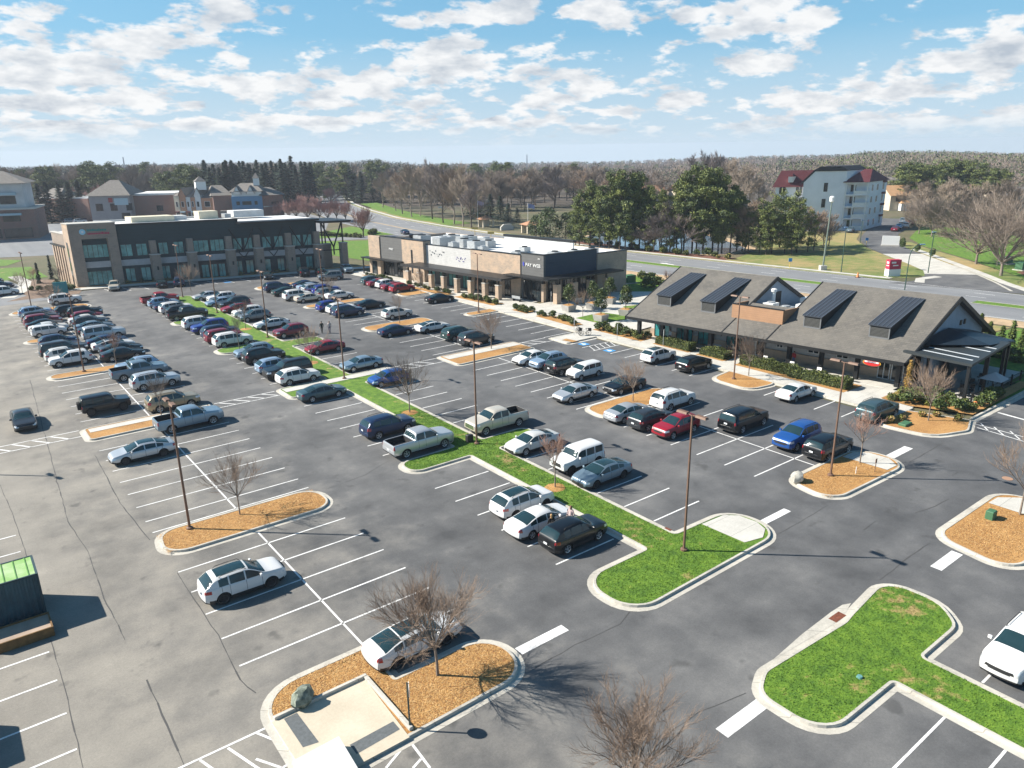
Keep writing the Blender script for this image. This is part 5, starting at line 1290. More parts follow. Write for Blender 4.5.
    m = MB(); m.lathe([(.20,-.44),(.20,-.424)], 12, axis='y', c=(2.25,0,10.25)); m.build('sign_emblem', WTR, dsc)
    rg = random.Random(4)
    for nm,z,h,mt,u1 in (('sign_lettering',10.33,.44,mat('teal_letters',(.012,.22,.20),.5),6.15),('sign_lettering',9.72,.40,mat('crimson_letters',(.42,.03,.08),.5),6.5)):
        m = MB(); u = 3.05
        while u < u1:
            w = rg.uniform(.13,.26); hh = h*rg.choice((1,.72,.72,.72)); m.box(u,u+w,-.41,-.354,z,z+hh); u += w+.06
        m.build(nm, mt, o)
    shear_tree(o, ((math.cos(OFA),-.13,0,0),(math.sin(OFA),.985,0,0),(0,0,1,0),(0,0,0,1)))
office()
# parking, walk and beds in front of the office
def office_front():
    P = lambda u,v: office_xy(u,v)
    def sh(n,m,z,*q): sheet(n,[P(*a) for a in q],z,m)
    sh('sidewalk',CONC,.13,(-3,-4.0),(56,-4.2),(56,-1.4),(-3,-1.3)); sh('mulch_bed',MULCH,.12,(-3,-1.3),(56,-1.4),(56,.4),(-3,.4)); sh('kerb',KERB,.135,(-3,-4.2),(56,-4.4),(56,-4.2),(-3,-4.0))
    m = MB()
    for i in range(14):
        u = 3+i*3.0; a,b = P(u,-9.3),P(u,-4.5); d = Vector((b[0]-a[0],b[1]-a[1])).normalized(); n = Vector((-d.y,d.x))*.06
        m.add([(a[0]-n.x,a[1]-n.y,.004),(b[0]-n.x,b[1]-n.y,.004),(b[0]+n.x,b[1]+n.y,.004),(a[0]+n.x,a[1]+n.y,.004)],[(0,3,2,1)])
    m.build('parking_lines', PAINT, kind='structure')
    sh('parking_symbol', mat('accessible_blue',(.05,.26,.55),.8), .005, (22.6,-8.6),(23.9,-8.6),(23.9,-7.4),(22.6,-7.4))
    rg = random.Random(31)
    for i in range(16):
        u = 8.6+i*2.3+rg.uniform(-.3,.3)
        if 21 < u < 27: continue
        x,y = P(u,-.55); b = MB(); leafy(b,(0,0,.42),(.85,.5,.42),60,.16,rg,rg.choice((1,2)),0,.3); k = b.build('shrub', HEDGE); k.location = (x,y,.12); tag(k,'low clipped shrub along the foot of the office front','shrub','shrubs along the office front')
office_front()

# ---- the brick and panel shop building
SHA = Matrix(((1,-.14,0,0),(-.04,.99,0,0),(0,0,1,0),(0,0,0,1)))
def shop():
    o = empty('shop_building','single storey shop of tan stone and navy panels with white flat roof','shop building',(77,91.5,0))
    W = o
    def P(nm,mt,*b): return part(W,nm,mt,*b)
    P('roof',TPO,(.4,17.6,.4,47,6.2,6.4))
    P('corner_wall',GREYP,(0,.4,0,5.0,4.1,7.6)); P('corner_wall',NAVYP,(.403,11.3,0,.4,3.9,7.6)); P('corner_wall',STONE,(0,.5,0,.5,0,3.0))
    P('wall',STONE,(-.15,.35,5.003,17.0,0,7.25)); P('wall',WHITEP,(.25,.6,17.003,29.7,3.3,7.1)); P('wall',GREYP,(.35,.7,17.003,29.7,0,3.29)); P('wall',STONE,(-.35,1.2,29.703,36.2,0,7.7)); P('wall',GREYP,(-.1,.35,36.203,43.5,3.0,7.75)); P('wall',GREYP,(.8,1.1,36.203,43.5,0,2.99)); P('wall',STONE,(-.3,.35,43.503,47.2,0,7.7))
    P('wall',MIDB,(11.303,18.0,-.25,.4,0,6.9)); P('wall',BRWN,(1.5,12.5,1.3,1.7,0,3.89)); P('wall',STONE,(17.6,18.0,.41,47.2,0,6.9)); P('wall',BRWN,(.4,17.6,46.8,47.2,0,6.9))
    P('coping',DKM,(-.06,.46,-.06,5.0,7.603,7.74),(.463,11.36,-.06,.46,7.603,7.74),(-.2,.4,5.003,17,7.253,7.38),(.2,.65,17.003,29.7,7.103,7.22),(-.4,1.25,29.703,36.2,7.703,7.83),(-.15,.4,36.203,43.5,7.753,7.88),(11.363,18.06,-.3,.45,6.903,7.0))
    P('parapet_inner_face',TPO,(.41,.5,.5,4.95,6.4,7.55),(.5,11.2,.41,.5,6.4,7.55),(.36,.45,5.0,17,6.4,7.2),(.61,.7,17,29.7,6.4,7.05),(1.21,1.3,29.7,36,6.4,7.6),(17.5,17.59,.5,46.8,6.4,6.85))
    q = P('roof_screen',TPO,(13.6,13.9,7.5,24.5,6.4,8.0)); part(q,'coping',DKM,(13.5,14.2,7.3,24.7,8.003,8.4))
    rg = random.Random(8)
    for (x,y,sx,sy,h) in ((3.0,34.6,2.2,2.4,1.9),(4.6,30.6,3.0,2.2,1.7),(6.4,26.8,2.2,2.2,1.5),(3.6,26.2,1.4,1.4,1.1),(5.0,21.8,2.4,2.0,1.6),(8.5,22.8,1.8,1.8,1.3),(8.6,29.5,2.0,2.6,1.6),(9.6,34.5,2.4,2.0,1.5),(3.2,17.8,1.3,1.3,1.0),(2.4,8.4,1.4,1.5,1.0),(5.5,3.3,1.7,1.6,1.1),(10.4,4.0,1.5,1.5,.9),(13.5,3.2,1.6,1.6,1.0),(11.4,27.0,2.0,2.2,1.3),(12.4,32.5,1.8,1.8,1.2),(8,13,1.4,1.4,.9)):
        u = P('roof_unit',STEEL,(x-sx/2,x+sx/2,y-sy/2,y+sy/2,6.403,6.4+h)); b = MB(); b.lathe([(min(sx,sy)*.33,6.4+h+.003),(min(sx,sy)*.33,6.4+h+.16)],12,c=(x,y,0)); b.build('fan', DKM if rg.random() < .6 else STEEL, u)
    P('roof_hatch',DKM,(1.6,4.4,36.2,36.6,6.4,8.4))
    # storefronts and doors
    windows(W,.02,[(.7,4.4)],.1,3.3,glass=DGL,panes=4,axis='v',sgn=-1,name='storefront'); P('corner_wall',GREYP,(.05,.4,.6,4.99,0,4.09))
    windows(W,1.3,[(2.1,4.6),(5.2,7.7),(8.4,11.6)],.1,3.2,glass=DGL,panes=3,name='storefront')
    windows(W,.35,[(18.2,19.8),(21.6,23.6),(24.6,26.2),(27.4,29.2)],.1,2.9,glass=WGL,panes=2,axis='v',name='door'); windows(W,-.15,[(7.2,8.6),(10.6,12.6),(14.2,16.0)],.1,2.9,glass=DGL,panes=2,axis='v',name='door')
    windows(W,.8,[(36.8,39.6),(40.6,43.2)],.1,2.8,glass=DGL,panes=3,axis='v',name='storefront'); windows(W,-.3,[(44.6,46.2)],.1,2.7,glass=DGL,panes=1,axis='v',name='door')
    P('slot_window',DKM,(-.42,-.353,33.0,33.4,1.5,5.9))
    # awnings and their stone posts
    c = P('awning',DKM,(-4.3,-.36,4.6,30.9,3.55,3.8)); part(c,'fascia',BLK,(-4.42,-4.303,4.5,31,3.45,3.9))
    for y in (29.9,26.6,23.3,19.9,16.4,12.9,9.4,6.2):
        q = P('awning_post',STONE,(-3.9,-3.2,y-.38,y+.38,0,2.5)); part(q,'post_cap',CAP,(-3.95,-3.15,y-.43,y+.43,2.503,2.62)); part(q,'steel_post',DKM,(-3.66,-3.44,y-.11,y+.11,2.623,3.548))
    P('awning',DKM,(-1.7,-.16,35.9,48,3.25,3.45)); P('awning',DKM,(-1.9,-.003,-2.9,7.0,3.95,4.15),(.003,14.2,-3.1,-.06,3.953,4.2))
    P('awning_post',DKM,(-1.6,-1.4,47.4,47.6,0,3.248))
    for x in (.4,3.9,7.4,10.9):
        q = P('awning_post',STONE,(x-.45,x+.45,-2.9,-2.1,0,3.2)); part(q,'steel_post',DKM,(x-.12,x+.12,-2.6,-2.4,3.203,3.95))
    # lettering: an emblem and words in white on the grey corner, small marks on the white board
    m = MB(); m.box(-.06,-.003,4.2,4.5,5.6,6.0); m.add([(-.08,4.12,6.01),(-.08,4.58,6.01),(-.08,4.35,6.3)],[(0,1,2)]); m.build('sign_emblem', mat('sign_blue',(.06,.07,.42),.5), W)
    text(W,'sign_lettering','PAY WEB',.80,(-.05,2.25,5.55),(math.pi/2,0,-math.pi/2),WTR)
    text(W,'address_number','704',.35,(-.05,.95,6.85),(math.pi/2,0,-math.pi/2),WTR)
    text(W,'sign_lettering','PINEY',.55,(-.15,39.9,5.3),(math.pi/2,0,-math.pi/2),WTR)
    m = MB(); rg = random.Random(2); 
    for i in range(13): y = 28.6-i*.33; z = 5.6+rg.uniform(-.45,.45); m.box(.18,.247,y-rg.uniform(.04,.11),y+.05,z,z+rg.uniform(.1,.32))
    m.build('sign_lettering', mat('sign_dark_grey',(.10,.11,.12),.6), W)
    m = MB()
    for i in range(12): y = 21.3-i*.22; z = 5.1+.35*math.sin(i*1.3); m.box(.18,.247,y-.09,y+.04,z,z+.15+.2*(i==5))
    m.build('sign_lettering', MC['sign_blue'] if False else mat('sign_muted_violet',(.18,.16,.34),.6), W)
    shear_tree(o, SHA)
shop()

# ---- the long shingled restaurant
RSH = Matrix(((1.0,-.148,0,0),(-.02,.989,0,0),(0,0,1,0),(0,0,0,1)))
def restaurant():
    o = empty('restaurant_building','long low restaurant with a weathered shingle roof and four raised metal dormers','restaurant',(74,32.6,0))
    def P(nm,mt,*b): return part(o,nm,mt,*b)
    E,RZ,RX,BX = 3.2,8.55,10.1,20.3; sl = (RZ-E)/RX
    def slab(name, pts, th, mt, par=o):
        m = MB(); n = len(pts); m.add([(x,y,z) for x,y,z in pts]+[(x,y,z-th) for x,y,z in pts], [tuple(range(n)),tuple(range(2*n-1,n-1,-1))]+[(i,n+i,n+(i+1)%n,(i+1)%n) for i in range(n)]); return m.build(name, mt, par)
    zf = lambda x: E+sl*x; zb = lambda x: RZ-(x-RX)*(RZ-E)/(BX-RX)
    XB = 5.3
    slab('roof',[(0,-.15,E),(0,33.3,E),(XB,33.3,zf(XB)),(RX,33.3,RZ),(RX,19.9,RZ),(XB,19.9,zf(XB)),(XB,14.2,zf(XB)),(RX,14.2,RZ),(RX,-.15,RZ),(XB,-.15,zf(XB))],.22,SHING)
    slab('roof',[(RX,19.9,RZ),(RX,33.3,RZ),(BX,33.3,E),(BX,19.9,E)],.22,SHING); slab('roof',[(RX,-.15,RZ),(RX,14.2,RZ),(BX,14.2,E),(BX,-.15,E)],.22,SHING)
    # dark rakes
    def rake(y):
        m = MB()
        for (a,b,za,zz) in ((-.05,RX,zf(-.05),RZ),(RX,BX+.1,RZ,zb(BX+.1))):
            m.add([(a,y-.08,za-.42),(b,y-.08,zz-.42),(b,y-.08,zz+.03),(a,y-.08,za+.03),(a,y+.08,za-.42),(b,y+.08,zz-.42),(b,y+.08,zz+.03),(a,y+.08,za+.03)],[(0,1,2,3),(7,6,5,4),(3,2,6,7),(0,4,5,1)])
        m.build('rake_board', DKM, o)
    for y in (-.24,33.4,19.80,14.30): rake(y)
    P('fascia',DKM,(-.12,-.003,-.15,33.3,E-.34,E+.01))
    def gable(y0,y1,x0,x1,mt,zbase=0.):
        m = MB(); pr = [(x0,zbase),(x1,zbase),(x1,min(zb(x1),RZ)-.25)]+([(RX,RZ-.25)] if x0 < RX < x1 else [])+[(x0,zf(x0)-.25)]
        m.extr(pr,y0,y1); return m.build('gable_wall', mt, o)
    gw = gable(.5,.8,5.6,18.6,BLUEGR); gable(19.95,20.2,5.6,18.6,BLUEGR,4.0); gable(13.9,14.1,5.6,18.6,BLUEGR,4.0); gable(32.6,32.9,5.6,18.6,GREYS)
    for x in (12.7,13.6): part(gw,'vent_lamp',DKM,(x-.16,x+.16,.38,.497,5.05,5.6))
    P('gable_door',DKM,(10.3,11.3,19.88,19.947,4.75,6.7))
    # porch: floor, posts, walls
    WX = 3.9
    P('porch_floor',CONC,(.6,WX,.8,33,0,.12)); P('beam',DKM,(1.5,1.8,.4,33,2.95,3.3))
    for y in (32.6,29.1,25.7,22.3,18.9,15.8,12.5,8.9,5.1,1.0): P('porch_post',DKM,(1.45,1.83,y-.2,y+.2,.12,2.948))
    P('wall',mat('pale_grey_siding',(.42,.42,.42),.8,0,.08,.6),(WX,WX+.3,.8,32.6,1.16,4.9)); P('stone_base',STONE,(WX-.2,WX+.3,.8,32.6,0,1.157)); P('wall',GREYS,(18.3,18.6,.8,32.6,0,3.6))
    TS = mat('teal_shop_glass',(.03,.33,.34),.15,var=.5,scale=.9,col2=(.06,.10,.10))
    windows(o,WX-.2,[(29.6,31.9),(26.3,28.6),(23.3,25.5),(19.6,21.6)],.25,2.85,glass=TS,panes=3,axis='v',name='storefront',trim=DKM)
    windows(o,WX,[(14.6,15.4),(10.4,11.7),(7.2,8.5),(4.6,5.5)],1.5,2.7,glass=DGL,panes=2,axis='v',trim=WTR); windows(o,WX-.2,[(16.7,17.8)],.15,2.5,glass=DGL,panes=2,axis='v',name='door',trim=WTR)
    windows(o,WX-.22,[(1.4,2.6),(2.75,3.95)],.15,2.6,glass=DGL,panes=2,axis='v',name='door',trim=WTR)
    # dormers
    for (y0,y1) in ((28.9,30.85),(22.7,24.6),(9.95,11.85),(2.85,4.85)):
        xa,xc = 2.72,8.95; za = zf(xa)+1.25; m = MB(); zc = zf(xc)+.02
        m.add([(xa,y0,zf(xa)),(xa,y1,zf(xa)),(xa,y1,za),(xa,y0,za),(xc,y0,zc),(xc,y1,zc)],[(0,3,2,1),(0,4,3),(1,2,5)]); d = m.build('dormer', DKM, o)
        m = MB(); m.add([(xa-.2,y0-.12,za+.0),(xa-.2,y1+.12,za+.0),(xc+.1,y1+.12,zc+.06),(xc+.1,y0-.12,zc+.06),(xa-.2,y0-.12,za+.09),(xa-.2,y1+.12,za+.09),(xc+.1,y1+.12,zc+.14),(xc+.1,y0-.12,zc+.14)],[(0,1,2,3),(7,6,5,4),(0,4,5,1),(0,3,7,4),(1,5,6,2)])
        rf = m.build('dormer_roof', mat('standing_seam_blue_grey',(.070,.080,.095),.42,.5), d); m = MB()
        for i in range(6):
            y = y0-.10+(y1-y0+.2)*i/5; m.add([(xa-.2,y-.02,za+.09),(xa-.2,y+.02,za+.09),(xc+.1,y+.02,zc+.14),(xc+.1,y-.02,zc+.14),(xa-.2,y-.02,za+.14),(xa-.2,y+.02,za+.14),(xc+.1,y+.02,zc+.19),(xc+.1,y-.02,zc+.19)],[(4,7,6,5),(0,4,5,1),(0,3,7,4),(1,5,6,2)])
        m.build('seams', mat('seam_light',(.20,.23,.28),.4,.5), rf)
        m = MB()
        for i in range(7): zl = zf(xa)+.18+i*.135; m.box(xa-.05,xa-.003,y0+.1,y1-.1,zl,zl+.075)
        m.build('louvre', mat('louvre_grey',(.09,.09,.085),.6), d); m = MB(); m.box(xa-.07,xa-.002,y0-.02,y0+.09,zf(xa)-.0,za-.02); m.box(xa-.07,xa-.002,y1-.09,y1+.02,zf(xa),za-.02); m.box(xa-.07,xa-.002,y0+.091,y1-.091,zf(xa)-.03,zf(xa)+.13); m.build('louvre_frame', mat('frame_grey',(.16,.165,.17),.5), d)
    # cedar screen and roof deck in the gap
    m = MB(); xa = 2.5; zt = 6.15
    m.add([(xa,14.15,zf(xa)),(xa,20.4,zf(xa)),(xa,20.4,zt),(xa,14.15,zt),(xa+.12,14.15,zf(xa)),(xa+.12,20.4,zf(xa)),(xa+.12,20.4,zt),(xa+.12,14.15,zt)],[(0,3,2,1),(4,5,6,7),(3,7,6,2)]); sc = m.build('cedar_screen', WOODP, o)
    m = MB(); x2 = 5.45
    for y in (14.15,20.28): m.add([(xa+.12,y,zf(xa+.12)),(x2,y,zf(x2)),(x2,y,zt),(xa+.12,y,zt),(xa+.12,y+.12,zf(xa+.12)),(x2,y+.12,zf(x2)),(x2,y+.12,zt),(xa+.12,y+.12,zt)],[(0,1,2,3),(7,6,5,4),(3,2,6,7)])
    m.build('cedar_screen', WOODP, o); part(sc,'coping',DKM,(xa-.05,xa+.2,14.1,20.45,zt+.003,zt+.09))
    P('roof_deck',mat('grey_roof_membrane',(.36,.36,.36),.9,0,.15,.6),(5.35,18.2,14.32,19.78,4.6,4.8)); 
    for (x,y,sx,sy,h,mt) in ((7.2,18.6,1.3,1.3,1.1,WTR),(7.0,16.6,1.5,1.4,.9,STEEL),(9.4,15.6,1.6,1.6,1.0,WTR),(12.0,15.4,1.6,1.3,1.1,STEEL),(13.6,17.6,1.6,1.5,1.0,WTR)):
        u = P('roof_unit',mt,(x-sx/2,x+sx/2,y-sy/2,y+sy/2,4.803,4.8+h)); m = MB(); m.lathe([(.42,4.8+h+.003),(.42,4.8+h+.14)],10,c=(x,y,0)); m.build('fan',STEEL,u)
    m = MB(); m.lathe([(.2,4.8),(.2,6.9),(.34,7.0),(.34,7.3),(.1,7.4)],10,c=(8.6,19.2,0)); m.build('flue', WTR, o); P('deck_parapet',GREYS,(18.2,18.4,14.32,19.78,3.2,5.9))
    # sign over the entrance: an oval edged in yellow with a red and a white band
    m = MB(); m.lathe([(1.0,-.3),(1.0,-.24)],28,axis='x'); s = m.build('sign_board', mat('sign_yellow',(.72,.45,.05),.5), o); s.location = (.25,2.9,2.62); s.scale = (1,.88,.34)
    m = MB(); m.lathe([(.93,-.325),(.93,-.303)],28,axis='x'); m.build('sign_face', mat('sign_red',(.50,.02,.02),.5), s)
    m = MB(); m.box(-.345,-.327,-.78,.78,.06,.5); m.build('sign_band', WTR, s)
    text(o,'sign_lettering','SMOKEY',.22,(-.11,2.9,2.64),(math.pi/2,0,-math.pi/2),mat('sign_plum',(.16,.02,.10),.5),.008)
    text(o,'shop_lettering','Lashes',.62,(3.55,24.4,2.2),(math.pi/2,0,-math.pi/2),WTR,.02)
    shear_tree(o, RSH)
restaurant()
def patio():
    o = empty('patio_pergola','dark steel pergola with pale roof strips over the restaurant terrace','pergola',(75.3,26.9,0))
    m = MB(); m.add([(0,0,3.75),(10.2,.5,4.1),(9.6,6.1,4.1),(-.1,6.4,3.85)]+[(0,0,4.0),(10.2,.5,4.35),(9.6,6.1,4.35),(-.1,6.4,4.1)],[(0,3,2,1),(4,5,6,7),(0,1,5,4),(1,2,6,5),(2,3,7,6),(3,0,4,7)]); rf = m.build('roof', mat('pergola_roof',(.035,.042,.045),.5,.2), o)
    m = MB()
    for x in (1.2,2.6,5.2,6.6): z = 4.02+x*.0345; m.add([(x,.5,z),(x+.28,.5,z+.01),(x+.28,5.2,z+.09),(x,5.2,z+.08)],[(0,1,2,3)])
    m.build('roof_strip', mat('pale_strip',(.55,.58,.60),.4), rf)
    for (x,y) in ((.3,.3),(5.0,.45),(9.7,.7),(.2,6.0),(5,6.0)): part(o,'post',DKM,(x-.13,x+.13,y-.13,y+.13,0,3.74))
    m = MB(); m.add([(7,1.2,4.45),(12.6,.9,4.1),(14.2,6.0,4.1),(8,5.7,5.3),(1.5,6.2,4.45)],[(0,1,3),(1,2,3),(0,3,4)]); m.add([(7,1.2,4.36),(12.6,.9,3.95),(14.2,6.0,3.95),(8,5.7,4.1),(1.5,6.2,4.36)],[(0,3,1),(1,3,2),(0,4,3)]); m.build('hipped_roof', mat('dark_blue_metal_roof',(.022,.034,.048),.4,.4), o)
    part(o,'dark_screen',DKM,(7.5,12.4,4.9,5.1,0,3.9)); part(o,'post',DKM,(12.2,12.4,1.1,1.3,0,3.9),(7.5,7.7,1.4,1.6,0,4.2))
    sheet('patio_floor',[(75.4,26.7),(91,27.3),(91,33.2),(75.4,33.2)],.05,mat('patio_concrete',(.42,.40,.37),.9,0,.12,.5))
    f = empty('patio_fence','black railing around the restaurant terrace','fence',(75.6,26.6,0)); m = MB(); m.box(0,15,-.02,.02,.9,.96); m.box(0,15,-.02,.02,.15,.2)
    for i in range(76): m.box(i*.2-.01,i*.2+.01,-.01,.01,.2,.9)
    m.build('railing', DKM, f)
    for i in range(7): part(f,'post',DKM,(i*2.4,i*2.4+.12,-.075,.055,0,1.15))
    # terrace furniture
    rg = random.Random(6)
    def table(x,y,label):
        t = empty('patio_table',label,'table',(x,y,.05)); m = MB(); m.lathe([(.48,.70),(.48,.74)],14); m.build('tabletop', DKM, t); m = MB(); m.lathe([(.30,0),(.05,.05),(.04,.7)],10); m.build('pedestal', DKM, t)
    CK = None
    def chair_kind():
        c = empty('patio_chair','x','chair'); part(c,'seat',DKM,(-.22,.22,-.22,.22,.43,.47)); part(c,'backrest',DKM,(-.22,.22,.19,.22,.55,.9))
        for sx in (-.2,.2):
            for sy in (-.2,.2): part(c,'leg',DKM,(sx-.018,sx+.018,sy-.018,sy+.018,0,.43 if sy < 0 else .55))
        return Kind(c)
    CK = chair_kind()
    for i,(x,y,l) in enumerate(((77.6,28.2,'round table nearest the terrace corner post'),(80.4,28.4,'round table second along the terrace railing'),(83.2,28.6,'round table third along the terrace railing'),(78.4,30.6,'round table at the back of the terrace'))):
        table(x,y,l)
        for k in range(4):
            a = k*math.pi/2+.4; CK.place((x+.8*math.cos(a),y+.8*math.sin(a),.05),a-math.pi/2,'black metal chair at a terrace table under the pergola','terrace chairs')
    u = empty('patio_umbrella','grey folded square umbrella beside the terrace railing','umbrella',(79.4,26.25,0)); m = MB(); m.tube([(0,0,0),(0,0,2.6)],.03,6); m.build('pole',DKM,u); m = MB(); m.add([(-1.0,-1.0,1.95),(1.0,-1.0,1.95),(1.0,1.0,1.95),(-1.0,1.0,1.95),(0,0,2.65)],[(0,1,4),(1,2,4),(2,3,4),(3,0,4),(3,2,1,0)]); m.build('canopy', mat('umbrella_grey',(.34,.35,.36),.9), u)
patio()

# ---- frames for buildings farther away: two ground points in the photograph give position, bearing and length
def frame(px0,py0,px1,py1):
    a,b = at(px0,py0),at(px1,py1); L = math.hypot(b[0]-a[0],b[1]-a[1]); return (a[0],a[1],0),math.atan2(b[1]-a[1],b[0]-a[0]),L
def hip(parent, u0,u1,v0,v1,z,h,mt,ov=.6,name='roof',ridge=.45):
    u0-=ov;u1+=ov;v0-=ov;v1+=ov; du=(u1-u0)*(1-ridge)/2; vm=(v0+v1)/2; m = MB()
    m.add([(u0,v0,z),(u1,v0,z),(u1,v1,z),(u0,v1,z),(u0+du,vm,z+h),(u1-du,vm,z+h)],[(0,1,5,4),(1,2,5),(2,3,4,5),(3,0,4),(3,2,1,0)]); return m.build(name,mt,parent)
def gabled(parent, u0,u1,v0,v1,z,h,mt,axis='u',ov=.4,name='roof',wall=None):
    m = MB(); w = MB()
    if axis == 'u':
        vm=(v0+v1)/2; A=[(u0-ov,v0-ov,z-.25),(u1+ov,v0-ov,z-.25),(u1+ov,vm,z+h),(u0-ov,vm,z+h),(u0-ov,v1+ov,z-.25),(u1+ov,v1+ov,z-.25)]
        w.add([(u0,v0,z),(u0,v1,z),(u0,vm,z+h-.15)],[(0,2,1)]); w.add([(u1,v0,z),(u1,v1,z),(u1,vm,z+h-.15)],[(0,1,2)])
        m.add(A,[(0,1,2,3),(3,2,5,4)])
    else:
        um=(u0+u1)/2; A=[(u0-ov,v0-ov,z-.25),(u0-ov,v1+ov,z-.25),(um,v1+ov,z+h),(um,v0-ov,z+h),(u1+ov,v0-ov,z-.25),(u1+ov,v1+ov,z-.25)]
        w.add([(u0,v0,z),(u1,v0,z),(um,v0,z+h-.15)],[(0,1,2)]); w.add([(u0,v1,z),(u1,v1,z),(um,v1,z+h-.15)],[(0,2,1)])
        m.add(A,[(0,1,2,3)[::-1],(3,2,5,4)[::-1]])
    r = m.build(name,mt,parent)
    if wall: w.build('gable_wall',wall,parent)
    return r
def block(name,label,cat,fr,depth,z,mt): 
    o = empty(name,label,cat,fr[0],fr[1]); part(o,'wall',mt,(0,fr[2],0,depth,-.3,z)); return o
LBLUE = mat('pale_blue_awning',(.34,.46,.52),.7); 
def far_left():
    # corner block, cut by the left edge
    loc,rz,L = (26.8,269.3,0),R(-16),26
    o = empty('corner_building','tall corner building with white upper storeys over brick at the far left edge','building',loc,rz)
    part(o,'base',RED,(-30,0,0,16,-.3,8.6)); part(o,'cornice',CAP,(-30.1,.3,-.4,16.1,8.603,9.1)); part(o,'upper_wall',mat('white_stucco',(.50,.50,.50),.9,0,.08,.6),(-30,-2.2,1.2,15,9.103,16.2)); hip(o,-30,-2.2,1.2,15,16.2,3.4,TILEG,1.4,ridge=.55)
    windows(o,1.2,[(-8.6,-4.4),(-16,-11.5)],10.2,12.6,glass=DGL,panes=3); windows(o,0,[(-8.4,-4.0),(-15.5,-11)],5.2,7.0,glass=DGL,panes=3); windows(o,0,[(-8.8,-1.5),(-16,-9.5)],.4,3.2,glass=DGL,panes=4,name='storefront')
    part(o,'awning',LBLUE,(-9.0,-4.0,.2,1.19,12.8,13.5)); part(o,'awning',LBLUE,(-9.2,-3.4,-1.0,-.003,7.0,7.6))
    # low brick link
    fr = frame(40,221,92,222); o = block('brick_block','low brown brick block between the corner building and the grey hip roofed one','building',fr,14,8.4,RED); part(o,'roof',TPO,(.3,fr[2]-.3,.3,13.7,8.403,8.7)); hip(o,-1,fr[2]*.38,2,12,8.8,3.0,TILEG); windows(o,0,[(3,5.5),(8,10.5),(13,15.5)],3.0,5.5,glass=DGL)
    fr = frame(93,223,133,222); o = block('grey_block','grey walled block with a brown hip roof behind the office','building',fr,16,9.6,mat('mauve_grey_stucco',(.26,.25,.26),.9,0,.1,.5)); hip(o,0,fr[2],0,16,9.6,5.2,TILEG,.9,ridge=.2); part(o,'pale_panel',LBLUE,(fr[2]*.62,fr[2]*.96,-.15,-.003,6.2,8.6)); part(o,'red_sign',MC['paint_red'],(fr[2]*.48,fr[2]*.58,-.15,-.003,7.2,8.8)); windows(o,0,[(2,4.4),(7,9.4),(12.5,14.6)],4.2,6.8,glass=DGL); windows(o,0,[(10.5,13.5)],.3,3.4,glass=DGL,name='storefront')
    fr = frame(135,221,178,220); o = block('long_brick_hall','long plain brick hall with a white flat roof behind the office','building',fr,18,9.2,RED); part(o,'roof',TPO,(-.1,fr[2]+.1,-.15,18,9.203,9.9)); windows(o,0,[(fr[2]*.55,fr[2]*.70)],3.5,5.5,glass=DGL,panes=3)
    # town houses: each front its own house
    pal = [STUC,ORB,mat('white_render',(.55,.55,.54),.85),ORB,mat('white_render',(.55,.55,.54)),ORB]; lab = ['cream narrow town house at the left end of the terrace','orange brick gabled town house beside the cream one','white narrow town house left of the middle of the terrace','orange town house in the middle of the terrace','white gabled town house right of the middle','wide orange brick house at the right end of the terrace']
    xs = [177,182,188.5,193,197.5,203.5,216]
    for i in range(6):
        fr = frame(xs[i],221-i*.05,xs[i+1],221-i*.05); z = (9.0,9.3,8.6,8.4,9.4,8.2)[i]; o = block('town_house',lab[i],'house',fr,14,z,pal[i]); w = fr[2]
        if i in (1,4): gabled(o,0,w,0,14,z,2.6,TILEG,'v',.2,wall=pal[i])
        else: hip(o,0,w,0,14,z,2.4,TILEG,.15,ridge=.7)
        windows(o,0,[(w*.28,w*.72)],5.0,7.0,glass=DGL,panes=1,trim=WTR); windows(o,0,[(w*.2,w*.8)],.3,3.0,glass=DGL,panes=2,name='storefront'); part(o,'awning',LBLUE if i%2 else MARO,(w*.15,w*.85,-1.0,-.003,3.1,3.5))
    fr = frame(216,221,233.5,220); o = block('brick_house','dull brick house with a grey hip roof and a small white cupola','house',fr,16,9.0,RED); hip(o,0,fr[2],0,16,9.0,3.4,TILEG,.8); c = part(o,'cupola',WTR,(-4.5,-1.0,5,8.5,11,14)); hip(c,-4.5,-1,5,8.5,14,1.8,TILEG,.3,ridge=.02)
    fr = frame(234,221,264.5,220); o = block('blue_shop_house','bright blue fronted block with white gabled dormers above','building',fr,16,8.6,mat('blue_stucco',(.085,.20,.33),.8,0,.1,.5)); hip(o,0,fr[2],0,16,10.4,2.6,TILEG); part(o,'upper_wall',WTR,(.2,fr[2]-.2,.6,15,8.603,10.4))
    for q in (.08,.52): gabled(o,fr[2]*q,fr[2]*(q+.24),-.1,6,9.6,2.8,TILEG,'v',.3,name='dormer_roof',wall=WTR); 
    c = part(o,'cupola',WTR,(fr[2]*.72,fr[2]*.9,5,8,12.2,14.8)); hip(c,fr[2]*.72,fr[2]*.9,5,8,14.8,1.9,TILEG,.3,ridge=.02); windows(o,0,[(fr[2]*.15,fr[2]*.26),(fr[2]*.34,fr[2]*.64),(fr[2]*.74,fr[2]*.84)],5.6,6.9,glass=DGL,panes=1)
    part(o,'canopy',TILEG,(-4,fr[2]*.7,-3.2,-.003,2.8,3.9)); windows(o,0,[(fr[2]*.1,fr[2]*.6)],.3,2.5,glass=DGL,panes=4,name='storefront')
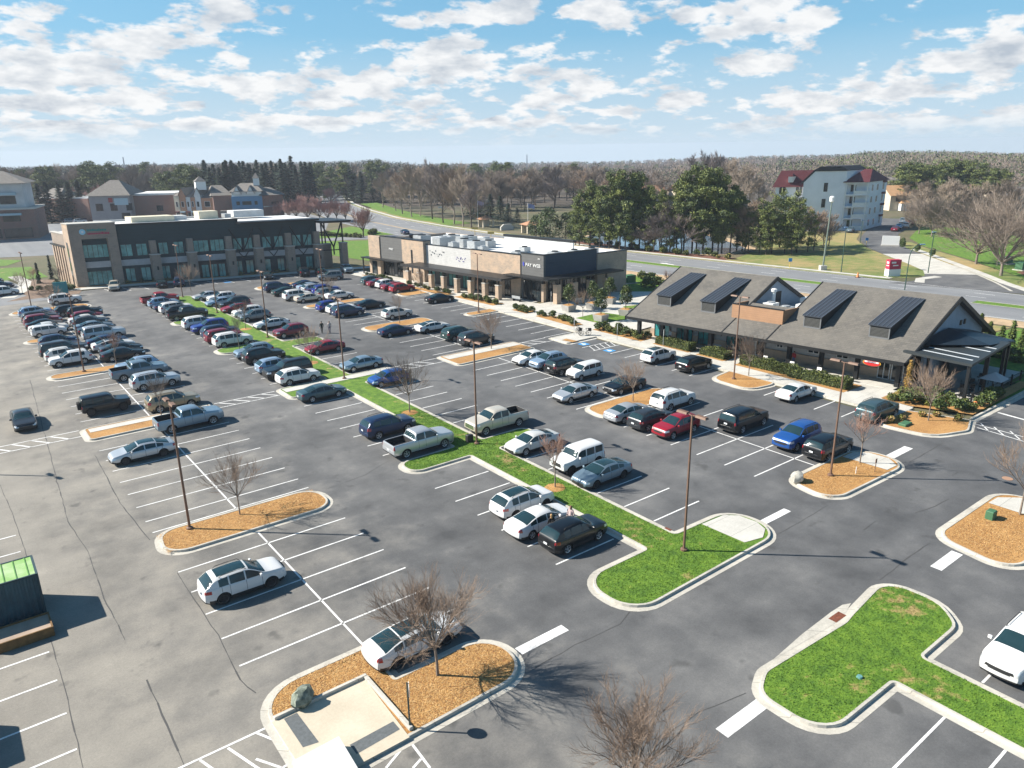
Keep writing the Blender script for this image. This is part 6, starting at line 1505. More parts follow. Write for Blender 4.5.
    fr = frame(265,220,285,218.5); o = block('brick_house','dull red brick house with a low grey roof right of the blue fronted block','house',fr,14,8.8,RED); hip(o,0,fr[2],0,14,8.8,2.6,TILEG,.9); windows(o,0,[(fr[2]*.4,fr[2]*.85)],5.6,6.4,glass=DGL,panes=2); part(o,'band',CAP,(0,fr[2],-.1,-.003,4.6,5.0))
    # parked cars on the street behind the office, a few pixels each
    for k,(px,py,c,kind) in enumerate(((67,222.5,'charcoal','sedan'),(72,223,'slate','suv'),(80.5,223,'white','crossover'),(86,221.8,'maroon','sedan'),(174,220.5,'royal','sedan'),(181,220,'ice','sedan'),(150,221,'white','sedan'))):
        x,y = at(px,py); put_car(kind,c,x,y,0,('charcoal sedan','slate SUV','white crossover','maroon sedan','deep blue sedan','pale blue sedan','white sedan')[k]+' on the street behind the office roof',rz=R(-16)+.0)
far_left()

def apartments():
    o = empty('apartment_block','white four storey apartment block with maroon roofs on the right','apartment block',(209,115,0))
    WH = mat('white_wall',(.74,.76,.80),.85,0,.06,.3)
    # local u to the left, v away is negative (right-handed frame): depth = -v
    m = MB(); m.extr([(0,-.5),(12.3,-.5),(12.3,13.6),(9.2,16.6),(.2,16.6),(0,14.5)][::-1],-14,0); m.build('wall',WH,o)
    windows(o,0,[(5.2,6.3)],11.0,13.4,glass=DGL,panes=1,sgn=1); windows(o,0,[(5.4,6.5)],6.6,9.0,glass=DGL,panes=1,sgn=1); windows(o,0,[(5.4,6.5)],2.4,4.6,glass=DGL,panes=1,sgn=1)
    m = MB(); m.extr([(12.9,13.3),(13.0,13.6),(9.4,17.0),(7.6,17.9),(1.6,17.9),(-.4,16.8),(.1,16.6),(9.2,16.6)][::-1],-14.4,.35); m.build('roof',mat('dark_roof',(.028,.026,.030),.8),o)
    # right wing with balconies
    part(o,'wall',WH,(-6.4,-.003,-17,-2.2,-.5,13.4)); 
    for k in range(5):
        z = .2+k*3.3; b = part(o,'balcony',WH,(-6.6,-.003,-2.2,.1,z-.35,z)); 
        if k < 4: part(b,'railing',WTR,(-6.6,-2.6,.02,.10,z+.003,z+1.0),(-6.6,-6.5,-2.19,.018,z+.003,z+1.0))
    for u in (-6.5,-2.7,-.2): part(o,'post',WTR,(u-.14,u+.14,-.05,.2,0,13.4))
    for k in range(4): windows(o,-2.2,[(-2.4,-.7)],.8+k*3.3,2.8+k*3.3,glass=DGL,panes=2,sgn=1,trim=WTR); windows(o,-6.4,[(-5.0,-3.6),(-9.5,-8.0),(-14.6,-13.2)],.9+k*3.3,2.7+k*3.3,glass=DGL,panes=2,axis='v',sgn=-1,trim=WTR); part(o,'awning',MARO,(-7.2,-6.403,-14.8,-13.0,2.9+k*3.3,3.5+k*3.3))
    hip(o,-6.4,0,-17,.1,13.45,3.4,MARO,.7,ridge=.3)
    # left wing
    part(o,'wall',WH,(12.303,21.5,-12,-3,-.5,12.6)); gabled(o,12.4,21.5,-12,-3,12.6,4.2,MARO,'u',.7,wall=WH)
    for k in range(4): windows(o,-3,[(13.6,15.6),(18.5,20.5)],.8+k*3.2,2.8+k*3.2,glass=DGL,panes=2,sgn=1,trim=WTR)
    d = part(o,'dormer',WTR,(16.9,18.2,-5.4,-3.2,13.6,15.2)); hip(d,16.9,18.2,-5.4,-3.2,15.2,.9,MARO,.2,ridge=.02)
    shear_tree(o, ((-.82,-.985,0,0),(.572,-.17,0,0),(0,0,1,0),(0,0,0,1)))
    # houses behind
    fr = frame(889,210.5,917,210); q = block('cream_house','cream two storey house with a tan roof beyond the side street','house',fr,11,5.6,STUC); gabled(q,0,fr[2],0,11,5.6,3.2,mat('tan_roof',(.40,.235,.12),.9,0,.1,1),'u',.6,wall=STUC); windows(q,0,[(2,3.4),(fr[2]*.5,fr[2]*.58),(fr[2]*.75,fr[2]*.84)],3.2,4.7,glass=DGL,panes=1); part(q,'porch',WTR,(fr[2]*.3,fr[2]*.62,-2.2,-.003,0,2.7)); hip(q,fr[2]*.3,fr[2]*.62,-2.2,0,2.7,1.0,MC['tan_roof'],.3,'porch_roof')
    rg = random.Random(17)
    for k,(px,d,w,c) in enumerate(((640,330,12,'tan'),(655,335,10,'tan'),(690,340,13,'tan'),(880,420,14,'dark'),(900,430,12,'dark'),(1015,330,12,'dark'),(300,470,12,'white'),(520,560,24,'white'),(575,600,20,'white'))):
        x,y,_ = along(px,200,d); q = empty('house',['tan roofed house glimpsed left of the gap in the pines','tan roofed house glimpsed in the gap between the pines','tan roofed house glimpsed through the right pine clump','dark roofed house on the rise behind the apartment block','second dark roofed house on the rise behind the apartments','dark roofed house at the right edge among bare trees','white house among the spruces on the left skyline','long pale building far off in the wood above the brick shop','second long pale building far off in the wood'][k],'house',(x,y,ground_z(x,y)),-R(38)+rg.uniform(-.3,.3)); hh = 5.4 if k < 7 else 6
        part(q,'wall',STUC if c != 'white' else WTR,(-w/2,w/2,0,9,-.5,hh)); 
        (hip if k > 6 else gabled)(q,-w/2,w/2,0,9,hh,2.8 if k < 7 else .8,mat('orange_tan_roof',(.36,.19,.11),.9) if c == 'tan' else (TILEG if c == 'dark' else TPO)); windows(q,0,[(-w*.3,-w*.18),(w*.1,w*.22)],2.8,4.2,glass=DGL,panes=1)
apartments()
# ------------------------------------------------------------------ roads, verges, planting and street furniture
FE = [(146,-30),(144,0),(141,30),(137,70),(133.5,100),(131,124),(130.2,152),(131,183),(132.5,212),(137,250),(147,290),(161,335),(184,390),(220,455)]
def fe(y):
    for a,b in zip(FE,FE[1:]):
        if a[1] <= y <= b[1]: return a[0]+(b[0]-a[0])*(y-a[1])/(b[1]-a[1])
def strip(name, o0, o1, z, m, y0=-30, y1=455, kind='structure', zs=None):
    b = MB(); ys = [y0+(y1-y0)*i/80 for i in range(81)]; vs = []
    for y in ys: vs += [(fe(y)+o0,y,z),(fe(y)+o1,y,z)]
    b.add(vs, [(2*i,2*i+1,2*i+3,2*i+2) for i in range(80)]); return b.build(name, m, kind=kind)
SAND = mat('sandy_verge', (.42,.30,.18), .95, 0, .25, .4, coord='Object'); LITTER = mat('reddish_leaf_litter', (.15,.062,.040), .95, 0, .4, .7, .3); YEL = mat('yellow_line_paint', (.55,.40,.10), .7)
strip('road', -22, 0, .004, ROAD)
strip('median', -12.6, -10.2, .03, LAWN, 62, 150); strip('median', -12.6, -10.2, .03, LAWN, -30, 47); strip('kerb', -12.9, -12.6, .05, KERB, 62, 150); strip('kerb', -10.2, -9.9, .05, KERB, 62, 150); strip('kerb', -12.9, -12.6, .05, KERB, -30, 47); strip('kerb', -10.2, -9.9, .05, KERB, -30, 47)
strip('median', -12.2, -10.9, .008, mat('worn_tan_median',(.34,.27,.19),.9,0,.2,.3), 152, 330)
strip('kerb', 0, .35, .06, KERB, 70, 455); strip('kerb', -22.35, -22, .06, KERB, -30, 186)
strip('verge', .36, 1.6, .03, VERGE, 66, 455); strip('sidewalk', 1.6, 3.1, .045, CONC, 66, 455); strip('verge', 3.1, 5.0, .03, VERGE, 66, 300); strip('leaf_bed', 3.4, 7.5, .035, LITTER, 101, 150)
strip('verge', -26.5, -22.36, .02, SAND, -30, 140); strip('lawn', 5.0, 14, .03, LAWN, 212, 330)
def lanes():
    b = MB(); 
    def dash(off,y,l,w=.14): 
        x0,x1 = fe(y)+off,fe(y+l)+off; b.add([(x0-w/2,y,.009),(x0+w/2,y,.009),(x1+w/2,y+l,.009),(x1-w/2,y+l,.009)],[(0,1,2,3)])
    y = -25
    while y < 330:
        for off in (-3.4,-6.8,-15.8,-18.9): dash(off,y,3.0)
        y += 12
    y = -28
    while y < 330:
        dash(-.5,y,5.9,.12); dash(-21.5,y,5.9,.12); y += 6
    # arrow on the near carriageway
    x,y = at(668,264); b.add([(x-.3,y-1.6,.009),(x+.3,y-1.6,.009),(x+.3,y+.6,.009),(x+.9,y+.6,.009),(x,y+2.2,.009),(x-.9,y+.6,.009),(x-.3,y+.6,.009)],[(0,1,2,6),(3,4,5)])
    b.build('road_lines', PAINT, kind='structure')
lanes()
def ribbon(name, pts, w, z, m):
    b = MB(); vs = []
    for i,p in enumerate(pts):
        a = Vector(pts[max(0,i-1)][:2]); c = Vector(pts[min(len(pts)-1,i+1)][:2]); d = (c-a).normalized(); n = Vector((-d.y,d.x)); ww = p[2] if len(p) > 2 else w
        vs += [(p[0]+n.x*ww/2,p[1]+n.y*ww/2,z),(p[0]-n.x*ww/2,p[1]-n.y*ww/2,z)]
    b.add(vs,[(2*i,2*i+1,2*i+3,2*i+2) for i in range(len(pts)-1)]); return b.build(name,m,kind='structure')
# side street climbing to the apartments
SS = [(138,52.5,24),(143,54.0,17.5),(148,56.5,14),(156,62.5,10.5),(164,70,9.5),(172,78.5,9),(182,88,8.8),(195,97,8.6),(210,103.5,8.6),(228,110,9.5),(255,121,12)]
ribbon('side_street', SS, 9, .008, ASPH); ribbon('concrete_apron', [(153,60,12),(160,66,10),(168,74.2,9.2),(173.5,80,8.9)], 9, .013, CONC)
ribbon('sidewalk', [(143.5,44.5),(149,50.2),(157,57.2),(165,64.5),(174,73.0),(183,81.8)], 1.7, .03, CONC); ribbon('kerb', [(141.5,46.6),(148,51.3),(156,57.9),(164,65.2)], .5, .05, KERB)
sheet('verge', [at(-40+768,478/1+0) if False else (139.5,72),(142,64.5),(147,63.2),(153,66.2),(160,72.6),(168,81),(178,91),(192,101),(205,107),(200,124),(176,118),(158,106),(140,101),(136,86)], .015, VERGE)
sheet('lawn', [(152,46),(163,55.5),(175,67),(190,83),(204,93),(220,99),(236,104),(240,88),(222,72),(200,52),(175,40),(160,38)], .012, LAWN)
sheet('verge', [(147,42),(157.5,51),(166,59),(176,69),(187,81),(196,89),(193,90.5),(183,83.5),(172,73),(162,63.5),(152,54.5),(144,46)], .018, VERGE)
ribbon('sidewalk', [(139,60.5),(143,62.2),(148,61.2)], 1.6, .03, CONC)
sheet('leaf_bed', [(159.5,50.5),(164,54),(168.5,52),(164,47.5)], .022, LITTER); sheet('leaf_bed', [(150,43),(156,48),(160,45),(154,40)], .022, LITTER)
# pond
def pond():
    n = NT('pond_water', .08); n.b.inputs['Base Color'].default_value = (.10,.16,.22,1); n.b.inputs['Specular IOR Level'].default_value = .9
    w = n.noise(1.1, 4, .6); bp = n.N.new('ShaderNodeBump'); bp.inputs['Strength'].default_value = .12; bp.inputs['Distance'].default_value = .05; n.L.new(w, bp.inputs['Height']); n.L.new(bp.outputs[0], n.b.inputs['Normal'])
    sheet('water', rounded([(138,150,4),(138,112,3),(146,107,3),(157,110,4),(164,120,4),(176,140,5),(172,158,6),(155,160,5)]), .01, n.m)
    sheet('pond_bank', rounded([(136.6,152,4),(136.6,111,3),(145,105,3),(158,107.5,4),(167,119,4),(180,140,5),(175,161,6),(154,163,5)]), .002, SAND)
    sheet('lawn', [(150,104),(161,107),(172,118),(180,112),(170,98),(156,95)], .012, LAWN)
pond()
# ground behind the shops and office
sheet('lawn', [(100,70),(110.0,68),(108.2,98),(104,102.5),(99.8,95.5),(96.5,95),(94,84)], .012, LAWN)
sheet('lawn', [(80,142),(92,141),(104,142),(107.5,152),(108,186),(100,190),(84,200),(76,170)], .012, LAWN)
ribbon('driveway', [(109,193,12),(104,195.5,9),(98,199,8),(90,202,8),(78,206,8),(62,212,9),(40,218,9),(10,230,9),(-30,244,9)], 8, .006, ROAD); sheet('lawn', [(84,206),(99,204),(110,200),(112,232),(98,222),(86,214)], .012, LAWN)
sheet('street_lot', [(-60,250),(20,226),(64,216),(80,212),(100,226),(118,262),(124,300),(100,312),(60,322),(0,330),(-60,330)], .003, ROAD)
sheet('sidewalk', [(70.2,29.6),(74.6,29.6),(72.5,69),(70.2,69)], .08, CONC)
sheet('plaza', [(69.6,67.5),(74,68),(96,70),(97,86),(92,90.3),(75.8,91),(71,122),(69.3,142),(67.4,142),(67.4,67)], .10, CONC)
sheet('sidewalk', [(71,92.5),(76.6,92.5),(70.4,139),(66,139)], .11, CONC)
sheet('lawn', [(72.8,79.2),(73.0,74.6),(77.6,73.6),(79.6,75.0),(78.4,79.6)], .125, LAWN); sheet('lawn', [(80.5,75.2),(90,72.8),(94,78),(84,80.5)], .125, LAWN)
for q in ([(68.7,75.2),(70.6,75.3),(71.9,79.4),(70.6,84.4),(69.1,84.0),(68.9,79.0)],[(69.5,72.2),(72.6,72.6),(73.4,67.2),(72.3,63.7),(69.6,63.4)],[(69.2,86.2),(71.3,86.6),(71.3,90.0),(69.2,90.0)],[(69.0,94.5),(71.3,94.5),(70.2,105),(68.4,105)],[(68.6,107),(70.0,107),(67.9,121.5),(67.4,119),(67.6,110)],[(67.4,125.5),(68.9,125),(67.8,137),(67.4,137)],[(69.9,56.0),(71.9,56.0),(71.7,61.7),(69.9,61.7)],[(69.9,50.9),(72.5,50.9),(72.1,54.9),(69.9,54.9)],[(69.6,36.0),(73.2,36.0),(72.8,49.2),(69.7,49.2)],[(72.5,25.1),(87.0,25.3),(87,26.3),(75.2,26.3),(75.0,32.8),(70.8,32.8),(70.6,29.9)]): sheet('mulch_bed', q, .152, MULCH)
sheet('lawn', [(86,24.95),(113,24.95),(113.5,36),(98,38),(93.5,33.6),(87,33.4),(86.6,27)], .02, LAWN); sheet('lawn', [(74.5,24.92),(86,24.95),(86.6,26.3),(75.6,26.2)], .02, LAWN)
sheet('verge', [(96,38.5),(113,36.5),(112,52),(110.4,66),(100,69),(95,60)], .012, VERGE)
# accessible bay symbols
for (x,y) in ((63.6,67.6),(63.8,63.2)): b = MB(); b.add([(x-.6,y-.6,.005),(x+.6,y-.6,.005),(x+.6,y+.6,.005),(x-.6,y+.6,.005)],[(0,1,2,3)]); b.build('parking_symbol', MC['accessible_blue'], kind='structure'); b = MB(); b.lathe([(.28,.0),(.28,.003)],14,c=(x,y-.05,.0085)); b.add([(x-.1,y,.0125),(x+.1,y,.0125),(x+.1,y+.55,.0125),(x-.1,y+.55,.0125)],[(0,1,2,3)]); b.build('parking_symbol', PAINT, kind='structure')

# ---- hedges and shrubs
def hedge(x0,x1,y0,y1,h,label,mats=HEDGE,den=300,size=.10,z=.12,skew=0.):
    rg = random.Random(int(x0*37+y0*11)); m = MB(); cx,cy = (x0+x1)/2,(y0+y1)/2; W,D = x1-x0,y1-y0
    n = int(den*(W*D+(W+D)*h*1.2))
    for _ in range(n):
        f = rg.random(); u,v = rg.uniform(-.5,.5),rg.uniform(-.5,.5); k = rg.random(); zz = rg.uniform(.1,1)*h
        if k < .5: zz = h*rg.uniform(.85,1.08)
        elif k < .75: u = rg.choice((-.5,.5))*rg.uniform(.9,1.04)
        else: v = rg.choice((-.5,.5))*rg.uniform(.97,1.01)
        bump = 1+.10*math.sin(v*D*2.1+x0)+.07*math.sin(v*D*5.3+u*W*4); p = Vector((u*W+skew*v*D, v*D, zz*bump)); a = rdir(rg)*size*rg.uniform(.5,1.1); b = a.cross(rdir(rg))
        if b.length < .01: continue
        b = b.normalized()*a.length*.55; m.add([tuple(p-a),tuple(p+b),tuple(p+a),tuple(p-b)],[(0,1,2,3)],rg.choice((0,1,1,1,2)))
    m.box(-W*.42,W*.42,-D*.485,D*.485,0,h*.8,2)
    if skew: 
        for i in range(len(m.v)-8,len(m.v)): x,y,zz = m.v[i]; m.v[i] = (x+skew*y,y,zz)
    o = m.build('hedge', mats, None); o.location = (cx,cy,z); return tag(o,label,'hedge')
hedge(70.2,71.8,36.3,42.6 ,.95,'right half of the long clipped hedge before the restaurant porch',skew=-.05); hedge(70.4,72.0,42.75,48.9,.92,'left half of the long clipped hedge before the restaurant porch',skew=-.05)
hedge(70.3,72.1,51.2,54.6,.85,'short clipped hedge between two paths to the restaurant porch'); hedge(70.2,71.7,56.2,61.5,.85,'clipped hedge in front of the teal shop window')
def shrub_kind(name, seed, mats, r, n, size, cat='shrub'):
    rg = random.Random(seed); m = MB()
    for _ in range(9): d = rdir(rg); leafy(m,(d.x*r*.45,d.y*r*.45,r*.62+d.z*r*.3),(r*.5,r*.5,r*.42),n,size,rg,rg.choice((0,1,1,2))%len(mats),0,.35)
    o = m.build(name, mats); tag(o,'x',cat); return Kind(o)
SK = [shrub_kind('shrub',1,HEDGE,.62,64,.105),shrub_kind('shrub',2,LEAF,.7,64,.11),shrub_kind('shrub',3,[mat('tan_grass_tuft',(.34,.24,.10),.9),HEDGE[0]],.5,34,.16)]
rg = random.Random(12)
def shrubs(pts, k, label, group, s=1., z=.15):
    for p in pts: SK[k if k >= 0 else rg.randrange(2)].place((p[0]+rg.uniform(-.12,.12),p[1]+rg.uniform(-.12,.12),z),rg.uniform(0,6),label,group,s*rg.uniform(.8,1.2))
shrubs([(69.4,76.0),(70.0,77.3),(70.2,78.8),(70.6,80.3),(70.4,81.6),(70.2,82.9),(69.7,83.6),(71.2,79.6)],-1,'rounded shrub in the mulch strip between the pavement and the planters','shrubs before the plaza')
shrubs([(70.0,71.6),(70.7,71.0),(71.5,71.8),(70.4,69.8),(71.2,69.0),(70.2,68.3),(71.5,67.6),(70.3,66.9),(71.3,66.2),(70.6,65.3),(71.8,65.4),(70.2,64.3),(71.6,64.1),(72.2,69.8)],-1,'rounded shrub in the bed beside the left end of the restaurant','shrubs at the left end of the restaurant',1.15)
shrubs([(69.7,86.9),(70.7,86.9),(69.7,88.1),(70.8,88.2),(69.6,89.3),(70.7,89.4)],-1,'rounded shrub in the bed at the near corner of the brick shop','shrubs at the shop corner',1.05)
shrubs([(70.1-.11*i+.5*(i%2),95.0+i*1.0) for i in range(10)],-1,'rounded shrub along the pavement before the long awning, near half','shrubs before the awning',1.05); shrubs([(69.2-.10*i+.4*(i%2),107.6+i*1.5) for i in range(9)],-1,'rounded shrub along the pavement before the long awning, far half','shrubs before the awning, far half',.95); shrubs([(68.0-.03*i,126+i*1.3) for i in range(8)],1,'dark shrub along the pavement at the far end of the brick shop','shrubs at the far end of the shop',.95)
shrubs([(x,y) for x,y in ((70.8,31.8),(71.8,31.2),(72.9,31.7),(71.3,30.3),(72.6,29.9),(73.8,30.6),(74.2,29.2),(73.0,28.5),(72.0,28.9),(74.4,27.9),(73.4,27.2),(74.6,26.8),(75.6,25.9),(77.0,25.7),(78.4,25.8),(72.7,26.4),(73.6,25.8),(80.0,25.8),(71.4,27.6))],-1,'low shrub in the planting below the restaurant terrace','shrubs below the terrace',1.25)
shrubs([(64.9,29.0),(66.3,28.6),(68.6,27.9),(69.6,26.9),(69.9,25.4)],2,'small golden tuft on the bed at the restaurant corner','tufts on the corner bed',.9)
shrubs([(105.6,96.4),(103,92),(101.4,88.8),(104,86.5),(99.8,85),(98.5,88.5)],-1,'bushy shrub on the lawn behind the brick shop','shrubs on the lawn behind the shop',2.3,.02)
for i in range(24): 
    y = 102+i*2.0; SK[rg.randrange(3)].place((fe(y)+rg.uniform(4.2,7.2),y,.03),rg.uniform(0,6),'scrubby bush along the pond bank beside the road','bushes along the pond bank',rg.uniform(1.1,2.2))
shrubs([(92.5+.75*i,212-1.6*i) for i in range(9)]+[(104+.9*i,203+1.2*i) for i in range(5)],0,'shrub of the clipped row beside the back driveway','shrubs by the back driveway',1.9,.0)
for x,y,l in ((187.5,87.0,'left upright shrub before the white sign'),(182.5,84.5,'right upright shrub before the white sign'),(178,79,'upright shrub on the side street lawn'),(172.5,73.3,'upright shrub lowest on the side street')):
    K = SK[1].place((x,y,.03),0,l,None,(1.3,1.3,2.2))
CY = spruce_tree(4.2, 81, .20, LEAF, 'cypress', 'cypress', .045, 700, .0)
for i,(px,by) in enumerate(((930,331),(942,336),(953,340),(965,345),(976,350),(986,352),(998,357),(1008,359),(1018,362))):
    x,y = at(px,by); CY.place((x,y,0),i,'green cypress in the screen behind the restaurant terrace','cypress screen behind the terrace',(1.05,1.05,.95+.12*math.sin(i*2)))
GC = spruce_tree(3.4, 82, .19, GOLD, 'golden_conifer', 'conifer', .04, 800, .0); GC.place((74.2,31.9,.15),0,'golden brown conifer by the restaurant entrance steps')
NC = spruce_tree(4.0, 83, .13, SPR, 'narrow_conifer', 'conifer', .05, 500, .0)
for i,(x,y,l) in enumerate(((77.5,146.7,'left narrow conifer on the lawn right of the office porch'),(81.2,149.3,'right narrow conifer on the lawn beside the office porch'),(15.5,172,'narrow conifer left of the office flank'),(18.2,176,'taller conifer against the office flank'))): NC.place((x,y,0),i,l,None,(1,1,1+.2*(i%2)))
# planters with clipped evergreens
def planter_kind():
    o = empty('planter','x','planter'); m = MB(); m.add([(-.85,-.85,0),(.85,-.85,0),(.85,.85,0),(-.85,.85,0),(-1.05,-1.05,1.15),(1.05,-1.05,1.15),(1.05,1.05,1.15),(-1.05,1.05,1.15)],[(0,1,5,4),(1,2,6,5),(2,3,7,6),(3,0,4,7),(4,5,6,7)]); m.build('box', mat('planter_grey',(.33,.32,.30),.9,0,.12,1), o); part(o,'soil',MULCH,(-.85,.85,-.85,.85,1.152,1.19)); return Kind(o)
PK = planter_kind(); CE = round_tree(3.4, 84, LEAF, 'clipped_evergreen', 'evergreen', .30, 26, 46, .05)
for i,(x,y) in enumerate(((75.4,83.6),(74.4,75.6),(79.3,82.4),(79.7,75.8),(84.2,83.6))):
    w = ('nearest the brick shop','in the middle of the plaza front','behind the middle one','nearest the restaurant','farthest back by the shop wall')[i]
    PK.place((x,y,.10),.1*i,'square grey planter '+w,None,.82); CE.place((x,y,1.07),i,'clipped evergreen growing in the planter '+w,None,(1,1,(.95,1.1,1.0,1.05,.95)[i]))
for i,(x,y,l) in enumerate(((74.4,79.4,'slender bare tree on the plaza lawn'),(14.2,166.5,'bare tree left of the office pylon'),(18.0,163.4,'leafless shrubby tree at the foot of the office pylon'),(11.6,160.8,'bare tree beside the white minivan'),(98.3,84,'bare tree on the lawn behind the brick shop'),(90.5,151,'bare tree on the lawn beyond the office porch'))): YT[i%3].place((x,y,.1),i,l,None,.85)
shrubs([(16.8,158.4),(18.0,159.2),(19.2,159.0),(15.6,159.8),(19.0,161.5),(16.8,162.0),(14.4,161.6),(13.2,164),(17.6,166)],-1,'shrub in the bed left of the office pylon','shrubs left of the office pylon',1.3,.05)
sheet('mulch_bed',[(8.5,153.6),(19.6,153.6),(21.0,158.6),(19.4,160.8),(18.4,176),(14,178),(10.5,164),(12,158)],.02,mat('old_brown_mulch',(.17,.115,.08),.95,0,.3,1.2,.3)); ribbon('sidewalk',[(9,157.5),(12,165),(13.5,176),(12.5,186)],2.2,.03,CONC); sheet('lawn',[(6,182),(14,180),(18,180),(17,200),(6,204)],.012,LAWN); sheet('lawn',[(-20,214),(13,206),(17,214),(8,226),(-20,232)],.014,LAWN); ribbon('driveway',[(9,150,14),(6,170,13),(2,200,12),(-4,232,11)],12,.008,ROAD)

# ---- container, crate and things whose shadows fall into the picture
def container(name,label,x0,x1,y0,y1,h,col,top):
    o = empty(name,label,'container',(x0,y0,0)); L,W = x1-x0,y1-y0; m = MB(); n = int(L/.28)
    for (yy,s) in ((0,-1),(W,1)):
        for i in range(n):
            a,b = i*L/n,(i+1)*L/n; q = (b-a)/4
            P = [(a,0),(a+q*.6,.045*-s*-1),(a+q*2,.045*-s*-1),(a+q*2.6,0),(b,0)]
            for (xa,ya),(xb,yb) in zip(P,P[1:]): m.add([(xa,yy+s*(-.05+ya),.15),(xb,yy+s*(-.05+yb),.15),(xb,yy+s*(-.05+yb),h-.1),(xa,yy+s*(-.05+ya),h-.1)],[(0,1,2,3) if s < 0 else (3,2,1,0)])
    m.box(.02,.06,.05,W-.05,.15,h-.1); m.build('side_panel', col, o)
    part(o,'frame',mat('container_frame',(.015,.045,.055),.6),(0,L,-.03,.06,0,.149),(0,L,W-.06,W+.03,0,.149),(0,L,-.03,.06,h-.1,h),(0,L,W-.06,W+.03,h-.1,h),(L-.1,L+.02,-.03,.12,.15,h-.101),(L-.1,L+.02,W-.12,W+.03,.15,h-.101),(0,.1,-.03,.12,.15,h-.101),(0,.1,W-.12,W+.03,.15,h-.101),(L-.1,L+.02,.061,W-.061,h-.1,h-.002),(L-.1,L+.02,.061,W-.061,0,.14))
    m = MB(); m.box(L-.07,L-.02,.13,W-.13,.15,h-.11); d = m.build('door', col, o); part(d,'lock_rod',STEEL,(L-.018,L+.02,W*.3,W*.3+.04,.2,h-.15),(L-.018,L+.02,W*.7,W*.7+.04,.2,h-.15))
    m = MB(); m.box(.1,L-.1,.06,W-.06,h-.06,h-.03); r = m.build('roof', top, o); m = MB()
    for i in range(int(L/.55)): m.box(.2+i*.55,.25+i*.55,.07,W-.07,h-.029,h+.005)
    m.build('rib', mat('mossy_rib',(.10,.25,.06),.9), r); return o
CBLUE = mat('container_teal_blue',(.035,.080,.100),.6,.1,.25,.7)
container('shipping_container','teal blue shipping container with a bright green mossy roof at the left edge',-5.0,1.12,43.65,46.05,2.55,CBLUE,mat('green_mossy_roof',(.18,.36,.09),.85,0,.4,1.0,col2=(.34,.46,.24)))
container('shipping_container','teal shipping container out of the bottom left corner, known by its dark shadow',-9.6,-3.6,34.6,37.0,2.55,CBLUE,MC['green_mossy_roof'])
def crate():
    o = empty('wooden_bin','low open timber bin with a tan cover in front of the container','bin',(-1.3,41.15,0),R(0)); W2 = mat('weathered_timber',(.17,.095,.035),.9,0,.3,3)
    part(o,'side',W2,(0,2.5,0,.08,0,.55),(0,2.5,1.62,1.7,0,.55),(0,.08,.083,1.617,0,.55),(2.42,2.5,.083,1.617,0,.55)); part(o,'cover',mat('tan_cover',(.34,.26,.20),.9,0,.15,1),(.083,2.417,.083,1.617,.30,.47)); part(o,'skid',W2,(-.02,2.52,.2,.3,-.0,.06))
crate()
def box_truck():
    o = empty('box_truck','box truck out of the left edge, known by its shadow beside the dark sedan','truck',(-2.6,88.3,0),math.pi/2)
    part(o,'cargo_box',WTR,(-5.5,1.2,-1.2,1.2,1.0,3.2)); part(o,'cab',WTR,(1.4,3.2,-1.1,1.1,.6,2.4)); part(o,'windshield',GLASS,(3.2,3.24,-.95,.95,1.5,2.3)); part(o,'chassis',UND,(-5.4,3.0,-.9,.9,.5,.99))
    for x in (-3.8,2.2):
        for s in (1,-1): m = MB(); m.lathe([(.48,-.14),(.48,.14)],18,axis='y',c=(x,s*1.0,.48)); m.build('wheel',TYRE,o)
box_truck()
# white flat-topped bin at the bottom edge
def white_bin():
    zt = .62; A,B,C = [Vector(at(*q,zt)) for q in ((338.5,737),(354,763),(293,761.5))]; e = (B-A).normalized()*2.6
    P = [A,C,C+e,A+e]
    if (C-A).x*e.y-(C-A).y*e.x < 0: P = P[::-1]
    o = empty('utility_box','white flat topped utility box cut off by the bottom edge beside the pad','utility box',(A.x,A.y,.15)); m = MB(); P = [(p.x-A.x,p.y-A.y) for p in P]
    m.prism(P,0,.40); m.build('body', mat('white_box_paint',(.55,.55,.54),.6), o); cx = sum(p[0] for p in P)/4; cy = sum(p[1] for p in P)/4; m = MB(); m.prism([(cx+(x-cx)*1.03,cy+(y-cy)*1.03) for x,y in P],.403,.47); m.build('lid', MC['white_box_paint'], o)
white_bin()

# ---- small things on the beds
def rock(x,y,r,label,col,z=.12):
    rg = random.Random(int(x*10)); m = MB(); m.blob((0,0,r*.55),(r,r*.75,r*.75),9,6,.16,0,rg); o = m.build('boulder',col,None,35); o.location = (x,y,z); o.rotation_euler = (0,0,.5); tag(o,label,'boulder')
RK = mat('pale_rock',(.40,.38,.33),.9,0,.35,2.5,.4); RKG = mat('mossy_rock',(.26,.29,.24),.9,0,.5,3.5,.4,col2=(.05,.07,.05))
rock(*at(302,700,.3),.62,'mottled grey green boulder on the mulch above the concrete pad',RKG); rock(*at(797,479,.3),.62,'pale boulder on the mulch island by the blue SUV',RK); rock(*at(449,442,.2),.5,'pale stone at the foot of the lamp post by the cream pickup',RK)
b = MB(); b.bbox(-.32,.32,-.25,.25,0,.6,.04); o = b.build('utility_cabinet', mat('utility_green',(.05,.14,.07),.6)); o.location = (52.1,15.9,.12); tag(o,'small green utility cabinet on the mulch island at the right edge','utility cabinet')
b = MB(); b.bbox(-.3,.3,-.2,.2,0,.65,.04); o = b.build('utility_cabinet', BLK); o.location = (33.2,49.3,.12); tag(o,'black utility cabinet beside the lamp post and pale stone on the strip','utility cabinet')
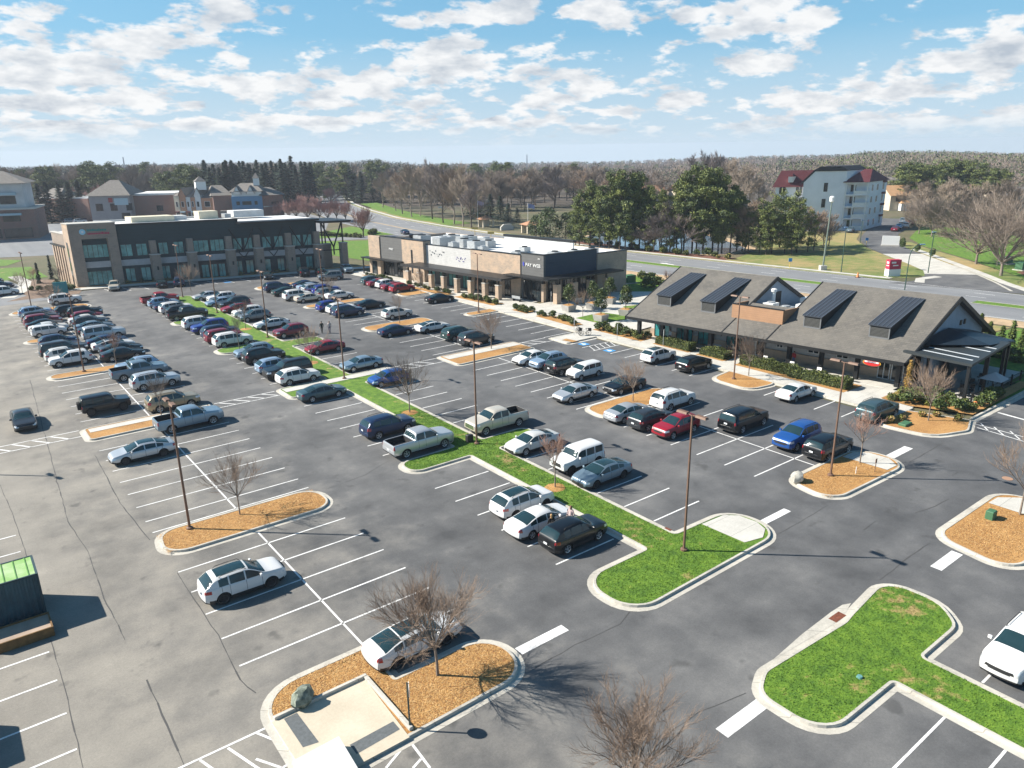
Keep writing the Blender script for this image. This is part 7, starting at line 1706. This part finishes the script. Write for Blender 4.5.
b = MB(); b.lathe([(.15,0),(.12,.10)],12); o = b.build('valve_cover', mat('valve_teal',(.10,.25,.24),.7)); o.location = (*at(859.5,678,.1),.12); tag(o,'small teal valve cover on the near right lawn','valve cover')
b = MB(); b.bbox(-.6,.6,-.35,.35,0,.22,.04); o = b.build('valve_cover', MC['utility_green']); o.location = (*at(905,425,.1),.12); tag(o,'flat green valve cover on the restaurant corner bed','valve cover')
b = MB(); b.lathe([(.36,0),(.36,.012)],18); o = b.build('manhole_cover', mat('rust_tan_iron',(.34,.20,.13),.8)); o.location = (*at(1007.5,478.5),.0); tag(o,'pale rusty manhole cover on the asphalt near the right edge','manhole cover')
for (px,py,l) in ((410,728,'sign post with its round plate edge on, on the bottom mulch island'),):
    o = empty('sign_post',l,'sign',(*at(px,py,.12),.12),R(-27.5)); m = MB(); m.tube([(0,0,0),(0,0,2.35)],.045,6); m.build('post',mat('dark_green_steel',(.03,.05,.045),.5),o); m = MB(); m.lathe([(.32,.05),(.32,.075)],20,axis='x',c=(0,0,2.0)); m.build('plate',WTR,o)
b = MB(); b.tube([(0,0,0),(0,0,.55)],.03,6); o = b.build('marker_stake',WTR); o.location=(*at(855.5,475),.12); tag(o,'white marker stake on the boulder island','stake')
o = empty('sign_post','small sign post on the boulder island by the ramp','sign',(*at(874.5,473.5),.12)); m = MB(); m.tube([(0,0,0),(0,0,.9)],.03,5); m.build('post',BROWN,o); part(o,'plate',BROWN,(-.1,.1,-.02,.02,.75,1.1))
# teal sign by the office
o = empty('teal_sign','teal square sign board beside the far tip of the left block','sign',(*at(62,296),0),R(-12)); part(o,'board',mat('teal_sign',(.02,.20,.22),.6),(-1.1,1.1,-.12,.12,.5,2.5)); part(o,'plinth',CAP,(-1.2,1.2,-.2,.2,0,.497))
# signs at the accessible bays
for i,(px,py,l) in enumerate(((617,341,'left white parking sign by the restaurant end'),(663,347,'right white parking sign by the restaurant end'),(574,336,'white parking sign on the concrete spur'),(551,305.5,'thin white sign post at the shop corner'))):
    x,y = at(px,py); o = empty('parking_sign',l,'sign',(x,y,.12),R(90+38)); m = MB(); m.tube([(0,0,0),(0,0,2.1)],.03,5); m.build('post',STEEL,o); part(o,'plate',WTR,(-.2,.2,-.04,-.02,1.4,2.05) if False else (-.04,-.02,-.2,.2,1.4,2.1))
o = empty('orange_marker','small orange marker in the planting below the terrace','marker',(*at(974,411),.15)); m = MB(); m.tube([(0,0,0),(0,0,.5)],.04,5); m.build('post',WTR,o); m = MB(); m.blob((0,0,.62),.2,8,5,0); m.build('ball',mat('orange_plastic',(.65,.20,.06),.6),o)
for i,(y,c,l) in enumerate(((47.5,'white','left white sandwich board on the restaurant porch'),(44.2,'white','right white sandwich board on the restaurant porch'),(41.0,'white','small white board below the porch posts'))):
    o = empty('sandwich_board',l,'sign board',(73.2+.05*(47.5-y),y,.13),R(8)); m = MB(); m.add([(-.25,-.25,0),(-.25,.25,0),(.0,.25,.8),(.0,-.25,.8),(.25,-.25,0),(.25,.25,0)],[(0,3,2,1),(3,4,5,2)]); m.build('board',WTR,o); part(o,'red_panel',MC['paint_red'],(-.28,-.252,-.16,.16,.02,.2))
def bench(x,y,rz,label):
    o = empty('bench',label,'bench',(x,y,.12),rz); part(o,'seat',WOODP if False else STEEL,(-.9,.9,-.25,.25,.42,.47)); part(o,'backrest',STEEL,(-.9,.9,.22,.27,.5,.9))
    for u in (-.7,.7): part(o,'leg',DKM,(u-.04,u+.04,-.22,.26,0,.418))
bench(73.2,54.5,R(98),'grey bench on the restaurant porch by the grey wall'); bench(80.5,86.5,0,'grey bench by the stone posts of the shop'); bench(74.2,94.9,R(98),'grey bench under the end of the long awning')
# two bicycles at the concrete spur
def bicycle():
    o = empty('bicycle','x','bicycle'); 
    for x in (-.52,.52):
        m = MB(); n = 18
        for k in range(n):
            a,b = 2*math.pi*k/n,2*math.pi*(k+1)/n; m.tube([(x+.33*math.cos(a),0,.34+.33*math.sin(a)),(x+.33*math.cos(b),0,.34+.33*math.sin(b))],.028,4,cap=False)
        for k in range(6): a = math.pi*k/6; m.tube([(x+.32*math.cos(a),0,.34+.32*math.sin(a)),(x-.32*math.cos(a),0,.34-.32*math.sin(a))],.006,3,cap=False)
        m.build('wheel',TYRE,o)
    m = MB(); m.tube([(-.52,0,.34),(-.1,0,.34),(.38,0,.82),(-.2,0,.86),(-.1,0,.34)],.026,5); m.tube([(-.52,0,.34),(-.2,0,.86),(-.22,0,.95)],.022,5); m.tube([(.52,0,.34),(.36,0,1.0)],.024,5); m.build('frame',BLK,o)
    m = MB(); m.tube([(.30,-.28,1.05),(.36,-.1,1.0),(.36,.1,1.0),(.30,.28,1.05)],.02,5); m.build('handlebar',BLK,o); part(o,'saddle',BLK,(-.38,-.08,-.07,.07,.95,1.0)); part(o,'pannier',BLK,(-.85,-.45,-.18,.18,.62,.98)); return Kind(o)
BK = bicycle(); BK.place((66.3,71.6,.15),R(70),'left black bicycle with a pannier on the concrete spur'); BK.place((66.4,70.4,.15),R(150),'right black bicycle with a pannier on the concrete spur')

# ---- people
SKIN = mat('skin',(.42,.24,.17),.6)
def person(x,y,rz,label,H=1.72,top=(.02,.02,.022),legs=(.02,.025,.04),hair=(.30,.19,.08),stride=.0,z=0.,longhair=True,arm=.12,key='a'):
    s = H/1.75; V = []; E = []; Rr = []
    def v(px,py,pz,r,par=None):
        V.append((px*s,py*s,pz*s)); Rr.append(r*s); i = len(V)-1
        if par is not None: E.append((par,i))
        return i
    pel = v(0,0,.95,.135); ab = v(.0,0,1.1,.125,pel); ch = v(.01,0,1.3,.15,ab); nk = v(0,0,1.48,.06,ch); hd = v(.02,0,1.585,.085,nk); h2 = v(.015,0,1.68,.075,hd)
    for sd in (1,-1):
        st = stride*sd; sh = v(0,sd*.18,1.42,.062,ch); el = v(-st*.4-.01,sd*(.21+arm*.3),1.14,.045,sh); wr = v(.10-st*.5,sd*(.20+arm*.2),.92,.034,el); hn = v(.13-st*.55,sd*(.20+arm*.15),.84,.03,wr)
        hp = v(0,sd*.095,.9,.095,pel); kn = v(.04+st*.35,sd*.10,.50,.062,hp); an = v(-.02+st*.75 if st >= 0 else st*1.0,sd*.10,.09,.042,kn); ft = v(an and V[an][0]/s+.16,sd*.115,.04,.038,an)
    me = bpy.data.meshes.new('body'); me.from_pydata(V,E,[]); o = bpy.data.objects.new('person',me); COL.objects.link(o); mo = o.modifiers.new('skin','SKIN'); sv = me.skin_vertices[0].data
    for i,r in enumerate(Rr): sv[i].radius = (r,r*(1.15 if i in (1,2) else 1)); sv[i].use_root = (i == 0)
    mo.use_smooth_shade = True; sb = o.modifiers.new('sub','SUBSURF'); sb.levels = 1; sb.render_levels = 1
    dg = bpy.context.evaluated_depsgraph_get(); me2 = bpy.data.meshes.new_from_object(o.evaluated_get(dg)); bpy.data.objects.remove(o)
    me2.materials.clear(); mats = [mat('cloth_'+key+'_top',top,.85),mat('cloth_'+key+'_legs',legs,.85),SKIN,BLK]
    for q in mats: me2.materials.append(q)
    for p in me2.polygons:
        c = p.center/s; i = 0
        if c.z < .97: i = 1
        if c.z < .10: i = 3
        if c.z > 1.47: i = 2
        if abs(c.y) > .17 and c.z < .95 and c.z > .75: i = 2
        p.material_index = i; p.use_smooth = True
    o = bpy.data.objects.new('person',me2); COL.objects.link(o); o.location = (x,y,z); o.rotation_euler = (0,0,rz); tag(o,label,'person')
    m = MB(); m.blob((-.015*s,0,1.645*s),(.10*s,.095*s,.10*s),10,7,.03)
    if longhair: m.blob((-.06*s,0,1.50*s),(.055*s,.085*s,.13*s),8,6,.05)
    m.build('hair',mat('hair_'+key,hair,.7),o,180)
    m = MB()
    for sd in (1,-1): m.blob((.095*s,sd*.032*s,1.60*s),.012*s,6,4,0)
    m.build('eyes',BLK,o); m = MB(); m.blob((.108*s,0,1.575*s),(.018*s,.014*s,.022*s),6,4,0); m.build('nose',SKIN,o)
    # five fingers on each hand
    for sd in (1,-1):
        m = MB(); st = stride*sd; bx,by,bz = .13-st*.55,sd*(.20+arm*.15),.83
        for k in range(4): m.tube([((bx-.025+k*.017)*s,by*s,bz*s),((bx-.022+k*.018)*s,(by-sd*.006)*s,(bz-.045)*s),((bx-.018+k*.017)*s,(by-sd*.016)*s,(bz-(.080,.088,.084,.070)[k])*s)],[.0095*s,.0085*s,.006*s],5)
        m.tube([((bx+.02)*s,by*s,(bz+.03)*s),((bx+.05)*s,(by-sd*.01)*s,(bz-.01)*s),((bx+.055)*s,(by-sd*.012)*s,(bz-.04)*s)],[.011*s,.009*s,.007*s],5); m.build('hand',SKIN,o)
    return o
person(28.05,32.58,R(75),'person with light brown hair in a black top beside the white sedan',1.68,(.018,.018,.02),(.02,.02,.022),(.36,.22,.09),key='a'); person(29.75,32.62,R(200),'person in a pale pink top near the front of the white sedan',1.70,(.55,.42,.40),(.30,.32,.35),(.16,.08,.05),key='b')
person(40.4,95.4,R(-128),'person in dark clothes walking between the parked rows',1.74,(.02,.03,.025),(.015,.02,.018),(.03,.02,.015),stride=.22,longhair=False,key='c'); person(41.3,94.9,R(-128),'person in a pale top and navy trousers walking beside the one in dark clothes',1.70,(.42,.36,.34),(.02,.03,.09),(.10,.06,.03),stride=.2,key='d')
person(74.6,44.8,R(180),'person in a red top at a porch table of the restaurant',1.68,(.40,.02,.03),(.04,.08,.20),(.03,.02,.02),z=.12,key='e'); person(72.2,60.8,R(170),'person in white at the teal shop door',1.68,(.60,.60,.60),(.05,.05,.06),(.08,.05,.03),z=.12,key='f')

# ---- along the road
GPOLE = mat('weathered_green_pole',(.16,.20,.17),.6,.2,.2,1); 
def tall_pole(px,py,H,label,lamp=True,lean=0.):
    x,y = at(px,py); o = empty('lamp_post',label,'lamp post',(x,y,0),R(-38)); m = MB(); m.tube([(0,0,0),(lean,0,H)],[.20,.12],8); m.build('pole',GPOLE,o); part(o,'base',CAP,(-.6,.6,-.6,.6,0,.9))
    if lamp: m = MB(); m.lathe([(.1,H-.1),(.45,H+.1),(.5,H+.9),(.3,H+1.1)],12,c=(lean,0,0)); m.build('lamp_head',WTR,o)
tall_pole(822.5,270,13.2,'tall weathered pole with a white lamp head on the dry verge',True,.35)
def street_lamp(px,py,H,arm,label,rz=R(-38),thin=.07):
    x,y = at(px,py); o = empty('street_lamp',label,'street lamp',(x,y,0),rz); m = MB(); P = [(0,0,0),(0,0,H*.72)]+[(arm*(1-math.cos(t)),0,H*.72+H*.28*math.sin(t)) for t in (.4,.8,1.2,1.57)]
    m.tube(P if arm else [(0,0,0),(0,0,H)],[thin*1.3]+[thin]*(len(P)-1) if arm else [thin*1.3,thin],6); m.build('pole',mat('dark_green_pole',(.03,.07,.055),.5),o)
    part(o,'lamp_head',mat('blue_grey_lamp',(.20,.32,.50),.5),(arm-.1,arm+.7,-.15,.15,H-.08,H+.06) if arm else (-.35,.35,-.12,.12,H+.002,H+.14))
street_lamp(904.6,290,7.7,1.6,'curved green street lamp behind the right end of the restaurant roof'); street_lamp(928,273,7.7,0,'straight dark street lamp at the mouth of the side street'); street_lamp(841,272.5,8.6,0,'thin green pole on the verge right of the tall weathered pole'); street_lamp(860,243,5.6,0,'short lamp beside the side street near the apartments')
o = empty('monument_sign','red and white monument sign on the dry verge','sign',(*at(892,276),0),R(-28)); part(o,'base',WTR,(-1.25,1.25,-.6,.6,0,1.35)); q = part(o,'face',mat('sign_crimson',(.42,.02,.06),.6),(-1.2,1.2,-.55,.55,1.353,3.1)); part(q,'lettering',WTR,(-.8,.1,-.57,-.552,2.45,2.75),(-.5,.6,-.57,-.552,1.95,2.15),(-1.22,-1.202,-.3,.3,2.4,2.75),(-1.22,-1.202,-.35,.35,1.95,2.1))
o = empty('white_sign','broad white monument sign on the side street','sign',(*at(890,246),0),R(-60)); part(o,'face',WTR,(-1.9,1.9,-.25,.25,.3,2.4)); part(o,'base',CAP,(-2.0,2.0,-.35,.35,0,.297))
for i,(px,py,c,kind,l) in enumerate(((903,223,'steel','suv','blue grey SUV farthest up the side street'),(911,224.5,'red','sedan','dark red sedan beside the side street wood'),(899,228.5,'ice','sedan','pale blue sedan on the side street'),(906,227.5,'silver','crossover','silver crossover on the side street between two others'),(895,231,'maroon','sedan','maroon sedan nearest the white sign'),(850,232,'slate','sedan','slate sedan under the apartment balconies'))):
    x,y = at(px,py); put_car(kind,c,x,y,0,l,rz=R(20))
put_car('sedan','navy',*at(405,234),0,'dark blue car on the road behind the brick shop roof',rz=R(75))
o = empty('traffic_cone','orange cone on the far kerb behind the restaurant roof','cone',(*at(857.5,277.5),.05)); m = MB(); m.lathe([(.28,.04),(.05,.9)],12); m.build('cone',MC['orange_plastic'],o); part(o,'base',BLK,(-.35,.35,-.35,.35,0,.037))
for i,(px,py,l) in enumerate(((789.5,268,'left blue sign plate on a yellow post along the far verge'),(866,246,'second blue sign plate near the side street'))):
    o = empty('small_sign',l,'sign',(*at(px,py),0),R(-38)); m = MB(); m.tube([(0,0,0),(0,0,1.8)],.06,5); m.build('post',YEL,o); part(o,'plate',MC['accessible_blue'],(-.35,.35,-.12,-.07,1.3,2.0))
for i,(px,by,l) in enumerate(((486,227,'left brick gate pavilion with an orange hip roof'),(530,233,'right brick gate pavilion with an orange hip roof'))):
    o = empty('gate_pavilion',l,'pavilion',(*at(px,by),0),R(-10)); 
    for u in (-1.9,1.5):
        for w in (-1.9,1.5): part(o,'pillar',STUC,(u,u+.45,w,w+.45,0,2.5))
    part(o,'wall',STUC,(-1.4,1.45,1.2,1.5,0,2.4)); hip(o,-2,2,-2,2,2.5,1.1,MC['orange_tan_roof'],.4,ridge=.02)
o = empty('estate_sign','pale stone sign with an arched top between the two pavilions','sign',(*at(507,230),0),R(-10)); m = MB(); m.extr([(-2.2,0),(2.2,0),(2.2,1.0),(1.2,1.8),(-1.2,1.8),(-2.2,1.0)],-.3,.3); m.build('face',CAP,o)
for i,(px,by,H,l,c) in enumerate(((478,228,8.6,'left flagpole with a pale violet flag',(.45,.38,.55)),(528,232,8.5,'right flagpole with a blue and white flag',(.20,.24,.42)))):
    o = empty('flagpole',l,'flagpole',(*at(px,by),0),R(-30)); m = MB(); m.tube([(0,0,0),(0,0,H)],.06,6); m.build('pole',WTR,o); m = MB(); m.add([(.06,0,H-1.5),(1.0,.15,H-1.6),(2.0,-.1,H-1.9),(2.0,-.1,H-.7),(1.0,.15,H-.4),(.06,0,H-.2)],[(0,1,4,5),(1,2,3,4)]); m.build('flag',mat('flag_%d'%i,c,.8),o)
for i,(px,by,l) in enumerate(((491,241,'yellow sign post on the road behind the shop roof'),(475,236,'orange and green road sign behind the shop roof'),(441,213,'small white roadside post'))):
    o = empty('road_sign',l,'sign',(*at(px,by),0),R(-38)); m = MB(); m.tube([(0,0,0),(0,0,2.4)],.08,5); m.build('post',YEL,o); part(o,'plate',YEL if i < 2 else WTR,(-.9,.9,-.12,-.06,1.9,2.5))
for i,(px,by,l) in enumerate(((629,283,'green utility cabinet on the lawn behind the brick shop'),(1006,264,'left green utility cabinet beneath the right edge trees'),(1021,270,'right dark cabinet beneath the right edge trees'))):
    o = empty('utility_cabinet',l,'utility cabinet',(*at(px,by),0),R(-10)); part(o,'body',MC['utility_green'],(-1.0,1.0,-.7,.7,.15,1.5)); part(o,'base',CAP,(-1.3,1.3,-1,1,0,.147))
b = MB(); b.add([(0,0,0)],[]) if False else None
def mast(px,py,d,H,l):
    x,y,_ = along(px,py,d); z = ground_z(x,y); o = empty('radio_mast',l,'mast',(x,y,z)); m = MB(); m.tube([(0,0,0),(0,0,H)],[1.2,.5],4); m.build('lattice',mat('mast_grey',(.40,.42,.45),.7),o)
mast(125,170,900,27,'faint lattice mast on the left skyline'); mast(527,165,900,23,'faint mast on the skyline above the brick shop')

# ---- the air between here and the horizon
def haze():
    m = bpy.data.materials.new('haze_air'); m.use_nodes = True; N = m.node_tree.nodes; N.remove(N['Principled BSDF'])
    v = N.new('ShaderNodeVolumePrincipled'); v.inputs['Color'].default_value = (.80,.88,1,1); v.inputs['Density'].default_value = .00020; v.inputs['Anisotropy'].default_value = .2
    m.node_tree.links.new(v.outputs[0], N['Material Output'].inputs['Volume'])
    b = MB(); b.box(-2000,2000,-2000,2000,-21,32); b.build('haze', m, kind='stuff')
if HAZE: haze()
